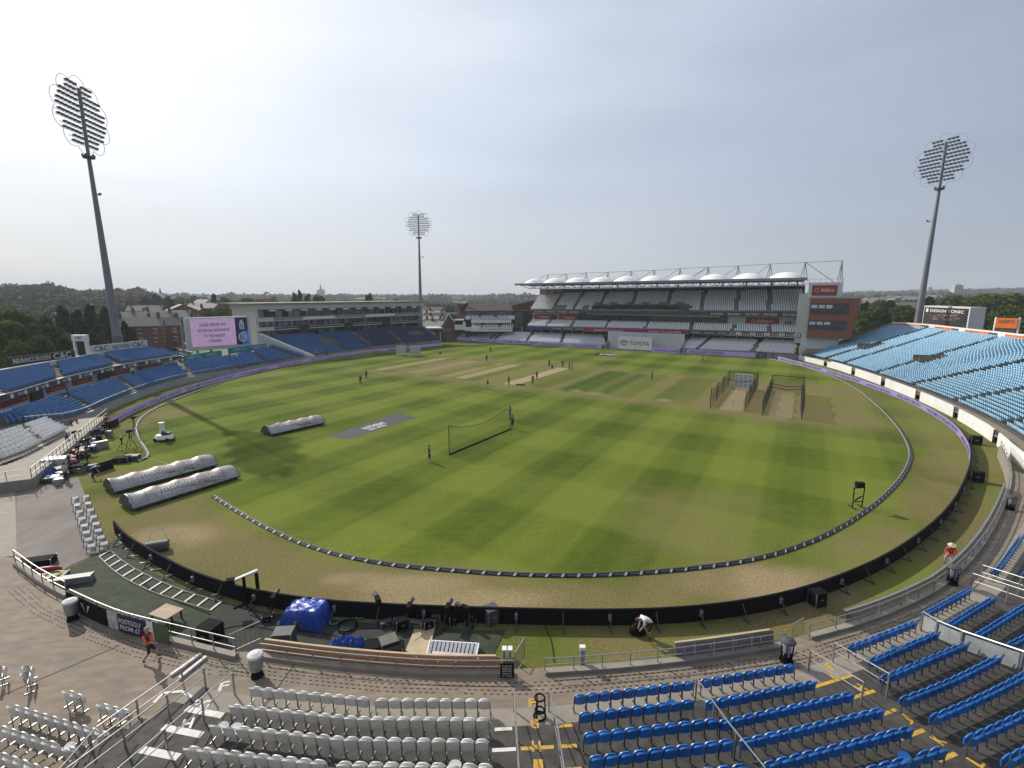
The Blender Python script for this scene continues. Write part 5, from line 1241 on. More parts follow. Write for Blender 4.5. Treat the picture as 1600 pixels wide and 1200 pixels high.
for u, v, Y, wp, k in [(-10,478,118,60,2),(18,482,110,60,0),(48,485,118,60,2),(72,492,112,46,0),(5,500,104,60,0),(40,505,108,60,0),(86,515,112,50,0),(108,527,112,40,0),(60,522,104,50,0),(22,530,100,50,0)]:
    tree_px(u, v, Y, wp, k, 'just behind the left terrace')
for u, v, Y, wp, k in [(95,476,135,44,1),(118,482,128,44,1),(140,474,132,46,1),(162,478,134,40,1),(128,500,122,44,1),(150,505,122,44,1),(192,500,128,34,1),(206,510,126,26,1),(104,500,126,36,1)]:
    tree_px(u, v, Y, wp, k, 'in the dark clump round the left floodlight')
for u, v, Y, wp, k in [(225,463,300,36,1),(243,459,310,40,1),(262,462,300,36,1),(215,474,280,34,0),(236,478,270,34,0),(335,458,260,30,1),(322,480,190,36,2),(345,478,180,34,0),(310,486,185,26,2),(352,462,280,30,0),(385,464,300,34,0),(405,462,310,34,2),(425,462,300,30,2),(200,470,260,30,0),(280,462,420,26,0),(300,461,420,26,0),(460,456,270,26,1),(468,452,265,20,1),(480,458,270,30,1),(498,461,280,24,0),(578,457,300,14,1),(573,460,300,14,1),(620,466,330,22,2),(300,500,170,22,2),(318,500,165,22,2),(262,522,160,20,2),(283,500,190,20,0)]:
    tree_px(u, v, Y, wp, k, 'beyond the left rear stand')
for u, v, Y, wp, k in [(668,478,330,24,0),(682,474,340,24,0),(700,476,330,26,0),(715,478,330,24,2),(722,482,320,22,2),(672,482,400,22,1),(738,472,360,20,0),(696,484,300,20,0)]:
    tree_px(u, v, Y, wp, k, 'behind the brick terraces at centre')
for u, v, Y, wp, k in [(1352,470,200,40,1),(1372,466,205,44,0),(1392,468,200,44,1),(1412,474,190,40,0),(1360,485,180,40,0),(1385,488,180,40,1),(1425,480,200,34,0),(1350,497,170,30,0),(1405,495,170,34,1),
    (1452,462,230,44,1),(1480,466,210,44,1),(1500,461,205,50,0),(1525,458,190,50,2),(1548,456,185,54,0),(1572,457,180,56,2),(1598,455,175,60,2),(1620,457,175,60,0),(1535,470,165,50,0),(1560,474,160,54,2),(1590,476,155,56,0),(1612,480,150,56,2),(1545,488,150,44,0),(1580,492,145,50,0),(1600,500,140,50,0),(1420,497,165,30,1)]:
    tree_px(u, v, Y, wp, k, 'behind the right stand')

# far woodland on the hills: one mass nobody could count
def woodland():
    rr = np.random.default_rng(3)
    pts = []
    for _ in range(6500):
        r = 330+rr.random()**.8*600; az = rr.uniform(-.95, .95); pts.append((r*math.sin(az), r*math.cos(az), rr.uniform(4.0, 7.5), 85))
    for _ in range(7000):
        r = 950+rr.random()**.7*2100; az = rr.uniform(-.95, .95); pts.append((r*math.sin(az), r*math.cos(az), rr.uniform(7, 15), 24))
    P = np.array(pts); keep = vnoise(P[:, 0], P[:, 1], 90, 5)+.35*vnoise(P[:, 0], P[:, 1], 30, 6) > .40
    P = P[keep]; hz = hgt(P[:, 0], P[:, 1]); cnt = P[:, 3].astype(int)*2; I = np.repeat(np.arange(len(P)), cnt); n_ = len(I)
    d = rr.normal(size=(n_, 3)); d /= np.linalg.norm(d, axis=1)[:, None]; d[:, 2] = np.abs(d[:, 2])*.9-.15*rr.random(n_)
    R_ = P[I, 2]; lob = 1+.28*np.sin(d[:, 0]*5+I)*np.cos(d[:, 1]*5+I*1.7); c = np.stack([P[I, 0], P[I, 1], hz[I]+R_*.35], 1)+d*(R_*(.75+.3*rr.random(n_))*lob)[:, None]
    sz = R_*rr.uniform(.10, .20, n_)*np.where(P[I, 3] > 30, 1, 1.6)
    u_ = np.cross(d, rr.normal(size=(n_, 3))); u_ /= np.linalg.norm(u_, axis=1)[:, None]; w_ = np.cross(u_, d+.5*rr.normal(size=(n_, 3))); w_ /= np.linalg.norm(w_, axis=1)[:, None]
    V = np.stack([c-u_*sz[:, None], c+w_*sz[:, None], c+u_*sz[:, None], c-w_*sz[:, None]], 1).reshape(-1, 3); F = np.arange(len(V))
    me = bpy.data.meshes.new('far_woodland'); me.vertices.add(len(V)); me.vertices.foreach_set('co', V.ravel()); me.loops.add(F.size); me.loops.foreach_set('vertex_index', F)
    me.polygons.add(n_); me.polygons.foreach_set('loop_start', np.arange(0, F.size, 4)); me.polygons.foreach_set('loop_total', np.full(n_, 4)); me.materials.append(leaf_mat('far_foliage', (.020, .034, .012), (.048, .066, .022))); me.update()
    o = bpy.data.objects.new('far_woodland', me); COL.objects.link(o); tag(o, 'distant wooded hills fading into haze along the horizon', 'woodland', None, 'stuff')
woodland()

def house(loc, w_, d_, h, rz, m, label, group, roof=M_slate, nwin=3, chimneys=1, rh=2.2, storeys=2):
    loc = Vector(loc); t = thing('brick_house', label, 'house', loc, group); c, s_ = math.cos(rz), math.sin(rz)
    T = lambda x, y, z: loc+Vector((x*c-y*s_, x*s_+y*c, z))
    mb = MB(); mb.hexa([T(-w_/2, -d_/2, -2), T(w_/2, -d_/2, -2), T(w_/2, d_/2, -2), T(-w_/2, d_/2, -2)], [T(-w_/2, -d_/2, h), T(w_/2, -d_/2, h), T(w_/2, d_/2, h), T(-w_/2, d_/2, h)])
    for x in (-w_/2, w_/2): mb.poly([T(x, -d_/2, h), T(x, d_/2, h), T(x, 0, h+rh)])
    mb.build('wall', m, t)
    mb = MB(); o_ = .4
    for sg_ in (-1, 1):
        a, b, c2, d2 = T(-w_/2-o_, sg_*(d_/2+o_), h-.25), T(w_/2+o_, sg_*(d_/2+o_), h-.25), T(w_/2+o_, 0, h+rh+.05), T(-w_/2-o_, 0, h+rh+.05)
        up = Vector((0, 0, .2)); mb.hexa([a, b, c2, d2], [a+up, b+up, c2+up, d2+up])
    rf = mb.build('roof', roof, t)
    mb = MB(); fr = MB()
    for k in range(storeys):
        for i in range(nwin):
            x = -w_/2+w_*(i+.5)/nwin; z = h-1.6-2.7*k
            mb.hexa([T(x-.5, -d_/2-.06, z-.6), T(x+.5, -d_/2-.06, z-.6), T(x+.5, -d_/2, z-.6), T(x-.5, -d_/2, z-.6)], [T(x-.5, -d_/2-.06, z+.6), T(x+.5, -d_/2-.06, z+.6), T(x+.5, -d_/2, z+.6), T(x-.5, -d_/2, z+.6)])
            for dz in (-.66, .66): fr.beam(T(x-.62, -d_/2-.05, z+dz), T(x+.62, -d_/2-.05, z+dz), .12, .12)
    for sg_ in (-1, 1):
        for y in (-d_/4, d_/4): z = h-1.6; p = T(sg_*(w_/2+.03), y, z); mb.box(p, (.08, .9, 1.2), rz)
    wn = mb.build('window', M_glassp, t); fr.build('window_trim', M_white, wn)
    for i in range(chimneys):
        mb = MB(); x = -w_/2+.8+(w_-1.6)*i/max(1, chimneys-1) if chimneys > 1 else w_/2-.8
        mb.box(T(x, 0, h+rh+.5), (.9, .7, 2.0), rz); mb.box(T(x-.2, 0, h+rh+1.65), (.22, .22, .35), rz); mb.box(T(x+.2, 0, h+rh+1.65), (.22, .22, .35), rz); mb.build('chimney', M_brick, rf)
    return t
def hpx(u, v, Y): return atY(u, v, Y)
i_ = 0
HL = [(218, 497, 150, 11, 7, .55, 'red brick house with grey hipped roof nearest the left floodlight'), (237, 489, 172, 12, 7, .45, 'red brick house behind the left terrace with white roof edge'),
      (262, 486, 190, 14, 8, .5, 'tall gabled brick house in the middle of the left street'), (283, 476, 205, 12, 10, -.9, 'dark red gable-ended house above the left street'),
      (255, 497, 160, 9, 6, .5, 'small brick house with pale roof in front of the gabled one'), (228, 478, 240, 14, 7, .3, 'low brick house under the dark tree at left'),
      (300, 481, 215, 16, 7, -.5, 'long terrace roof left of the pink screen'), (320, 474, 250, 18, 7, -.3, 'far terrace with many chimneys left of the pink screen'), (205, 488, 190, 10, 7, .4, 'brick house half hidden by the dark evergreens')]
for (u, v, Y, w2, d2, rz, lb) in HL:
    p = atY(u, v, Y); house((p.x, Y, 0), w2, d2, max(4, p.z-2.2), rz, M_brick, lb, 'brick houses behind the left terrace', chimneys=2)
for j, (u, v, Y, w2) in enumerate([(672,486,270,20),(690,489,250,18),(673,494,235,16),(688,499,220,14),(676,504,212,14),(668,480,300,20)]):
    p = atY(u, v, Y); house((p.x, Y, 0), w2, 7, max(3.5, p.z-2.2), [-.5, .6, -.55, .5, -.5, .2][j], M_brick, ['back', 'second', 'third', 'fourth', 'front', 'farthest'][j]+' slate-roofed terrace in the gap beside the gabled house', 'terraces in the centre gap', chimneys=3)
for j, (u, v, Y) in enumerate([(1415,473,300),(1424,477,280),(1432,472,320),(1405,470,340)]):
    p = atY(u, v, Y); house((p.x, Y, 0), 13, 8, max(4, p.z-2.2), .3*j, M_brick, '%s red house in the cluster left of the right floodlight'.replace('%s', ['second from left', 'third from left', 'rightmost', 'leftmost'][j]), 'red houses by the right floodlight')
def tower(u, v, Y, wpx, hz_, m, label, name='tower_block', spire=0, floors=10):
    p = atY(u, v, Y); w2 = wpx/FPX*Y; t = thing(name, label, 'tower', (p.x, Y, 0)); zb = -5
    mb = MB(); mb.box((p.x, Y, (p.z+zb)/2), (w2, w2*.7, p.z-zb)); mb.build('wall', m, t)
    mb = MB()
    for k in range(floors): mb.box((p.x, Y-w2*.355, p.z-(k+.7)*3.2*w2/14), (w2*.9, .3, 1.3*w2/14))
    mb.build('window_band', M_glassp, t)
    mb = MB(); mb.box((p.x+w2*.1, Y, p.z+w2*.06), (w2*.5, w2*.4, w2*.14)); mb.build('roof_plant', M_grey, t)
    if spire:
        mb = MB(); mb.tube([(p.x, Y, p.z), (p.x, Y, p.z+spire*.5), (p.x, Y, p.z+spire)], [w2*.22, w2*.12, .2], 8); mb.build('spire', m, t)
M_far = mat('far_concrete', (.25, .25, .26), .8, .1, .1)
tower(501, 453, 1700, 10, 0, M_far, 'distant block with a thin spire left of centre on the horizon', spire=22)
tower(538, 459, 1900, 7, 0, M_far, 'small squat far block right of the spired block')
tower(475, 459, 1500, 6, 0, M_far, 'low pale far block behind the trees over the glazed stand')
tower(733, 461, 1300, 6, 0, M_far, 'slim far tower left of the two above the pavilion roof'); tower(741, 465, 1350, 8, 0, M_far, 'lower far tower beside the slim one above the pavilion')
tower(769, 460, 1100, 13, 0, M_far, 'broad grey far tower directly above the pavilion roof')
tower(822, 462, 1200, 5, 0, M_far, 'small far block above the lattice roof')
tower(1495, 446, 900, 13, 0, mat('far_tower_pale', (.42, .42, .40), .8, .1, .1), 'pale residential tower standing over the trees on the right horizon')
tower(1453, 449, 1600, 5, 0, M_far, 'faint far block just right of the right floodlight pole')
# church spire on the left
p = atY(249.5, 449, 480); t = thing('church_spire', 'thin pale church spire rising from trees right of the left floodlight', 'church', (p.x, 480, 0))
mb = MB(); mb.tube([(p.x, 480, p.z), (p.x, 480, p.z-11)], [.1, 2.2], 8); mb.build('spire', M_slate, t); mb = MB(); mb.box((p.x, 480, p.z-20), (4.4, 4.4, 18)); mb.build('tower', M_concl, t)
# far scattered roofs on the valley side
rr = random.Random(8); vis_ = 0
FH = MB(); 
srcs = []
for k in range(70):
    u = rr.choice([rr.uniform(1350, 1470), rr.uniform(560, 720), rr.uniform(1350, 1440), rr.uniform(20, 200)]); r_ = rr.uniform(700, 1300)
    if k > 60: u = rr.uniform(185, 345); r_ = rr.uniform(400, 600)
    a_ = az_of(u); x, y = r_*math.sin(a_), r_*math.cos(a_); z = float(hgt(np.array([x]), np.array([y]))[0])+5
    if not srcs:
        mb = MB(); mb.box((0, 0, 3.5), (14, 8, 9)); mb.ext([(-7.2, -4.3, 8), (-7.2, 4.3, 8), (-7.2, 0, 10.6)], (14.4, 0, 0), 1)
        o = mb.build('far_house', [mat('far_wall', (.26, .13, .10), .9, .3, .05), M_slate], local=True); srcs.append(o)
    inst(srcs[0], USED, (x, y, z-3), rr.random()*3, 'tiny distant house in hazy trees %s' % ('on the right' if u > 1300 else 'left of the floodlight' if u < 210 else 'near the centre'), 'tiny far houses on the hills'); srcs[0]['category'] = 'house'
for o in list(COL.objects):
    if o.name.startswith('far_house'): o['category'] = 'house'
# parked cars and van behind the terrace
def make_car(m):
    t = thing('parked_car', 'car', 'car'); mb = MB()
    pr = [(-2.1, .35), (-2.15, .8), (-1.5, .95), (-1.0, 1.4), (.6, 1.42), (1.2, .98), (2.05, .85), (2.15, .4)]
    mb.ext([(x, -.85, z) for x, z in pr], (0, 1.7, 0)); mb.build('body', m, t)
    mb = MB(); mb.ext([(x, -.87, z) for x, z in [(-1.35, .98), (-.95, 1.34), (.55, 1.36), (1.0, .98)]], (0, 1.74, 0)); mb.build('window', M_glass, t)
    for x in (-1.35, 1.35):
        for y in (-.8, .8): mb = MB(); mb.tube([(x, y-.1, .33), (x, y+.1, .33)], .33, 12); mb.build('wheel', M_black, t)
    return t
cw = make_car(M_white); cb = make_car(mat('dark_car_paint', (.02, .02, .03), .3, .1, 1)); cg = make_car(mat('silver_car_paint', (.3, .32, .34), .3, .1, 1, metal=.4))
for (u, v, Y, s_, rz, lb) in [(262, 539, 128, cw, .1, 'white car parked just above the white C&C board'), (275, 536, 134, cb, .2, 'dark car behind the white car at left'), (285, 532, 140, cg, .3, 'silver car parked left of the pink screen'), (272, 529, 146, cb, .1, 'black car in the rear row of the left car park'), (290, 541, 126, cw, .25, 'white car at the foot of the pink screen')]:
    p = atY(u, v, Y); inst(s_, USED, (p.x, Y, 0), rz, lb, 'cars parked behind the left terrace')

# the hazy air over the valley
mb = MB(); mb.box((0, 2400, 60), (9000, 6400, 190)); hz_ = mb.build('haze', [], org=(0, 0, 0)); hz_['kind'] = 'stuff'
m = bpy.data.materials.new('haze_air'); m.use_nodes = True; nt = m.node_tree; nt.nodes.clear(); o_ = nt.nodes.new('ShaderNodeOutputMaterial'); pv = nt.nodes.new('ShaderNodeVolumePrincipled')
pv.inputs['Color'].default_value = (.80, .86, .95, 1); pv.inputs['Density'].default_value = 2.5e-4; pv.inputs['Anisotropy'].default_value = .15; nt.links.new(pv.outputs[0], o_.inputs['Volume']); hz_.data.materials.append(m)
# ================================================================ people
import bmesh
def skel(pose):
    S_ = dict(pel=(0, 0, .95), sp=(0, .01, 1.14), ch=(0, 0, 1.36), nk=(0, -.01, 1.53), h1=(0, .01, 1.63), h2=(0, .015, 1.73),
              sl=(-.17, 0, 1.44), el=(-.25, -.02, 1.16), wl=(-.26, .06, .93), dl=(-.255, .09, .84), sr=(.17, 0, 1.44), er=(.25, -.02, 1.16), wr=(.26, .06, .93), dr=(.255, .09, .84),
              hl=(-.09, 0, .90), kl=(-.11, .03, .50), al=(-.12, -.02, .09), tl=(-.13, .14, .04), hr=(.09, 0, .90), kr=(.11, .03, .50), ar=(.12, -.02, .09), tr=(.13, .14, .04))
    if pose == 'walk': S_.update(kl=(-.1, .20, .52), al=(-.1, .27, .10), tl=(-.1, .43, .06), kr=(.1, -.02, .48), ar=(.1, -.30, .16), tr=(.1, -.22, .04), el=(-.25, -.12, 1.18), wl=(-.24, -.08, .94), dl=(-.24, -.05, .86), er=(.25, .06, 1.17), wr=(.22, .24, 1.02), dr=(.21, .31, .98))
    if pose == 'stride': S_.update(kl=(-.09, .12, .50), al=(-.09, .10, .09), tl=(-.09, .26, .04), kr=(.1, -.08, .50), ar=(.1, -.20, .10), tr=(.1, -.06, .04))
    if pose == 'hips': S_.update(el=(-.36, -.06, 1.20), wl=(-.2, .08, 1.05), dl=(-.15, .1, 1.02), er=(.36, -.06, 1.20), wr=(.2, .08, 1.05), dr=(.15, .1, 1.02))
    if pose == 'reach': S_.update(er=(.27, .18, 1.5), wr=(.2, .3, 1.74), dr=(.19, .33, 1.83), el=(-.25, .16, 1.35), wl=(-.15, .34, 1.5), dl=(-.13, .4, 1.56))
    if pose == 'bend': S_.update(pel=(0, -.10, .88), sp=(0, .08, 1.02), ch=(0, .30, 1.12), nk=(0, .45, 1.12), h1=(0, .55, 1.10), h2=(0, .64, 1.07), sl=(-.18, .33, 1.12), el=(-.22, .38, .84), wl=(-.12, .46, .62), dl=(-.1, .5, .54), sr=(.18, .33, 1.12), er=(.22, .38, .84), wr=(.12, .46, .62), dr=(.1, .5, .54),
                              hl=(-.1, -.1, .84), kl=(-.14, .05, .46), al=(-.15, -.08, .09), tl=(-.16, .08, .04), hr=(.1, -.1, .84), kr=(.13, .1, .47), ar=(.14, .02, .09), tr=(.15, .18, .04))
    if pose == 'crouch': S_.update(pel=(0, -.18, .42), sp=(0, -.05, .58), ch=(0, .1, .76), nk=(0, .17, .92), h1=(0, .21, 1.0), h2=(0, .24, 1.1), sl=(-.17, .12, .83), el=(-.2, .28, .62), wl=(-.12, .42, .45), dl=(-.1, .48, .38), sr=(.17, .12, .83), er=(.2, .28, .62), wr=(.12, .42, .45), dr=(.1, .48, .38),
                                hl=(-.1, -.16, .42), kl=(-.15, .22, .52), al=(-.14, -.02, .1), tl=(-.15, .14, .04), hr=(.1, -.16, .42), kr=(.15, .2, .50), ar=(.14, -.02, .1), tr=(.15, .14, .04))
    if pose == 'sit': S_.update(pel=(0, -.12, .50), sp=(0, -.1, .68), ch=(0, -.02, .90), nk=(0, .03, 1.06), h1=(0, .07, 1.15), h2=(0, .09, 1.25), sl=(-.18, 0, .97), el=(-.26, .1, .74), wl=(-.12, .3, .70), dl=(-.08, .38, .68), sr=(.18, 0, .97), er=(.26, .1, .74), wr=(.12, .3, .70), dr=(.08, .38, .68),
                             hl=(-.1, -.1, .48), kl=(-.14, .32, .50), al=(-.15, .30, .09), tl=(-.16, .46, .04), hr=(.1, -.1, .48), kr=(.14, .32, .50), ar=(.15, .30, .09), tr=(.16, .46, .04))
    return S_
RAD = dict(pel=.155, sp=.145, ch=.175, nk=.066, h1=.10, h2=.092, sl=.085, sr=.085, el=.056, er=.056, wl=.04, wr=.04, dl=.034, dr=.034, hl=.105, hr=.105, kl=.075, kr=.075, al=.05, ar=.05, tl=.045, tr=.045)
BON = [('pel', 'sp', 1), ('sp', 'ch', 1), ('ch', 'nk', 1), ('nk', 'h1', 0), ('h1', 'h2', 0), ('ch', 'sl', 1), ('sl', 'el', 1), ('el', 'wl', 0), ('wl', 'dl', 0), ('ch', 'sr', 1), ('sr', 'er', 1), ('er', 'wr', 0), ('wr', 'dr', 0),
       ('pel', 'hl', 2), ('hl', 'kl', 2), ('kl', 'al', 3), ('al', 'tl', 4), ('pel', 'hr', 2), ('hr', 'kr', 2), ('kr', 'ar', 3), ('ar', 'tr', 4)]
_pb = {}
def body(pose):
    if pose in _pb: return _pb[pose]
    S_ = skel(pose); ks = list(S_); V = [Vector(S_[k]) for k in ks]; E = [(ks.index(a), ks.index(b)) for a, b, _ in BON]; rad = [RAD[k] for k in ks]
    for s_ in 'lr':       # thumb and fingers as short chains off the hand
        w = Vector(S_['w'+s_]); d = Vector(S_['d'+s_]); dr = (d-w).normalized(); sd_ = dr.cross(Vector((0, 1, .1))).normalized()
        for k, (o, ln) in enumerate([(-.028, .055), (-.01, .07), (.01, .068), (.028, .052)]):
            V.append(d+sd_*o+dr*ln+Vector((0, .012, 0))); E.append((ks.index('d'+s_), len(V)-1)); rad.append(.011)
        V.append(w+dr*.05+Vector((0, .05, 0))); E.append((ks.index('w'+s_), len(V)-1)); rad.append(.012)
    me = bpy.data.meshes.new('b'); me.from_pydata(V, E, []); o = bpy.data.objects.new('b', me); COL.objects.link(o)
    md = o.modifiers.new('s', 'SKIN'); o.modifiers.new('ss', 'SUBSURF').levels = 1
    for i, sv in enumerate(me.skin_vertices[0].data): sv.radius = (rad[i], rad[i]*(.8 if i < 3 else 1)); sv.use_root = (i == 0)
    bpy.context.view_layer.update(); dg = bpy.context.evaluated_depsgraph_get()
    m2 = bpy.data.meshes.new_from_object(o.evaluated_get(dg)); bpy.data.objects.remove(o); bpy.data.meshes.remove(me)
    mi = []
    segs = [(Vector(S_[a]), Vector(S_[b]), m) for a, b, m in BON]
    for p in m2.polygons:
        c = p.center; best = (9, 0)
        for a, b, m in segs:
            t = max(0, min(1, (c-a).dot(b-a)/(b-a).length_squared)); d = (c-a.lerp(b, t)).length
            if d < best[0]: best = (d, m)
        mi.append(best[1])
    m2.polygons.foreach_set('material_index', mi); m2.polygons.foreach_set('use_smooth', [True]*len(mi))
    _pb[pose] = m2; return m2
M_skin = mat('skin', (.42, .23, .15), .6, .08, 5); M_hair = mat('dark_hair', (.03, .02, .014), .7, .2, 20)
M_kit = mat('black_training_kit', (.014, .014, .017), .7, .2, 8); M_shoe = mat('white_shoe', (.6, .6, .58), .6, .05, 5); M_dsh = mat('dark_shoe', (.02, .02, .02), .6, .1, 5)
def person(loc, pose, rz, label, shirt=M_kit, short=M_kit, shin=M_skin, shoe=M_dsh, arm=M_skin, hair=M_hair, hat=None, group=None, vest=None, sc=1.0):
    me = body(pose).copy(); me.name = 'person'
    for m_ in (arm, shirt, short, shin, shoe): me.materials.append(m_)
    o = bpy.data.objects.new('person', me); COL.objects.link(o); o.location = loc; o.rotation_euler.z = rz; o.scale = (sc,)*3
    ORG[o.name] = Vector((0, 0, 0)); tag(o, label, 'person', group)
    S_ = skel(pose); h = Vector(S_['h2']); up = (h-Vector(S_['h1'])).normalized(); f = Vector((0, 1, 0)); f = (f-up*f.dot(up)).normalized(); s_ = f.cross(up)
    def cap(name, m, r, lo, off, brim=0):
        mb = MB(); P = []; c = h-up*.02+up*off-f*.012
        for i in range(7):
            a = lo+(math.pi/2-lo)*i/6; P.append([c+up*math.sin(a)*r*1.12+(f*math.cos(b)+s_*math.sin(b))*math.cos(a)*r for b in np.linspace(0, 2*math.pi, 13)])
        mb.grid(P)
        if brim: mb.grid([[c+(f*math.cos(b)+s_*math.sin(b))*q+up*.0 for b in np.linspace(0, 2*math.pi, 13)] for q in (r, brim)])
        q = mb.build(name, m, o, smooth=True, local=True); q.matrix_parent_inverse = Matrix()
    cap('hair', hair, .116, -.15, 0)
    mb = MB(); c = Vector(S_['h1'])+up*.04+f*.082; mb.box(c, (.022, .035, .04)); mb.build('nose', M_skin, o, local=True)
    if hat: cap('hat', hat, .125, .05, .01, .22)
    if vest:
        mb = MB(); ch = Vector(S_['ch']); sp = Vector(S_['sp']); pl = Vector(S_['pel'])
        mb.tube([pl+(sp-pl)*.3, sp, ch, ch+(ch-sp)*.45], [.2, .19, .215, .17], 12, cap=False); mb.build('vest', vest, o, local=True, smooth=True)
    return o
GP = 'players warming up on the field'
def pf(u, v, pose, rz, label, **k):
    q = at(u, v); return person((q.x, q.y, 0), pose, rz, label, group=k.pop('group', GP), **k)
pf(671, 722, 'stride', -1.2, 'lone player in black shirt and shorts with white shoes walking left of the low net', shoe=M_shoe)
pf(801, 669.5, 'reach', 2.4, 'player in black holding up the net pole at its far end'); pf(797, 655, 'stand', 2.0, 'player in black just behind the one holding the net pole')
pf(563.5, 600.5, 'walk', .4, 'nearer of two players in black on the left outfield', shin=M_kit); pf(572.5, 592, 'walk', .2, 'farther of two players in black on the left outfield', shin=M_kit)
pf(762, 608.5, 'stand', 1.0, 'player in black top and pale trousers left of the main pitch', short=mat('pale_trousers', (.45, .46, .48), .7), shin=mat('pale_trousers', (.45, .46, .48), .7))
pf(795, 601.5, 'hips', -1.0, 'person in black standing at the near end of the main pitch', shin=M_kit)
pf(832.5, 600, 'stand', .4, 'nearer person in black beside the middle of the main pitch', shin=M_kit); pf(838.5, 593.5, 'hips', .1, 'person in black with hands on hips on the middle of the main pitch', shin=M_kit)
pf(858, 573, 'reach', 0, 'person in black at the far left corner of the main pitch', shin=M_kit); pf(863, 576, 'crouch', 1.0, 'person crouching at the far end of the main pitch', shin=M_kit); pf(879, 574.5, 'stand', 3, 'person in black at the far right corner of the main pitch', shin=M_kit)
pf(889.5, 577.5, 'stand', -1.2, 'left one of the two people talking right of the main pitch', shin=M_kit); pf(893.5, 578.3, 'hips', 1.6, 'right one of the two people talking right of the main pitch', shin=M_kit)
pf(1018.5, 594, 'stand', 1.0, 'lone player in black right of the dark green strips', shin=M_kit); pf(760.5, 565, 'stand', 0, 'lone person in black on the outfield above the second pitch', shin=M_kit); pf(766.5, 551, 'walk', 0, 'farthest lone person in black on the outfield', shin=M_kit)
pf(1098, 565, 'walk', 1.2, 'person in black jogging before the right lilac board', shin=M_kit)
pf(1065, 552.5, 'stand', 0, 'left one of two people in dark blue by the right lilac board', shirt=M_bluebd, short=M_bluebd, shin=M_bluebd); pf(1071, 553, 'hips', 3, 'right one of two people in dark blue by the right lilac board', shirt=M_bluebd, short=M_bluebd, shin=M_bluebd)
rp3 = random.Random(5)
for i in range(13):
    pf(1184+i*2.1+rp3.uniform(-.6, .6), 558.5+rp3.uniform(-2.2, 1.6), rp3.choice(['stand', 'hips', 'stride', 'reach']), rp3.uniform(-3, 3), 'player in black in the huddle at the gap between the right boards', group='huddle at the boundary gap', shin=M_kit)
# foreground figures
q = at(236, 1032, 1.0)
M_oran = mat('orange_hi_vis', (.75, .10, .02), .6, .1, 6)
person((q.x, q.y, 1.0), 'walk', math.atan2(-.5, -.9)+math.pi/2, 'bald man in orange vest and black shorts walking past the banners', sc=.9, shirt=M_kit, short=M_kit, hair=M_skin, vest=M_oran)
q = at(1013, 996); person((q.x, q.y, 0), 'bend', 1.75, 'person in white T-shirt and black shorts bending over a black bag by the board', shirt=mat('white_cotton', (.68, .68, .68), .8, .04, 6), short=M_kit, shoe=M_dsh)
q = at(1482, 884, 0.1); person((q.x, q.y, 0.3), 'sit', 2.2, 'person in red jacket and pale hat sitting inside the rail at right', shirt=mat('red_jacket', (.36, .03, .03), .6, .2, 5), arm=mat('red_jacket', (.36, .03, .03), .6, .2, 5), short=mat('grey_trousers', (.3, .3, .3), .8), shin=mat('grey_trousers', (.3, .3, .3), .8), hat=mat('straw_hat', (.6, .55, .42), .8))
CR = 'crew around the cameras at far left'
M_redj = mat('red_jacket', (.36, .03, .03), .6, .2, 5); M_blj = mat('blue_jacket', (.03, .06, .22), .6, .2, 5)
for u, v, po, rz, sh, lb in [(168, 670, 'stand', .5, M_redj, 'crew member in red at the end of the left lilac board'), (113, 676, 'hips', 2, M_kit, 'crew member in black nearest the left railing'), (122, 672, 'stand', -1, M_redj, 'crew member in maroon beside the railing at left'), (107, 700, 'reach', .5, M_blj, 'crew member in blue jacket bending over cases at left'),
        (145, 748, 'bend', -.8, M_blj, 'person in blue and dark shorts bending beside the black barrier boards'), (104, 752, 'stand', 0, mat('pale_top', (.4, .44, .4), .8), 'person in pale clothes on the concrete ramp corner'), (131, 700, 'crouch', 1, M_kit, 'crew member crouching among the crates'), (3, 700, 'stand', 1, M_kit, 'person in dark clothes at the very left edge'), (120, 735, 'bend', 1.2, M_redj, 'crew member in red bending over the case stack'), (137, 720, 'hips', 2.2, M_kit, 'crew member in black behind the case stack')]:
    pf(u, v, po, rz, lb, shirt=sh, group=CR, shin=M_kit)
for u, v, z, sh, lb in [(208, 588, 2.5, mat('lime_hi_vis', (.45, .8, .1), .6), 'steward in lime jacket at the left terrace stair opening'), (107, 622, 2.4, M_kit, 'steward in black at the left terrace stair opening'), (1500, 573, 3.9, mat('lime_hi_vis', (.45, .8, .1), .6), 'worker in lime and dark clothes among the right seats'), (1468, 566, 3.8, M_kit, 'worker in dark clothes among the right seats'), (511, 556, 1.6, M_kit, 'person in dark clothes low in the left rear stand'), (494, 558, 1.4, M_oran, 'steward in orange low in the left rear stand')]:
    q = at(u, v, z); person((q.x, q.y, z), 'stand', rp3.uniform(-3, 3), lb, shirt=sh, shin=M_kit)

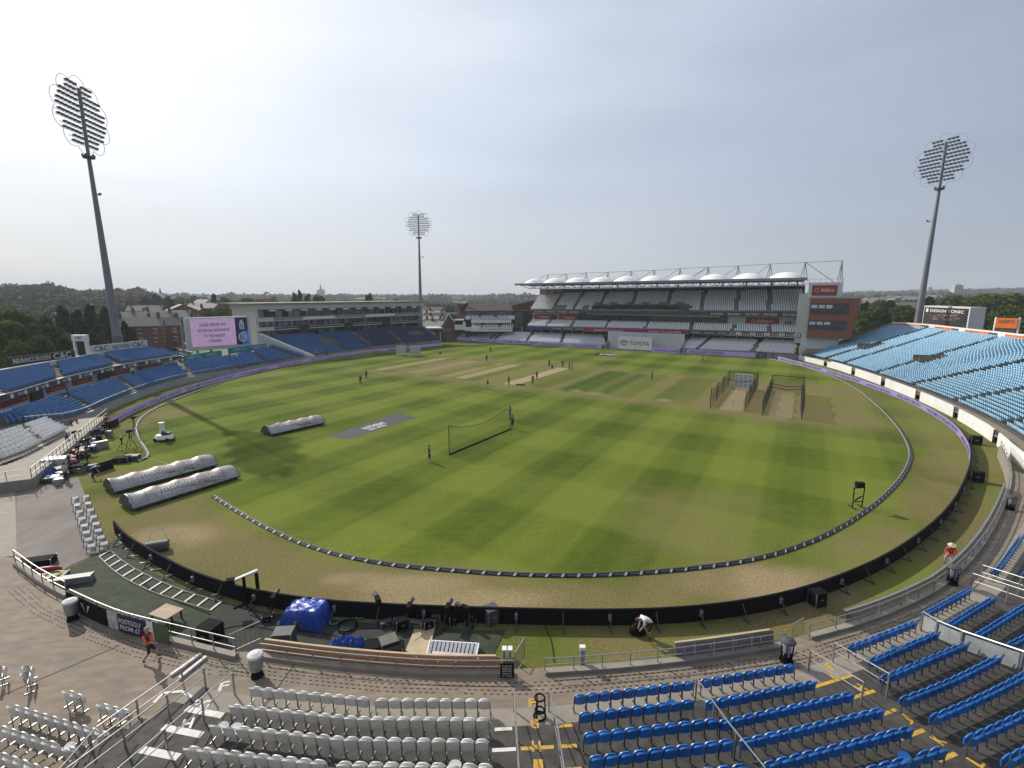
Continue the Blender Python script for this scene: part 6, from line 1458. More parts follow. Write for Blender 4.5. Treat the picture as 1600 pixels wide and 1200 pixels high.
# ================================================================ things on the field
M_cover = mat('grey_cover_sheet', (.30, .29, .285), .38, .25, 1.4, .6, spec=.8); M_blush = mat('faded_pink_print', (.40, .27, .26), .45, .15, 1.5, .3)
def cover(a, b, wdt, h, label, words=True):
    a = Vector(a); b = Vector(b); c = (a+b)/2; d = (b-a); L_ = d.length; t = thing('pitch_cover', label, 'pitch cover', c, 'wheeled pitch covers', 0)
    e = d.normalized(); n_ = Vector((-e.y, e.x, 0)); up = Vector((0, 0, 1)); mb = MB(); K = 28
    def prof(s_, x):        # x -1..1 across
        sag = .07*math.cos(s_*9*math.pi)+.02*math.sin(s_*61)
        return a+e*(L_*s_)+n_*(x*wdt/2)+up*(.32+(h-.32+sag*(1-abs(x)))*max(0, 1-abs(x)**2.1))
    P = [[prof(i/K/2, x)+up*random.uniform(-.012, .012) for x in np.linspace(-1, 1, 17)] for i in range(K*2+1)]
    mb.grid(P); o = mb.build('sheet', M_cover, t, smooth=True)
    pp = [.15, .85]; mb = MB(); mb.grid([[prof(pp[0]+(pp[1]-pp[0])*i/30, x)+up*.012 for x in (-.55, -.35, -.1, .1)] for i in range(31)]); mb.build('pink_panel', M_blush, t, smooth=True)
    mb = MB()
    for i in (0, 1):
        s_ = float(i); P = [prof(s_, x)+e*(.06*(1 if i else -1)) for x in np.linspace(-1, 1, 13)]; mb.poly(P if i else P[::-1])
    mb.build('end_sheet', M_dgrey, t)
    for s_ in np.linspace(.02, .98, 9): mb = MB(); mb.tube([prof(s_, x)+up*.01 for x in np.linspace(-1, 1, 15)], .022, 4); mb.build('seam_strap', M_grey, t)
    mb = MB()
    for x in (-1, 1): mb.beam(a+n_*x*wdt/2+up*.27, b+n_*x*wdt/2+up*.27, .12, .1)
    for s_ in np.linspace(0, 1, 7): mb.beam(a+e*L_*s_-n_*wdt/2+up*.25, a+e*L_*s_+n_*wdt/2+up*.25, .08, .08)
    mb.build('base_frame', M_dgrey, t)
    for s_ in (.04, .35, .65, .96):
        for x in (-1, 1): mb = MB(); q = a+e*L_*s_+n_*x*(wdt/2-.1)+up*.14; mb.tube([q-n_*.05, q+n_*.05], .14, 10); mb.build('wheel', M_black, t)
    if words:
        def tx(word, s0, s1, x0, x1, m, name):
            vs, fs = glyphs(word, .012); mb = MB(); mb.add([prof(s0+(s1-s0)*gx, x0+(x1-x0)*gy)+up*.022+n_*-.012 for gx, gy in vs], fs); mb.build(name, m, t)
        tx('amtauto.co.uk', .2, .8, -.62, -.25, M_white, 'lettering'); tx('Rent | Lease | Buy | Sell', .23, .78, -.88, -.70, M_wpaint, 'small_lettering')
    else: pass
    mb = MB(); r_ = random.Random(int(L_*100))
    for j in range(3):
        s0 = .55+j*.1; q = prof(min(.95, s0), -.95)+up*.02; pts = []
        for i in range(26): tt = i/25; pts.append(prof(min(.97, max(.03, s0+.22*math.sin(tt*7+j)*.5)), -.85-.1*math.cos(tt*5+j))+up*.03)
        mb.tube(pts, .02, 4)
    mb.build('rope', mat('ochre_rope', (.25, .15, .05), .8), t)
    return t
cover(at(198, 795, 0), at(364, 744, 0), 2.5, 1.15, 'nearest of the two long grey covers parked side by side at left')
cover(at(171, 769, 0), at(331, 726, 0), 2.5, 1.15, 'farther of the two long grey covers parked side by side at left')
cover(at(416, 680, 0), at(500, 661, 0), 2.5, 1.15, 'single grey cover standing alone left of the black mat')
def mat_sheet(pts, label, words, m=M_black, z=.012):
    pts = [Vector((p.x, p.y, z)) for p in pts]; mb = MB(); dn = Vector((0, 0, .008)); mb.hexa([p-dn for p in pts], pts); t = thing('ground_mat', label, 'mat', (pts[0]+pts[2])/2); mb.build('sheet', m, t)
    mb = MB(); o, ex, ey = pts[0], pts[1]-pts[0], pts[3]-pts[0]
    for w_, x0, x1, y0, y1 in words: text(mb, w_, o+ex*x0+ey*y0, ex*(x1-x0), ey*(y1-y0), (0, 0, .006), bold=.02)
    if words: mb.build('lettering', M_wpaint, t)
    return t
mat_sheet([at(544, 686.5), at(652, 652), at(621, 645.5), at(513, 681.5)], 'long black mat with white lettering lying on the outfield', [('ROTHESAY', .36, .66, .45, .78), ('TEST SERIES', .34, .58, .18, .36)], mat('black_mat', (.035, .036, .042), .85, .2, 2))
mat_sheet([at(928, 554.5), at(964, 557), at(956, 552), at(936, 551)], 'small black mat with white lettering near the sight screen', [('ROTHESAY', .15, .85, .25, .75)])
# nets
M_net = mat('dark_netting', (.02, .025, .02), .9, .1, 3, trans=.7); M_net2 = mat('fine_netting', (.03, .035, .03), .9, .1, 3, trans=.84)
def net_run(mb, a, b, z, sag=.3, k=10, bulge=.25):
    a, b = Vector(a), Vector(b); n_ = Vector((-(b-a).y, (b-a).x, 0)).normalized(); P = []
    for i in range(k+1):
        t = i/k; q = a.lerp(b, t); zt_ = z-sag*4*t*(1-t); P.append([q+n_*(bulge*math.sin(j/4*math.pi)*math.sin(i*2.1))+Vector((0, 0, zt_*j/4)) for j in range(5)])
    mb.grid(P)
t = thing('drying_net', 'long low net strung between two poles on the outfield', 'net', at(750, 690)); a, b = at(702, 711), at(798, 671)
mb = MB(); net_run(mb, a, b, 3.2, 1.0, 14, .3); mb.build('netting', M_net2, t)
for q, h in ((a, 3.3), (b, 3.0)): mb = MB(); mb.tube([q, q+Vector((0, 0, h))], .05, 6); mb.build('pole', M_dgrey, t)
mb = MB(); mb.tube([a.lerp(b, i/14)+Vector((0, 0, 3.2-1.0*4*(i/14)*(1-i/14))) for i in range(15)], .025, 4); mb.tube([a+Vector((0, 0, .08)), b+Vector((0, 0, .08))], .07, 5); mb.build('edge_rope', M_black, t)
def pnet(u, w_): q = PC+EX*u+EN*w_; return Vector((q.x, q.y, 0))
def cage(u0, u1, w0, w1, label, mid=()):
    t = thing('practice_net', label, 'practice net', pnet((u0+u1)/2, (w0+w1)/2), 'practice nets at right'); hh = 3.0; mb = MB()
    W__ = [w0, w0+(w1-w0)*.33, w0+(w1-w0)*.66, w1]
    for u in (u0, u1):
        for a, b in zip(W__, W__[1:]): net_run(mb, pnet(u, a), pnet(u, b), hh, .35, 8, .35)
    net_run(mb, pnet(u0, w1), pnet(u1, w1), hh, .3, 6); mb.build('netting', M_net, t)
    mb = MB()
    for u in (u0, u1):
        for w_ in W__: mb.tube([pnet(u, w_), pnet(u, w_)+Vector((0, 0, hh+.1))], .05, 5)
    mb.tube([pnet(u0, w1)+Vector((0, 0, hh)), pnet(u1, w1)+Vector((0, 0, hh))], .05, 4)
    for w_ in mid: mb.tube([pnet(u0, w_)+Vector((0, 0, hh-.4)), pnet((u0+u1)/2, w_)+Vector((0, 0, hh-.8)), pnet(u1, w_)+Vector((0, 0, hh-.4))], .05, 4)
    for u in (u0, u1):
        for a, b in zip(W__, W__[1:]): mb.tube([pnet(u, a+(b-a)*i/6)+Vector((0, 0, hh-.35*4*(i/6)*(1-i/6))) for i in range(7)], .03, 4)
    mb.build('frame', M_black, t)
cage(36.6, 41.4, -14.5, 5.5, 'left practice net lane with a white chequered screen behind it', (-1,)); cage(43.8, 48.6, -15.5, 4.5, 'right practice net lane, open and empty', (-2, -5))
def screen_panel(c, w_, h, rz, label, chk=True, name='portable_screen'):
    t = thing(name, label, 'screen panel', c); mb = MB(); mb.box(Vector(c)+Vector((0, 0, h/2+.3)), (w_, .12, h), rz); mb.build('panel', M_offw, t); e = Vector((math.cos(rz), math.sin(rz), 0)); n_ = Vector((-e.y, e.x, 0)); mb = MB()
    if chk:
        for i in range(4):
            for j in range(6): mb.box(Vector(c)+e*(w_*(-.38+.25*i))+Vector((0, 0, .5+h*(.05+j*.15)))-n_*.07, (w_*.15, .02, h*.07), rz)
        mb.build('slat', M_grey, t)
    mb = MB()
    for sx in (-1, 1): mb.beam(Vector(c)+e*sx*w_*.48-n_*.5+Vector((0, 0, .05)), Vector(c)+e*sx*w_*.48+n_*.5+Vector((0, 0, .05)), .08, .08); mb.beam(Vector(c)+e*sx*w_*.48, Vector(c)+e*sx*w_*.48+Vector((0, 0, h+.4)), .06, .06)
    mb.build('stand_frame', M_dgrey, t)
screen_panel(pnet(39.2, 4.2), 3.0, 2.6, math.atan2(EX.y, EX.x), 'white chequered screen inside the left practice net')
screen_panel(at(627, 555), 2.6, 2.4, .3, 'left one of two small white screens before the left rear stand'); screen_panel(at(649, 556.5), 2.8, 2.6, .3, 'right one of two small white screens before the left rear stand')
def stumps(c, label):
    t = thing('wicket', label, 'stumps', c, 'sets of stumps'); mb = MB(); a = math.atan2(EX.y, EX.x)
    for i in (-1, 0, 1): p = Vector(c)+Vector((math.cos(a), math.sin(a), 0))*i*.115; mb.tube([p, p+Vector((0, 0, .72))], .022, 6)
    mb.box(Vector(c)+Vector((0, 0, .73)), (.24, .03, .03), a); mb.build('stump_set', mat('pale_wood', (.55, .42, .22), .6), t)
stumps(pnet(39.3, -10.5), 'stumps in the left practice net'); stumps(pnet(46.2, 2.5), 'stumps in the right practice net'); stumps(at(533.5, 568), 'left set of stumps on the far left strips'); stumps(at(555, 571), 'right set of stumps on the far left strips')
q = at(688, 553); t = thing('kit_bag', 'tiny black bag alone on the grass below the far centre mast', 'bag', q); mb = MB(); mb.tube([q+Vector((-.4, 0, .2)), q+Vector((.4, 0, .2))], .2, 8); mb.build('body', M_black, t)
q = at(813, 601.5); t = thing('ground_mat', 'small black mat on the near end of the main pitch', 'mat', q); mb = MB(); mb.box(q+Vector((0, 0, .07)), (1.6, .8, .12), -.5); mb.build('pad', M_black, t)
# aluminium frame (ball slinger) on the right outfield
q = at(1339, 793); t = thing('camera_stand', 'black open frame with camera head standing just inside the right boundary', 'camera', q); mb = MB(); e = Vector((1, .15, 0)).normalized()
for sx in (-1, 1): mb.beam(q+e*.42*sx, q+e*.48*sx+Vector((0, 0, 1.75)), .06, .06); mb.beam(q+e*.42*sx+Vector((0, -.5, .03)), q+e*.42*sx+Vector((0, .5, .03)), .06, .06)
mb.beam(q-e*.45+Vector((0, 0, .5)), q+e*.45+Vector((0, 0, .5)), .06, .06); mb.beam(q-e*.45+Vector((0, 0, 1.7)), q+e*.45+Vector((0, 0, 1.7)), .08, .08); mb.beam(q-e*.3+Vector((0, 0, .6)), q+e*.3+Vector((0, 0, .95)), .08, .08); mb.build('frame', M_black, t)
mb = MB(); mb.box(q+Vector((0, 0, 1.95)), (.6, .35, .4), .1); mb.tube([q+Vector((0, .15, 1.95)), q+Vector((.05, .5, 1.95))], .12, 10); mb.build('camera_head', M_black, t)
# heavy hand roller behind the board at left
q = at(247, 861); t = thing('pitch_roller', 'black heavy hand roller inside the black board at lower left', 'roller', q); mb = MB(); e = Vector((.93, .38, 0)); mb.tube([q-e*.62+Vector((0, 0, .36)), q+e*.62+Vector((0, 0, .36))], .36, 20); mb.build('drum', M_dgrey, t)
mb = MB(); mb.tube([q-e*.68+Vector((0, 0, .36)), q-e*.3+Vector((-.5, .9, 1.1)), q+e*.3+Vector((-.5, .9, 1.1)), q+e*.68+Vector((0, 0, .36))], .03, 6); mb.build('handle', M_steel, t)
# white buggy on the outfield at left
q = at(257, 688); t = thing('mobile_scooter_rig', 'white camera buggy with tall upright box on the left outfield', 'buggy', q)
mb = MB(); P = []
for i in range(7):
    a = i/6; P.append([q+Vector((math.cos(b)*1.1*(1-.25*a**2), math.sin(b)*.75*(1-.25*a**2), .25+.45*a)) for b in np.linspace(0, 2*math.pi, 17)])
mb.grid(P); mb.poly(P[-1][:-1]); mb.build('body', M_white, t, smooth=False)
mb = MB(); mb.box(q+Vector((-.3, .25, 1.35)), (.42, .4, 1.3), .2); mb.box(q+Vector((-.3, .25, 2.05)), (.55, .5, .12), .2); mb.build('upright_box', M_white, t)
mb = MB(); mb.box(q+Vector((.5, 0, .85)), (.5, .5, .25)); mb.box(q+Vector((.2, -.35, .95)), (.3, .2, .5)); mb.build('seat', M_dgrey, t)
for x in (-.7, .7):
    for y in (-.55, .55): mb = MB(); mb.tube([q+Vector((x, y-.08, .2)), q+Vector((x, y+.08, .2))], .2, 10); mb.build('wheel', M_black, t)

# ================================================================ rails, walls' furniture
def railing(name, label, pts, z0, z1, step=1.2, rails=(1.0, .45), r_=.024, m=M_steel, cat='railing', group=None, ends=False):
    pts = [Vector(p) for p in pts]; L_ = length(pts); n_ = max(2, int(L_/step)+1); rs = resample(pts, n_); t = thing(name, label, cat, rs[n_//2], group)
    mb = MB()
    for f in rails: mb.tube([p+Vector((0, 0, z0+(z1-z0)*f-p.z)) for p in rs], r_, 6)
    mb.build('rail', m, t)
    for p in rs: mb = MB(); mb.beam(Vector((p.x, p.y, z0)), Vector((p.x, p.y, z1)), r_*1.7, r_*1.7); mb.build('post', m, t)
    return t
sh_ = lambda pts, d: offset([Vector(p) for p in pts], d)
railing('wall_railing', 'steel railing with glass bays on the far left kerb', sh_(smooth_line(WA, 1), .14), 1.2, 1.95)
rA = railing('wall_railing', 'steel railing carrying the dark banners at lower left', sh_(smooth_line(WA2, 1), .14), 1.2, 1.98)
rB = railing('wall_railing', 'steel railing backed by orange plywood in the centre foreground', sh_(smooth_line(WB, 1), .14), 1.15, 1.68)
rC = railing('wall_railing', 'open steel railing right of the centre gap', sh_(smooth_line(WC, 1), .14), 1.15, 1.72)
rD = railing('wall_railing', 'curving steel railing with clear panels down the right side', sh_(smooth_line(WD, 1), .14), 1.15, 1.75, 1.6)
def boards(line, i0, i1, n_, z0, z1, m, name, label, off=.0, gap=.06, lean=0.0, cap=None, grp=None):
    rs = resample(line, 60); o = offset(rs, off); seg = (i1-i0)/n_; t = thing(name, label, 'board', rs[(i0+i1)//2], grp)
    for k in range(n_):
        a = o[int(i0+seg*k)]; b = o[int(i0+seg*(k+1))]; d = (b-a); n__ = Vector((-d.y, d.x, 0)).normalized(); a = a+d*gap/2; b = b-d*gap/2; mb = MB()
        A = [Vector((p.x, p.y, z0)) for p in (a, b, b+n__*.03, a+n__*.03)]; B_ = [Vector((p.x, p.y, z1))+n__*lean for p in (a, b, b+n__*.03, a+n__*.03)]
        mb.hexa(A, B_); mb.build('panel', m, t)
    if cap:
        mb = MB(); c = offset(rs[i0:i1], off+lean); wall_run(mb, c, z1, z1+.05, .1); mb.build('cap', cap, t)
    return t
WBs = smooth_line(WB, 1); WCs = smooth_line(WC, 1); WDs = smooth_line(WD, 1); WAs2 = smooth_line(WA2, 1)
boards(WBs, 0, 56, 12, 1.0, 1.62, M_wood, 'plywood_hoarding', 'row of orange plywood panels behind the centre railing', .3, .03, .12, M_woodp)
boards(WCs, 31, 57, 5, 1.0, 1.72, mat('dusty_panel', (.20, .15, .14), .7), 'plywood_hoarding', 'brown panels behind the railing near the middle bin', .3, .03, .1, M_woodp)
boards(WDs, 3, 40, 11, 1.0, 1.7, mat('clear_screen', (.12, .12, .15), .25, .2, 1, trans=.45), 'glass_screen', 'clear panels fixed along the curved right railing', .3, .04, .05, M_steel)
# banners on the lower left wall
def banner(i0, i1, m, label, words, fg=M_wpaint, off=-.04, z0=1.03, z1=1.96):
    rs = resample(WAs2, 60); o = offset(rs, off); t = thing('fabric_banner', label, 'banner', rs[(i0+i1)//2], 'banners on the lower left railing')
    mb = MB(); ln = o[i0:i1+1]; mb.grid([[Vector((p.x, p.y, z0)), Vector((p.x, p.y, z1))] for p in ln]); l2 = offset(ln, .03); mb.grid([[Vector((p.x, p.y, z0)), Vector((p.x, p.y, z1))] for p in l2]); mb.build('sheet', m, t)
    if words:
        mb = MB(); a, b = ln[0], ln[-1]; d = b-a; n_ = Vector((d.y, -d.x, 0)).normalized()
        for w_, x0, x1, y0, y1 in words: text(mb, w_, Vector((a.x, a.y, z0))+d*x0+Vector((0, 0, (z1-z0)*y0)), d*(x1-x0), Vector((0, 0, (z1-z0)*(y1-y0))), n_*.06, bold=.02)
        mb.build('lettering', fg, t)
    return t
b1 = banner(0, 19, M_black, 'black banner with a pale winged mark on the lower left wall', ())
mb = MB(); rs = resample(WAs2, 60); a, b = offset(rs, -.1)[8], offset(rs, -.1)[12]; d = (b-a); c = (a+b)/2
for sg_ in (-1, 1):
    P = []
    for i in range(8): tt = i/7; P.append([c+d*sg_*(.05+.5*tt**1.3*q)+Vector((0, 0, .25+.55*tt-.12*(1-q)*4*tt*(1-tt))) for q in (1, .45)])
    mb.grid(P)
mb.build('winged_mark', M_wpaint, b1)
banner(19, 23, mat('poster_pale', (.45, .40, .36), .7, .4, 4), 'narrow pale poster between the two dark banners', ())
banner(23, 33, mat('navy_banner', (.015, .012, .06), .6), 'navy banner reading FOOTGOLF FROM £7 on the lower left wall', [('FOOTGOLF', .1, .85, .56, .84), ('FROM £7', .12, .8, .2, .48)])
banner(33, 35, M_white, 'white strip beside the navy banner', ()); banner(35, 40, mat('green_banner', (.08, .12, .05), .7), 'small green banner behind the man in orange', ())
rs = resample(WBs, 60); a, b = offset(rs, -.06)[56], offset(rs, -.06)[59]; d = b-a; t = thing('notice_board', 'black notice with pale lines at the right end of the plywood', 'sign', a)
mb = MB(); n_ = Vector((d.y, -d.x, 0)).normalized(); mb.hexa([Vector((p.x, p.y, 1.02)) for p in (a, b, b-n_*.03, a-n_*.03)], [Vector((p.x, p.y, 1.7)) for p in (a, b, b-n_*.03, a-n_*.03)]); mb.build('board', M_black, t)
mb = MB()
for k, w_ in enumerate(['PLEASE', 'REMAIN', 'SEATED', 'WHILE PLAY', 'IS ON']): text(mb, w_, Vector((a.x, a.y, 1.56-.12*k))+d*.15, d*.7, (0, 0, .075), n_*.03)
mb.build('lettering', M_wpaint, t)
# bins
def bin_(loc, label, dark=False, lift=.35):
    loc = Vector(loc); t = thing('litter_bin', label, 'bin', loc, 'litter bins on the terrace'); m = M_dgrey if dark else M_steel
    if not dark:
        mb = MB(); mb.tube([loc+Vector((0, 0, lift)), loc+Vector((0, 0, 1.0))], [.26, .29], 16); mb.build('body', M_steel, t)
    else:
        mb = MB(); 
        for a in range(6): mb.beam(loc+Vector((math.cos(a*1.047)*.24, math.sin(a*1.047)*.24, .05)), loc+Vector((math.cos(a*1.047)*.27, math.sin(a*1.047)*.27, 1.0)), .03, .03)
        mb.tube([loc+Vector((.26*math.cos(a), .26*math.sin(a), .06)) for a in np.linspace(0, 6.283, 17)], .03, 5); mb.build('cage', M_black, t); mb = MB(); mb.tube([loc+Vector((0, 0, .3)), loc+Vector((0, 0, .95))], .16, 10); mb.build('liner', mat('pale_liner', (.3, .32, .33), .4, trans=.3), t)
    mb = MB(); mb.tube([loc+Vector((0, 0, .98)), loc+Vector((0, 0, 1.06)), loc+Vector((0, 0, 1.14))], [.33, .30, .12], 16); mb.build('lid', M_offw if not dark else M_dgrey, t)
    mb = MB(); mb.beam(loc+Vector((0, 0, 0)), loc+Vector((0, 0, lift+.1)), .3, .3); mb.tube([loc+Vector((0, 0, .0)), loc+Vector((0, 0, .06))], .26, 12); mb.build('stand', M_black, t)
bin_(at(114, 968, 1.0), 'round silver bin against the left end of the black banner'); bin_(at(402, 1056, 1.0), 'round silver bin at the left end of the plywood')
bin_(at(1228, 1033, 1.0), 'dark open-framed bin at the right end of the brown panels', True); bin_(at(1487, 912, 1.0), 'dark open-framed bin at the bend of the right walkway', True); bin_(at(1578, 796, 1.0), 'dark bin farthest along the right walkway', True); q = at(843, 1120, 1.0); t = thing('empty_bin_frame', 'empty black ring-shaped bin frame on the centre stair', 'bin', q); mb = MB()
for z_, r_ in ((.04, .22), (.3, .17), (.85, .19)): mb.tube([q+Vector((r_*math.cos(a), r_*math.sin(a), z_)) for a in np.linspace(0, 6.283, 19)], .035, 5)
for a in (0, 2.1, 4.2): mb.tube([q+Vector((.22*math.cos(a), .22*math.sin(a), .04)), q+Vector((.19*math.cos(a), .19*math.sin(a), .85))], .03, 5)
mb.build('frame', M_black, t)
# gates at the gaps
def gate(a, b, h, label, fill=None):
    a, b = Vector(a), Vector(b); t = thing('steel_gate', label, 'gate', (a+b)/2, 'steel gates and barriers'); up = Vector((0, 0, h)); mb = MB(); mb.tube([a, a+up, b+up, b, a], .028, 6)
    for i in range(1, 6): q = a.lerp(b, i/6); mb.tube([q, q+up], .012, 4)
    mb.build('frame', M_steel, t)
gate(at(805, 1054, .5), at(819, 1030, .5), 1.1, 'open gate at the right end of the plywood'); gate(at(1236, 1004, .5), at(1253, 994, .5), 1.0, 'open gate beside the dark framed bin')
gate(at(360, 1019, .6), at(408, 997, .6), .9, 'tilted steel barrier filled with cable at the gap left of the plywood')
# handrails over the stairs: (pixel, height) lists of the top rail
def handrail(pts, label, base=None, h=1.0, nmid=1, second=True):
    P = [at(u, v, z) for u, v, z in pts]; t = thing('stair_handrail', label, 'handrail', (P[0].x, P[0].y, P[0].z-h), 'stair handrails'); mb = MB()
    mb.tube(P, .026, 6)
    if second: mb.tube([p-Vector((0, 0, .42)) for p in P], .02, 6)
    mb.build('rail', M_steel, t); L_ = length(P); n_ = max(2, int(L_/1.6)+1)
    for q in resample(P, n_): mb = MB(); mb.beam(q, q-Vector((0, 0, h)), .05, .05); mb.build('post', M_steel, t)
handrail([(283, 1044, 2.0), (151, 1136, 2.3), (90, 1205, 2.9)], 'leftmost long handrail over the left stair'); handrail([(318, 1044, 2.0), (105, 1200, 3.0)], 'middle long handrail over the left stair'); handrail([(363, 1051, 2.0), (186, 1199, 3.0)], 'rightmost long handrail over the left stair')
handrail([(803, 1076, 2.0), (807, 1140, 2.6), (812, 1215, 3.3)], 'handrail at the right end of the white rows'); handrail([(858, 1076, 2.0), (872, 1140, 2.6), (884, 1215, 3.3)], 'handrail at the left end of the blue rows')
handrail([(1089, 1060, 2.0), (1133, 1122, 2.7), (1196, 1200, 3.4)], 'slanting handrail between the two halves of the blue rows', second=False)
handrail([(1267, 1016, 2.0), (1350, 1066, 2.6)], 'short handrail left side of the right stair'); handrail([(1305, 1004, 2.0), (1390, 1053, 2.6)], 'short handrail right side of the right stair', second=True)
handrail([(1536, 883, 2.0), (1600, 903, 2.4), (1650, 925, 2.7)], 'nearer rail across the stair at the right edge'); handrail([(1521, 896, 2.0), (1600, 922, 2.4), (1640, 935, 2.6)], 'farther rail across the stair at the right edge')
P = [at(u, v, z) for u, v, z in [(1443, 956, 2.0), (1466, 970, 2.2), (1505, 986, 2.5), (1600, 1018, 3.1), (1660, 1036, 3.5)]]; t = thing('glass_balustrade', 'glass panelled balustrade dividing the right-hand blue rows', 'balustrade', P[2])
mb = MB(); mb.tube(P, .04, 6); mb.build('rail', M_steel, t)
for a, b in zip(P, P[1:]):
    mb = MB(); mb.grid([[a.lerp(b, .05)-Vector((0, 0, .12)), b.lerp(a, .05)-Vector((0, 0, .12))], [a.lerp(b, .05)-Vector((0, 0, .85)), b.lerp(a, .05)-Vector((0, 0, .85))]]); mb.build('glass_panel', mat('frosted_panel', (.34, .36, .36), .35, trans=.2), t)
for p in P: mb = MB(); mb.beam(p, p-Vector((0, 0, 1.1)), .08, .08); mb.build('post', M_steel, t)

# ================================================================ ground sheets and clutter outside the boards
def sheet(pts, z, m, name, kind='structure'):
    mb = MB(); P = [Vector((p.x, p.y, z)) for p in pts]; mb.hexa  # polygon slab
    mb.ext([p-Vector((0, 0, .02)) for p in P], (0, 0, .02)); o = mb.build(name, m); 
    if kind: o['kind'] = kind
    return o
M_carp = mat('green_carpet', (.028, .040, .022), .95, .4, 1.8, .5, dirt=(.06, .058, .03)); M_carpg = mat('grey_carpet', (.028, .031, .026), .95, .3, 2, .4, dirt=(.042, .045, .032))
gc = [at(u, v) for u, v in [(84,905),(110,888),(150,868),(162,852),(185,842),(205,868),(250,900),(300,925),(360,945),(330,975),(285,1010),(252,1002),(180,975),(104,935)]]
sheet(gc, .022, M_carp, 'green_ground_sheet')
gg = [at(u, v) for u, v in [(360,945),(420,958),(520,970),(640,978),(740,984),(762,990),(752,1045),(620,1046),(500,1036),(400,1022),(330,1012),(285,1010),(330,975)]]
sheet(gg, .026, M_carpg, 'grey_ground_sheet')
sheet([at(u, v) for u, v in [(700,985),(790,985),(775,1015),(762,1046),(745,1046)]], .030, M_carp, 'green_ground_sheet')
sheet([at(u, v) for u, v in [(24,870),(26,768),(122,746),(165,852),(150,866),(110,884),(80,905)]], .018, mat('worn_concrete', (.17, .145, .13), .9, .2, .8, .3, stretch=(1, .3, 1), dirt=(.11, .095, .085)), 'concrete_ramp')
sheet([at(u, v) for u, v in [(-140,880),(-140,775),(24,768),(26,869)]], .024, M_concl, 'concrete_path')
# left raised block of white seats, its deck and railing
WS = thing('white_seat_block', 'small raised block of white seats at the far left beside the blue deck', 'stand', at(20, 720, 0)); mb = MB()
fw = [at(u, v, 1.0) for u, v in [(-110,770),(-30,738),(40,712),(108,676)]]; bw = [at(u, v, 1.8) for u, v in [(-140,705),(-30,690),(30,672),(75,657)]]
tier(mb, fw, bw, 6, 'white', G((.34, 1.4, 0, 99), (.70, .7, 0, 99)), smo=False, sp=.56); mb.build('deck', M_concl, WS)
dk = [at(u, v, 1.0) for u, v in [(-200,850),(-140,765),(-30,758),(50,748),(90,716),(130,682),(168,650)]]; bk2 = [at(u, v, 1.0) for u, v in [(-200,800),(-140,740),(-30,738),(20,722),(40,712),(80,692),(120,655)]]
mb = MB(); mb.grid([[a, b] for a, b in zip(dk, bk2)]); mb.grid([[Vector((a.x, a.y, 0)), a] for a in dk]); mb.build('walkway', M_concl, WS)
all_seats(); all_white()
railing('wall_railing', 'white-lettered steel railing between the far left seats and the camera crew', dk[3:], 1.0, 2.0, 1.0)
railing('wall_railing', 'low railing above the path at the very left', dk[1:4], 1.0, 1.9, 1.4)
rl = thing('dolly_track', 'curved ladder-like camera track lying on the green sheet', 'camera track', at(250, 910, 0)); mb = MB(); A = smooth_line([at(u, v, .06) for u, v in [(155,870),(175,890),(200,907),(240,926),(290,942),(328,954)]], 1); B_ = smooth_line([at(u, v, .06) for u, v in [(172,860),(192,877),(218,893),(258,912),(305,929),(346,940)]], 1)
mb.tube(A, .04, 5); mb.tube(B_, .04, 5); mb.build('rail', M_steel, rl)
for a, b in zip(resample(A, 13), resample(B_, 13)): mb = MB(); mb.beam(a, b, .12, .05); mb.build('rung', M_wpaint, rl)
for i, (u, v) in enumerate([(186,848),(195,858),(205,869),(218,880),(235,891),(258,900),(290,911),(310,921),(330,930)]):
    a = at(u, v, .04); t = tag(MB_ := None, None) if False else None
    mb = MB(); mb.beam(a, a+Vector((.7, .28, 0)), .1, .04); tag(mb.build('white_marker_strip', M_wpaint), 'short white strip on the green sheet along the black board', 'marker', 'white strips beside the black board')
# double line of white folded chairs on the ramp edge
def folded_rack(p, rz, label):
    t = thing('chair_stack', label, 'chair stack', p, 'stacks of white folded chairs on the ramp', 0); e = Vector((math.cos(rz), math.sin(rz), 0)); n_ = Vector((-e.y, e.x, 0))
    for s_ in (-1, 1):
        mb = MB()
        for k in range(4): mb.box(p+e*.34*s_+Vector((0, 0, .2+.1*k))+n_*.02*k, (.42, .28, .03), rz+.2*(k-2)+.3*math.sin(p.y*7+k), rx=.4)
        mb.build('seat_shell', mat('dull_white_plastic', (.46, .45, .43), .5, .2, 9), t)
        mb = MB()
        for x in (-.24, .24): mb.beam(p+e*(.34*s_+x)-n_*.2, p+e*(.34*s_+x)+n_*.12+Vector((0, 0, .6)), .03, .03)
        mb.build('frame', M_dgrey, t)
for i, (u, v) in enumerate([(127,786),(130,797),(134,808),(138,819),(142,830),(145,841),(149,852),(154,862)]):
    folded_rack(at(u, v), .45, ['farthest', 'second farthest', 'third farthest', 'fourth farthest', 'fourth nearest', 'third nearest', 'second nearest', 'nearest'][i]+' stack in the line of white folded chairs on the ramp edge')
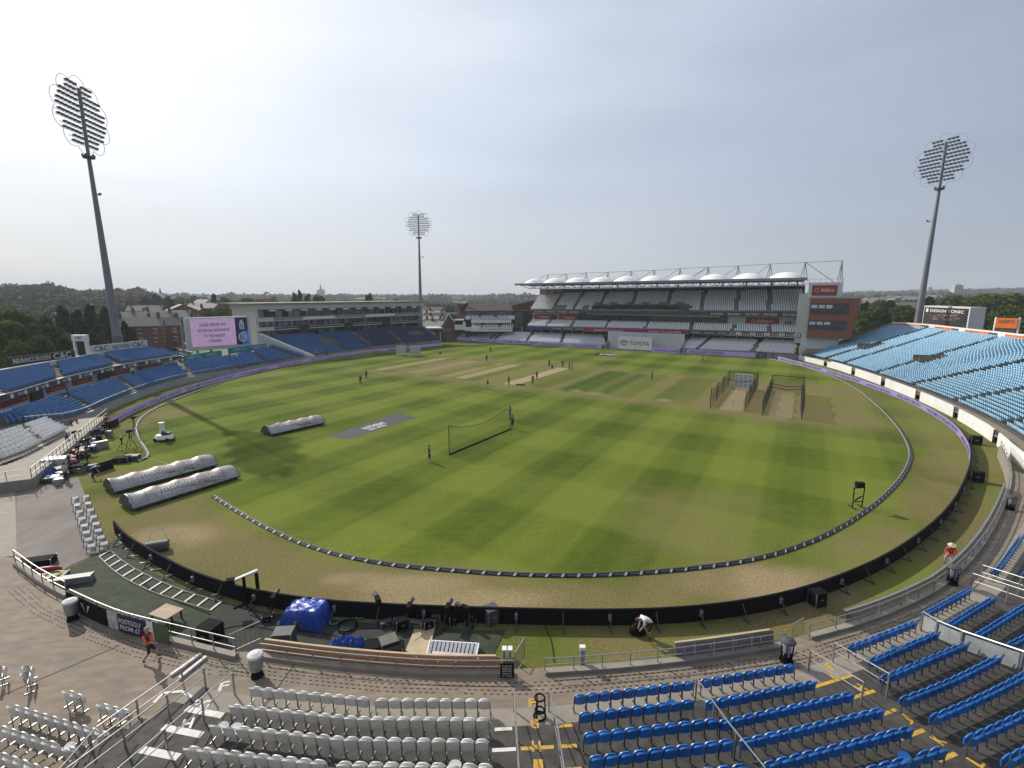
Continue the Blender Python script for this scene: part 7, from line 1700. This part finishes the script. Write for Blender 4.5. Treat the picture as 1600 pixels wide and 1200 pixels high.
def case(loc, d, rz, label, m=M_black, name='equipment_case', trim=M_steel, grp='equipment cases'):
    loc = Vector(loc); t = thing(name, label, 'case', loc, grp); mb = MB(); mb.box(loc+Vector((0, 0, d[2]/2+.03)), (d[0], d[1], d[2]*.94), rz); mb.build('body', m, t)
    mb = MB(); mb.box(loc+Vector((0, 0, d[2]+.03)), (d[0]*1.02, d[1]*1.02, d[2]*.1), rz); mb.build('lid', m if trim is M_steel else trim, t)
    mb = MB(); e = Vector((math.cos(rz), math.sin(rz), 0)); n_ = Vector((-e.y, e.x, 0))
    for sx in (-1, 1):
        for sy in (-1, 1): p = loc+e*sx*d[0]/2+n_*sy*d[1]/2; mb.beam(p+Vector((0, 0, .02)), p+Vector((0, 0, d[2]+.06)), .04, .04)
    mb.build('edge_trim', M_steel if trim is M_steel else m, t); mb = MB(); mb.box(loc+Vector((0, 0, d[2]*.6))-n_*(d[1]/2+.02), (d[0]*.25, .04, .06), rz); mb.build('handle', M_steel, t); return t
M_white_tub = mat('white_tub', (.55, .58, .58), .5)
case(at(90, 733), (1.9, 1.2, 1.1), .3, 'big white plastic tub with dark strap among the crew gear', M_white_tub, 'storage_tub', M_white_tub)
for i, (u, v, d, rz, m, lb) in enumerate([(117,738,(1.8,1,.7),.3,M_black,'long black case right of the white tub'),(97,712,(1.6,.9,.6),.2,M_dgrey,'dark case behind the white tub'),(70,722,(1.5,.9,.7),.4,M_black,'black case left of the white tub'),(80,705,(2,.8,.5),.6,M_red,'maroon case among the crew gear'),(130,712,(.9,.7,.6),.1,M_dgrey,'small dark case in the line of gear, lower one'),(135,697,(.9,.7,.6),.3,M_black,'small black case in the line of gear, upper one'),
        (140,735,(1.2,.5,.5),.5,M_dgrey,'low dark case beside the red-clad crew member'),(192,722,(1.4,.9,.5),.2,M_black,'left black bag in the pair below the yellow stand'),(207,719,(1.3,.8,.5),.2,M_dgrey,'right dark bag in the pair below the yellow stand'),(84,752,(1.6,.9,.4),.35,M_dgrey,'low dark flight case in front of the white tub'),(125,685,(1.2,.8,.5),.3,M_black,'black case at the top of the gear line'),(105,692,(1.4,.8,.5),.7,M_blj,'blue covered case by the railing'),
        (86,690,(1.5,1,.5),.7,M_bluebd,'dark blue covered case close to the far left railing'),(445,1010,(.9,.7,.8),.1,M_dgrey,'grey tool chest with green trays behind the plywood at left'),(586,1024,(.9,.7,.6),.2,M_black,'left black bag behind the plywood'),(608,1020,(.8,.7,.7),.5,mat('olive_case', (.10, .10, .07), .7),'olive case behind the plywood'),(616,1027,(.9,.7,.6),.1,M_black,'black bag with cyan top behind the plywood'),(768,972,(.7,.7,.8),.5,M_dgrey,'dark speaker box with white lid by the black board'),
        (1276,945,(.7,.6,.8),.2,M_black,'black box with pale bar behind the right part of the board'),(1524,694,(1.0,.7,.9),-.5,M_black,'upper black box outside the right end of the board'),(1524,752,(1.0,.7,.9),-.4,M_black,'lower black box outside the right end of the board'),(330,1000,(.9,.8,.8),-.3,M_black,'black speaker crate behind the left railing'),(56,885,(1.9,.8,.45),.35,M_black,'long black case nearest the ramp at lower left'),(75,910,(1.9,.7,.4),.3,M_dgrey,'long dark case beside the yellow hose'),(110,912,(2.2,.5,.4),.3,M_grey,'long grey lighting tube case at lower left')]):
    case(at(u, v), d, rz, lb, m)
for (u, v, c_, w_, lb) in [(1520, 690, M_white, .9, 'a'), ]: pass
def tripod(loc, h, rz, label, head=True, spread=.6):
    loc = Vector(loc); t = thing('camera_tripod', label, 'camera tripod', loc, 'cameras on tripods')
    for k in range(3): a = rz+k*2.094; mb = MB(); mb.beam(loc+Vector((math.cos(a)*spread, math.sin(a)*spread, .02)), loc+Vector((0, 0, h*.8)), .045, .045); mb.build('leg', M_black, t)
    mb = MB(); mb.tube([loc+Vector((0, 0, h*.75)), loc+Vector((0, 0, h))], .06, 8); mb.build('column', M_black, t)
    if head:
        e = Vector((math.cos(rz+1.2), math.sin(rz+1.2), 0)); mb = MB(); mb.box(loc+Vector((0, 0, h+.15)), (.5, .22, .26), rz+1.2); mb.build('camera_body', M_black, t)
        mb = MB(); mb.tube([loc+e*.25+Vector((0, 0, h+.15)), loc+e*.65+Vector((0, 0, h+.15))], [.09, .13], 10); mb.build('lens', M_dgrey, t); mb = MB(); mb.beam(loc-e*.2+Vector((0, 0, h)), loc-e*.8+Vector((0, 0, h-.25)), .03, .03); mb.build('pan_handle', M_black, t)
for u, v, h, rz, lb in [(205,700,1.8,.2,'tall camera tripod left of the white rope end'),(192,704,1.2,1.1,'low camera rig left of the taller tripod'),(170,682,1.6,.7,'camera tripod under the end of the left lilac board'),(212,682,2.2,.4,'thin tall tripod nearest the boundary curve at left'),(430,958,.8,.5,'tripod beside the crane behind the black board'),(592,966,.95,.9,'tripod poking above the black board at centre left'),(700,976,.85,.2,'pale-headed tripod near the pale plywood'),(728,976,.8,1.3,'tripod between the pale-headed one and the speaker box'),(640,976,.9,.3,'small tripod with light blue cover behind the board'),(120,700,1.7,.3,'tripod in the middle of the crew gear')]:
    tripod(at(u, v), h, rz, lb)
rg = random.Random(21); GEAR = [('dark equipment case', M_black), ('grey equipment case', M_dgrey), ('white cooler box', M_white_tub), ('maroon bag', M_redj), ('navy covered box', M_bluebd), ('silver flight case', M_steel)]
for i in range(46):
    f_ = rg.random(); u = 74+f_*82+abs(rg.gauss(0, 13)); v = 757-f_*86+rg.uniform(-3, 5)
    lb, m_ = rg.choice(GEAR); case(at(u, v), (rg.uniform(.4, 1.1), rg.uniform(.35, .7), rg.uniform(.25, .8)), rg.uniform(-1, 1), lb+' in the crew gear by the left railing', m_)
for i in range(5): tripod(at(112+i*13+rg.uniform(-4, 4), 735-i*13), rg.uniform(1.2, 1.7), rg.random()*3, 'camera tripod among the heaped crew gear at left')
for i in range(14):
    u = 400+rg.random()*340; v = 962+rg.random()*22; lb, m_ = rg.choice(GEAR[:2]); case(at(u, v), (rg.uniform(.3, .7), rg.uniform(.25, .5), rg.uniform(.15, .5)), rg.uniform(-1, 1), 'small '+lb+' at the foot of the black board', m_)
# jib crane over the board
q = at(385, 945); t = thing('camera_crane', 'small camera crane with pale counterweight arm reaching over the black board', 'camera crane', q); mb = MB(); top = q+Vector((0, 0, 1.7)); mb.beam(top-Vector((.45, .2, .1)), top+Vector((.55, .5, .1)), .2, .12); mb.build('arm', M_wpaint, t)
mb = MB(); mb.beam(q, top, .12, .12); mb.beam(q+Vector((.5, .4, 0)), top+Vector((.5, .4, 0)), .14, .14); mb.beam(q+Vector((-.5, -.4, .05)), q+Vector((.5, .5, .05)), .08, .08); mb.beam(q+Vector((.5, -.5, .05)), q+Vector((-.5, .4, .05)), .08, .08); mb.build('base', M_black, t)
mb = MB(); mb.box(top+Vector((-.6, -.25, -.15)), (.4, .35, .35), .3); mb.build('camera_head', M_black, t)
# tarpaulins
def tarp(loc, wx, wy, h, rz, label, seed, flat=False):
    r_ = np.random.default_rng(seed); n_ = 22; loc = Vector(loc); xs = np.linspace(-1, 1, n_); P = []
    X, Y = np.meshgrid(xs, xs, indexing='ij'); nz_ = vnoise(X*9+seed, Y*9, 2.2, seed)+.5*vnoise(X*9, Y*9+seed, 1.0, seed+1)
    hh = np.clip(1.25-np.maximum(np.abs(X)**(5 if not flat else 1.5), np.abs(Y)**(5 if not flat else 1.5))*1.3, 0, 1)**.6
    c, s_ = math.cos(rz), math.sin(rz)
    for i in range(n_):
        row = []
        for j in range(n_):
            k = 1+.05*(nz_[i, j]-.7)+(.08 if hh[i, j] < .3 else 0)*(nz_[i, j]-.5); x = X[i, j]*wx/2*k; y = Y[i, j]*wy/2*k; z = h*hh[i, j]*((.86+.12*nz_[i, j]-.28*max(0, -X[i, j]-.3)) if not flat else (.78+.32*nz_[i, j])*(.5+.7*nz_[i, j]))+.05
            row.append(loc+Vector((x*c-y*s_, x*s_+y*c, z)))
        P.append(row)
    mb = MB(); mb.grid(P); mb.grid([[p, Vector((p.x, p.y, .03))] for p in P[0]]); mb.grid([[p, Vector((p.x, p.y, .03))] for p in P[-1]]); mb.grid([[r[0], Vector((r[0].x, r[0].y, .03))] for r in P]); mb.grid([[r[-1], Vector((r[-1].x, r[-1].y, .03))] for r in P])
    tag(mb.build('tarpaulin_cover', M_tarp), label, 'tarpaulin', 'blue tarpaulins')
tarp(at(480, 969), 2.3, 1.5, .95, -.15, 'big blue tarpaulin draped over equipment behind the black board', 3); tarp(at(540, 1018), 1.6, 1.0, .55, .2, 'crumpled blue tarpaulin close behind the plywood', 5, True); tarp(at(77, 746), 1.5, 1.2, .7, .3, 'small blue tarpaulin over gear at the ramp corner', 8, True); tarp(at(62, 752), 2.4, 1.2, .5, .3, 'pale blue sheet over cases beside the ramp railing', 9, True)
# pale ply sheet, white rack, pink plank, red and yellow things
mat_sheet([at(629, 1030), at(668, 1030), at(681, 979), at(650, 979)], 'pale plywood sheet lying behind the plywood hoarding', (), M_woodp, .09)
q0, q1, q2, q3 = at(664, 1034, .3), at(742, 1034, .3), at(748, 1006, .3), at(672, 1001, .3); t = thing('light_rack', 'white framed rack of pale louvres lying flat behind the plywood', 'rack', q0)
mb = MB(); 
for a, b in ((q0, q1), (q1, q2), (q2, q3), (q3, q0)): mb.beam(a, b, .06, .06)
for a in (q0, q1, q2, q3): mb.beam(a, Vector((a.x, a.y, .02)), .05, .05)
mb.build('frame', M_white, t); mb = MB()
for i in range(12):
    for j in range(6): a = q0.lerp(q1, (i+.5)/12); b = q3.lerp(q2, (i+.5)/12); c = a.lerp(b, (j+.5)/6); mb.box(c, ((q1-q0).length/12*.72, (q3-q0).length/6*.7, .03), .02, rx=.3)
mb.build('louvre', mat('pale_louvre', (.36, .38, .42), .5), t)
a, b = at(675, 1021, .42), at(757, 1028, .42); mb = MB(); mb.beam(a, b, .28, .05); tag(mb.build('pink_plank', mat('pink_paint', (.60, .42, .45), .6)), 'long pink plank resting on the white louvred rack', 'plank')
for k in (0, 1): q = at(788+9*k, 1030, .02); mb = MB(); mb.box(q+Vector((0, 0, .3)), (.22, .3, .6)); mb.box(q+Vector((0, -.16, .35)), (.08, .02, .4), m=1); tag(mb.build('white_box', [M_white, M_grey]), ['left', 'right'][k]+' one of two small white boxes at the gate', 'box', 'white boxes at the gate')
q = at(72, 893, .25); mb = MB(); mb.tube([q+Vector((-.8, -.2, 0)), q+Vector((-.3, 0, .1)), q+Vector((.3, .15, .1)), q+Vector((.7, .3, 0))], [.12, .2, .2, .1], 8); tag(mb.build('red_bag', M_red, smooth=True), 'red padded bag beside the black cases at lower left', 'bag')
def coil(loc, r_, m, label, turns=5, tube=.02, name='cable_coil', grp='cable coils'):
    loc = Vector(loc); rr_ = random.Random(int(loc.x*50)); pts = []
    for i in range(turns*18): a = i/18*2*math.pi; q = r_*(.8+.2*math.sin(i*.37)+rr_.uniform(-.04, .04)); pts.append(loc+Vector((math.cos(a)*q, math.sin(a)*q, .03+.012*i/18+rr_.uniform(0, .01))))
    mb = MB(); mb.tube(pts, tube, 4); tag(mb.build(name, m), label, 'cable', grp)
coil(at(80, 900, .4), .5, mat('yellow_hose', (.55, .42, .03), .5), 'coiled yellow hose on the dark cases at lower left', 6, .035); M_gcab = mat('green_cable', (.05, .28, .18), .5)
coil(at(521, 973), .3, M_gcab, 'green cable coil right of the big blue tarpaulin'); coil(at(562, 963), .35, M_gcab, 'green cable coil nearer the board at centre left'); coil(at(588, 962), .3, M_dgrey, 'dark cable coil beside the green one'); coil(at(470, 1013), .25, M_steel, 'pale cable coil beside the grey tool chest', 4); coil(at(470+70, 980), .6, M_black, 'loose black cable heap on the grey sheet', 6); coil(at(655, 975), .4, M_black, 'black cable heap left of the pale plywood sheet', 6)
for i, pts in enumerate([[(390,960),(450,985),(520,990),(560,1010),(600,1005)], [(500,975),(560,985),(640,975),(700,980)], [(300,1000),(340,985),(380,975),(430,985)], [(850,975),(862,1000),(866,1035)], [(230,880),(215,905),(250,930),(330,960)], [(235,718),(262,724),(275,735)]]):
    mb = MB(); mb.tube(smooth_line([at(u, v, .045) for u, v in pts], 2), .018, 4); tag(mb.build('loose_cable', M_black if i != 5 else M_wpaint), ['cable wandering over the grey sheet behind the tarpaulins', 'cable running along the foot of the black board', 'cable crossing the seam of the green and grey sheets', 'thin cable crossing the grass to the centre gate', 'cable crossing the curved camera track', 'white line from the rope end to the covers'][i], 'cable')
q = at(212, 712); t = thing('orange_stand', 'small orange wire stand at the end of the boundary cushions', 'stand', q); mb = MB(); 
for k in range(5): a = k*1.257; mb.beam(q+Vector((math.cos(a)*.35, math.sin(a)*.35, 0)), q+Vector((math.cos(a+2)*.1, math.sin(a+2)*.1, .9)), .03, .03)
mb.build('legs', M_gold, t)
for a_, b_, lb in [((147, 741), (178, 731), 'low black barrier board beside the dark bags at left'), ((170, 671), (186, 664), 'black end board closing the left lilac run')]:
    a, b = at(*a_), at(*b_); t = thing('barrier_board', lb, 'board', (a+b)/2, 'black barrier boards'); mb = MB(); n_ = Vector((-(b-a).y, (b-a).x, 0)).normalized()*.06; up = Vector((0, 0, .9)); mb.hexa([a, b, b+n_, a+n_], [a+up, b+up, b+n_+up, a+n_+up]); mb.build('panel', M_black, t); mb = MB(); mb.beam(a+n_*2, a+n_*9, .05, .05); mb.beam(b+n_*2, b+n_*9, .05, .05); mb.build('foot', M_dgrey, t)
q = at(983, 968); t = thing('folding_chair', 'black folding stool beside the bending person', 'stool', q); mb = MB(); mb.box(q+Vector((0, 0, .48)), (.7, .4, .03), .1); mb.build('seat', M_black, t); mb = MB(); mb.tube([q+Vector((-.38, -.22, .5)), q+Vector((.38, -.22, .5)), q+Vector((.38, .22, .5)), q+Vector((-.38, .22, .5)), q+Vector((-.38, -.22, .5))], .02, 5)
for sx in (-1, 1): mb.beam(q+Vector((sx*.35, -.2, 0)), q+Vector((sx*.3, .2, .5)), .025, .025); mb.beam(q+Vector((sx*.35, .2, 0)), q+Vector((sx*.3, -.2, .5)), .025, .025)
mb.build('frame', M_steel, t)
q = at(996, 990); mb = MB(); P = [[q+Vector((math.cos(b)*.42*r_, math.sin(b)*.3*r_, z)) for b in np.linspace(0, 2*math.pi, 13)] for z, r_ in ((.02, .9), (.15, 1.05), (.35, .95), (.5, .6), (.55, .1))]; mb.grid(P); tag(mb.build('kit_bag', M_black, smooth=True), 'round black bag under the bending person hands', 'bag')
q = at(912, 1052, 1.0); t = thing('meter_post', 'small grey post with white cap just inside the open railing', 'post', q); mb = MB(); mb.box(q+Vector((0, .5, .2)), (.2, .18, 1.2)); mb.build('body', M_grey, t); mb = MB(); mb.box(q+Vector((0, .5, .85)), (.24, .2, .14)); mb.build('cap', M_white, t)
for i, (u, v, w_) in enumerate([(262, 972, 1.25)]):
    q = at(u, v, .0); t = thing('plywood_table', 'small plywood-topped platform behind the navy banner', 'table', q); mb = MB(); mb.box(q+Vector((0, 0, .62)), (1.3, .95, .04), -.35); mb.build('top', mat('tan_ply', (.30, .23, .14), .7), t); mb = MB()
    for sx in (-.5, .5):
        for sy in (-.35, .35): mb.beam(q+Vector((sx, sy, 0)), q+Vector((sx, sy, .6)), .06, .06)
    mb.build('legs', M_black, t)
# white metal gantry lying behind the banners
a, b = at(165, 958, .9), at(235, 978, .9); t = thing('truss_section', 'white metal truss section lying behind the banners', 'truss', a); mb = MB(); n_ = Vector((.15, .32, 0))
mb.tube([a, b], .03, 5); mb.tube([a+n_, b+n_], .03, 5)
for i in range(9): mb.tube([a.lerp(b, i/8), a.lerp(b, min(1, (i+.5)/8))+n_], .02, 4)
mb.build('frame', M_white, t)
# two long white kerb strips down the left stair foot
for j, (p0, p1) in enumerate([((267, 1055), (313, 1022)), ((280, 1060), (322, 1026))]):
    a, b = at(*p0, 1.06), at(*p1, 1.06); mb = MB(); mb.beam(a, b, .14, .1); tag(mb.build('edge_strip', M_wpaint), ['left', 'right'][j]+' one of two parallel white strips at the foot of the left stair', 'kerb strip', 'white strips at the left stair foot')
mb = MB(); a, b = at(185, 1200, 1.02), at(322, 1074, 1.02); mb.beam(a, b, .28, .03); tag(mb.build('drain_channel', M_dark), 'long dark drain channel running down beside the left stair', 'drain')
for j, pts in enumerate([[(240,1098),(255,1083),(285,1080),(312,1098),(285,1110)]]):
    P = [at(u, v, 1.01) for u, v in pts]; mb = MB()
    for p0, p1 in zip(P, P[1:]): mb.beam(p0, p1, .13, .015)
    tag(mb.build('painted_edge', M_wpaint), 'white painted outline at the top of the left stair', 'marking')

# ---------------------------------------------------------------- tell look-alikes apart by their order across the picture
bpy.context.view_layer.update()
_w = ['first', 'second', 'third', 'fourth', 'fifth', 'sixth', 'seventh', 'eighth', 'ninth', 'tenth', 'eleventh', 'twelfth', 'thirteenth', 'fourteenth', 'fifteenth', 'sixteenth', 'seventeenth', 'eighteenth', 'nineteenth']
def ordw(i): return _w[i] if i < 19 else ['twentieth', 'thirtieth', 'fortieth', 'fiftieth', 'sixtieth'][(i+1)//10-2] if (i+1) % 10 == 0 else ['twenty', 'thirty', 'forty', 'fifty'][(i+1)//10-2]+'-'+_w[(i+1) % 10-1]
by = {}
for o in list(COL.objects):
    if o.parent is None and o.get('label') and not o.name.startswith('boundary_cushion'): by.setdefault(o['label'], []).append(o)
for lb, os_ in by.items():
    if len(os_) < 2: continue
    if any(len(lb.split()) > 12 for _ in (0,)): lb = ' '.join(lb.replace('tip-up ', '').split()[:12])
    os_.sort(key=lambda o: proj(o.location)[0])
    for i, o in enumerate(os_): o['label'] = '%s, %s from the left' % (lb, ordw(i))

for j, (p0, p1) in enumerate([((0, 1088), (188, 1008)), ((350, 1195), (465, 1030)), ((1320, 985), (1290, 960)), ((1150, 1050), (1138, 1035))]):
    mb = MB(); a, b = at(*p0, 1.0), at(*p1, 1.0); mb.beam(a+Vector((0, 0, .001)), b+Vector((0, 0, .001)), .04, .008); mb.build('expansion_joint', M_dark, NT)
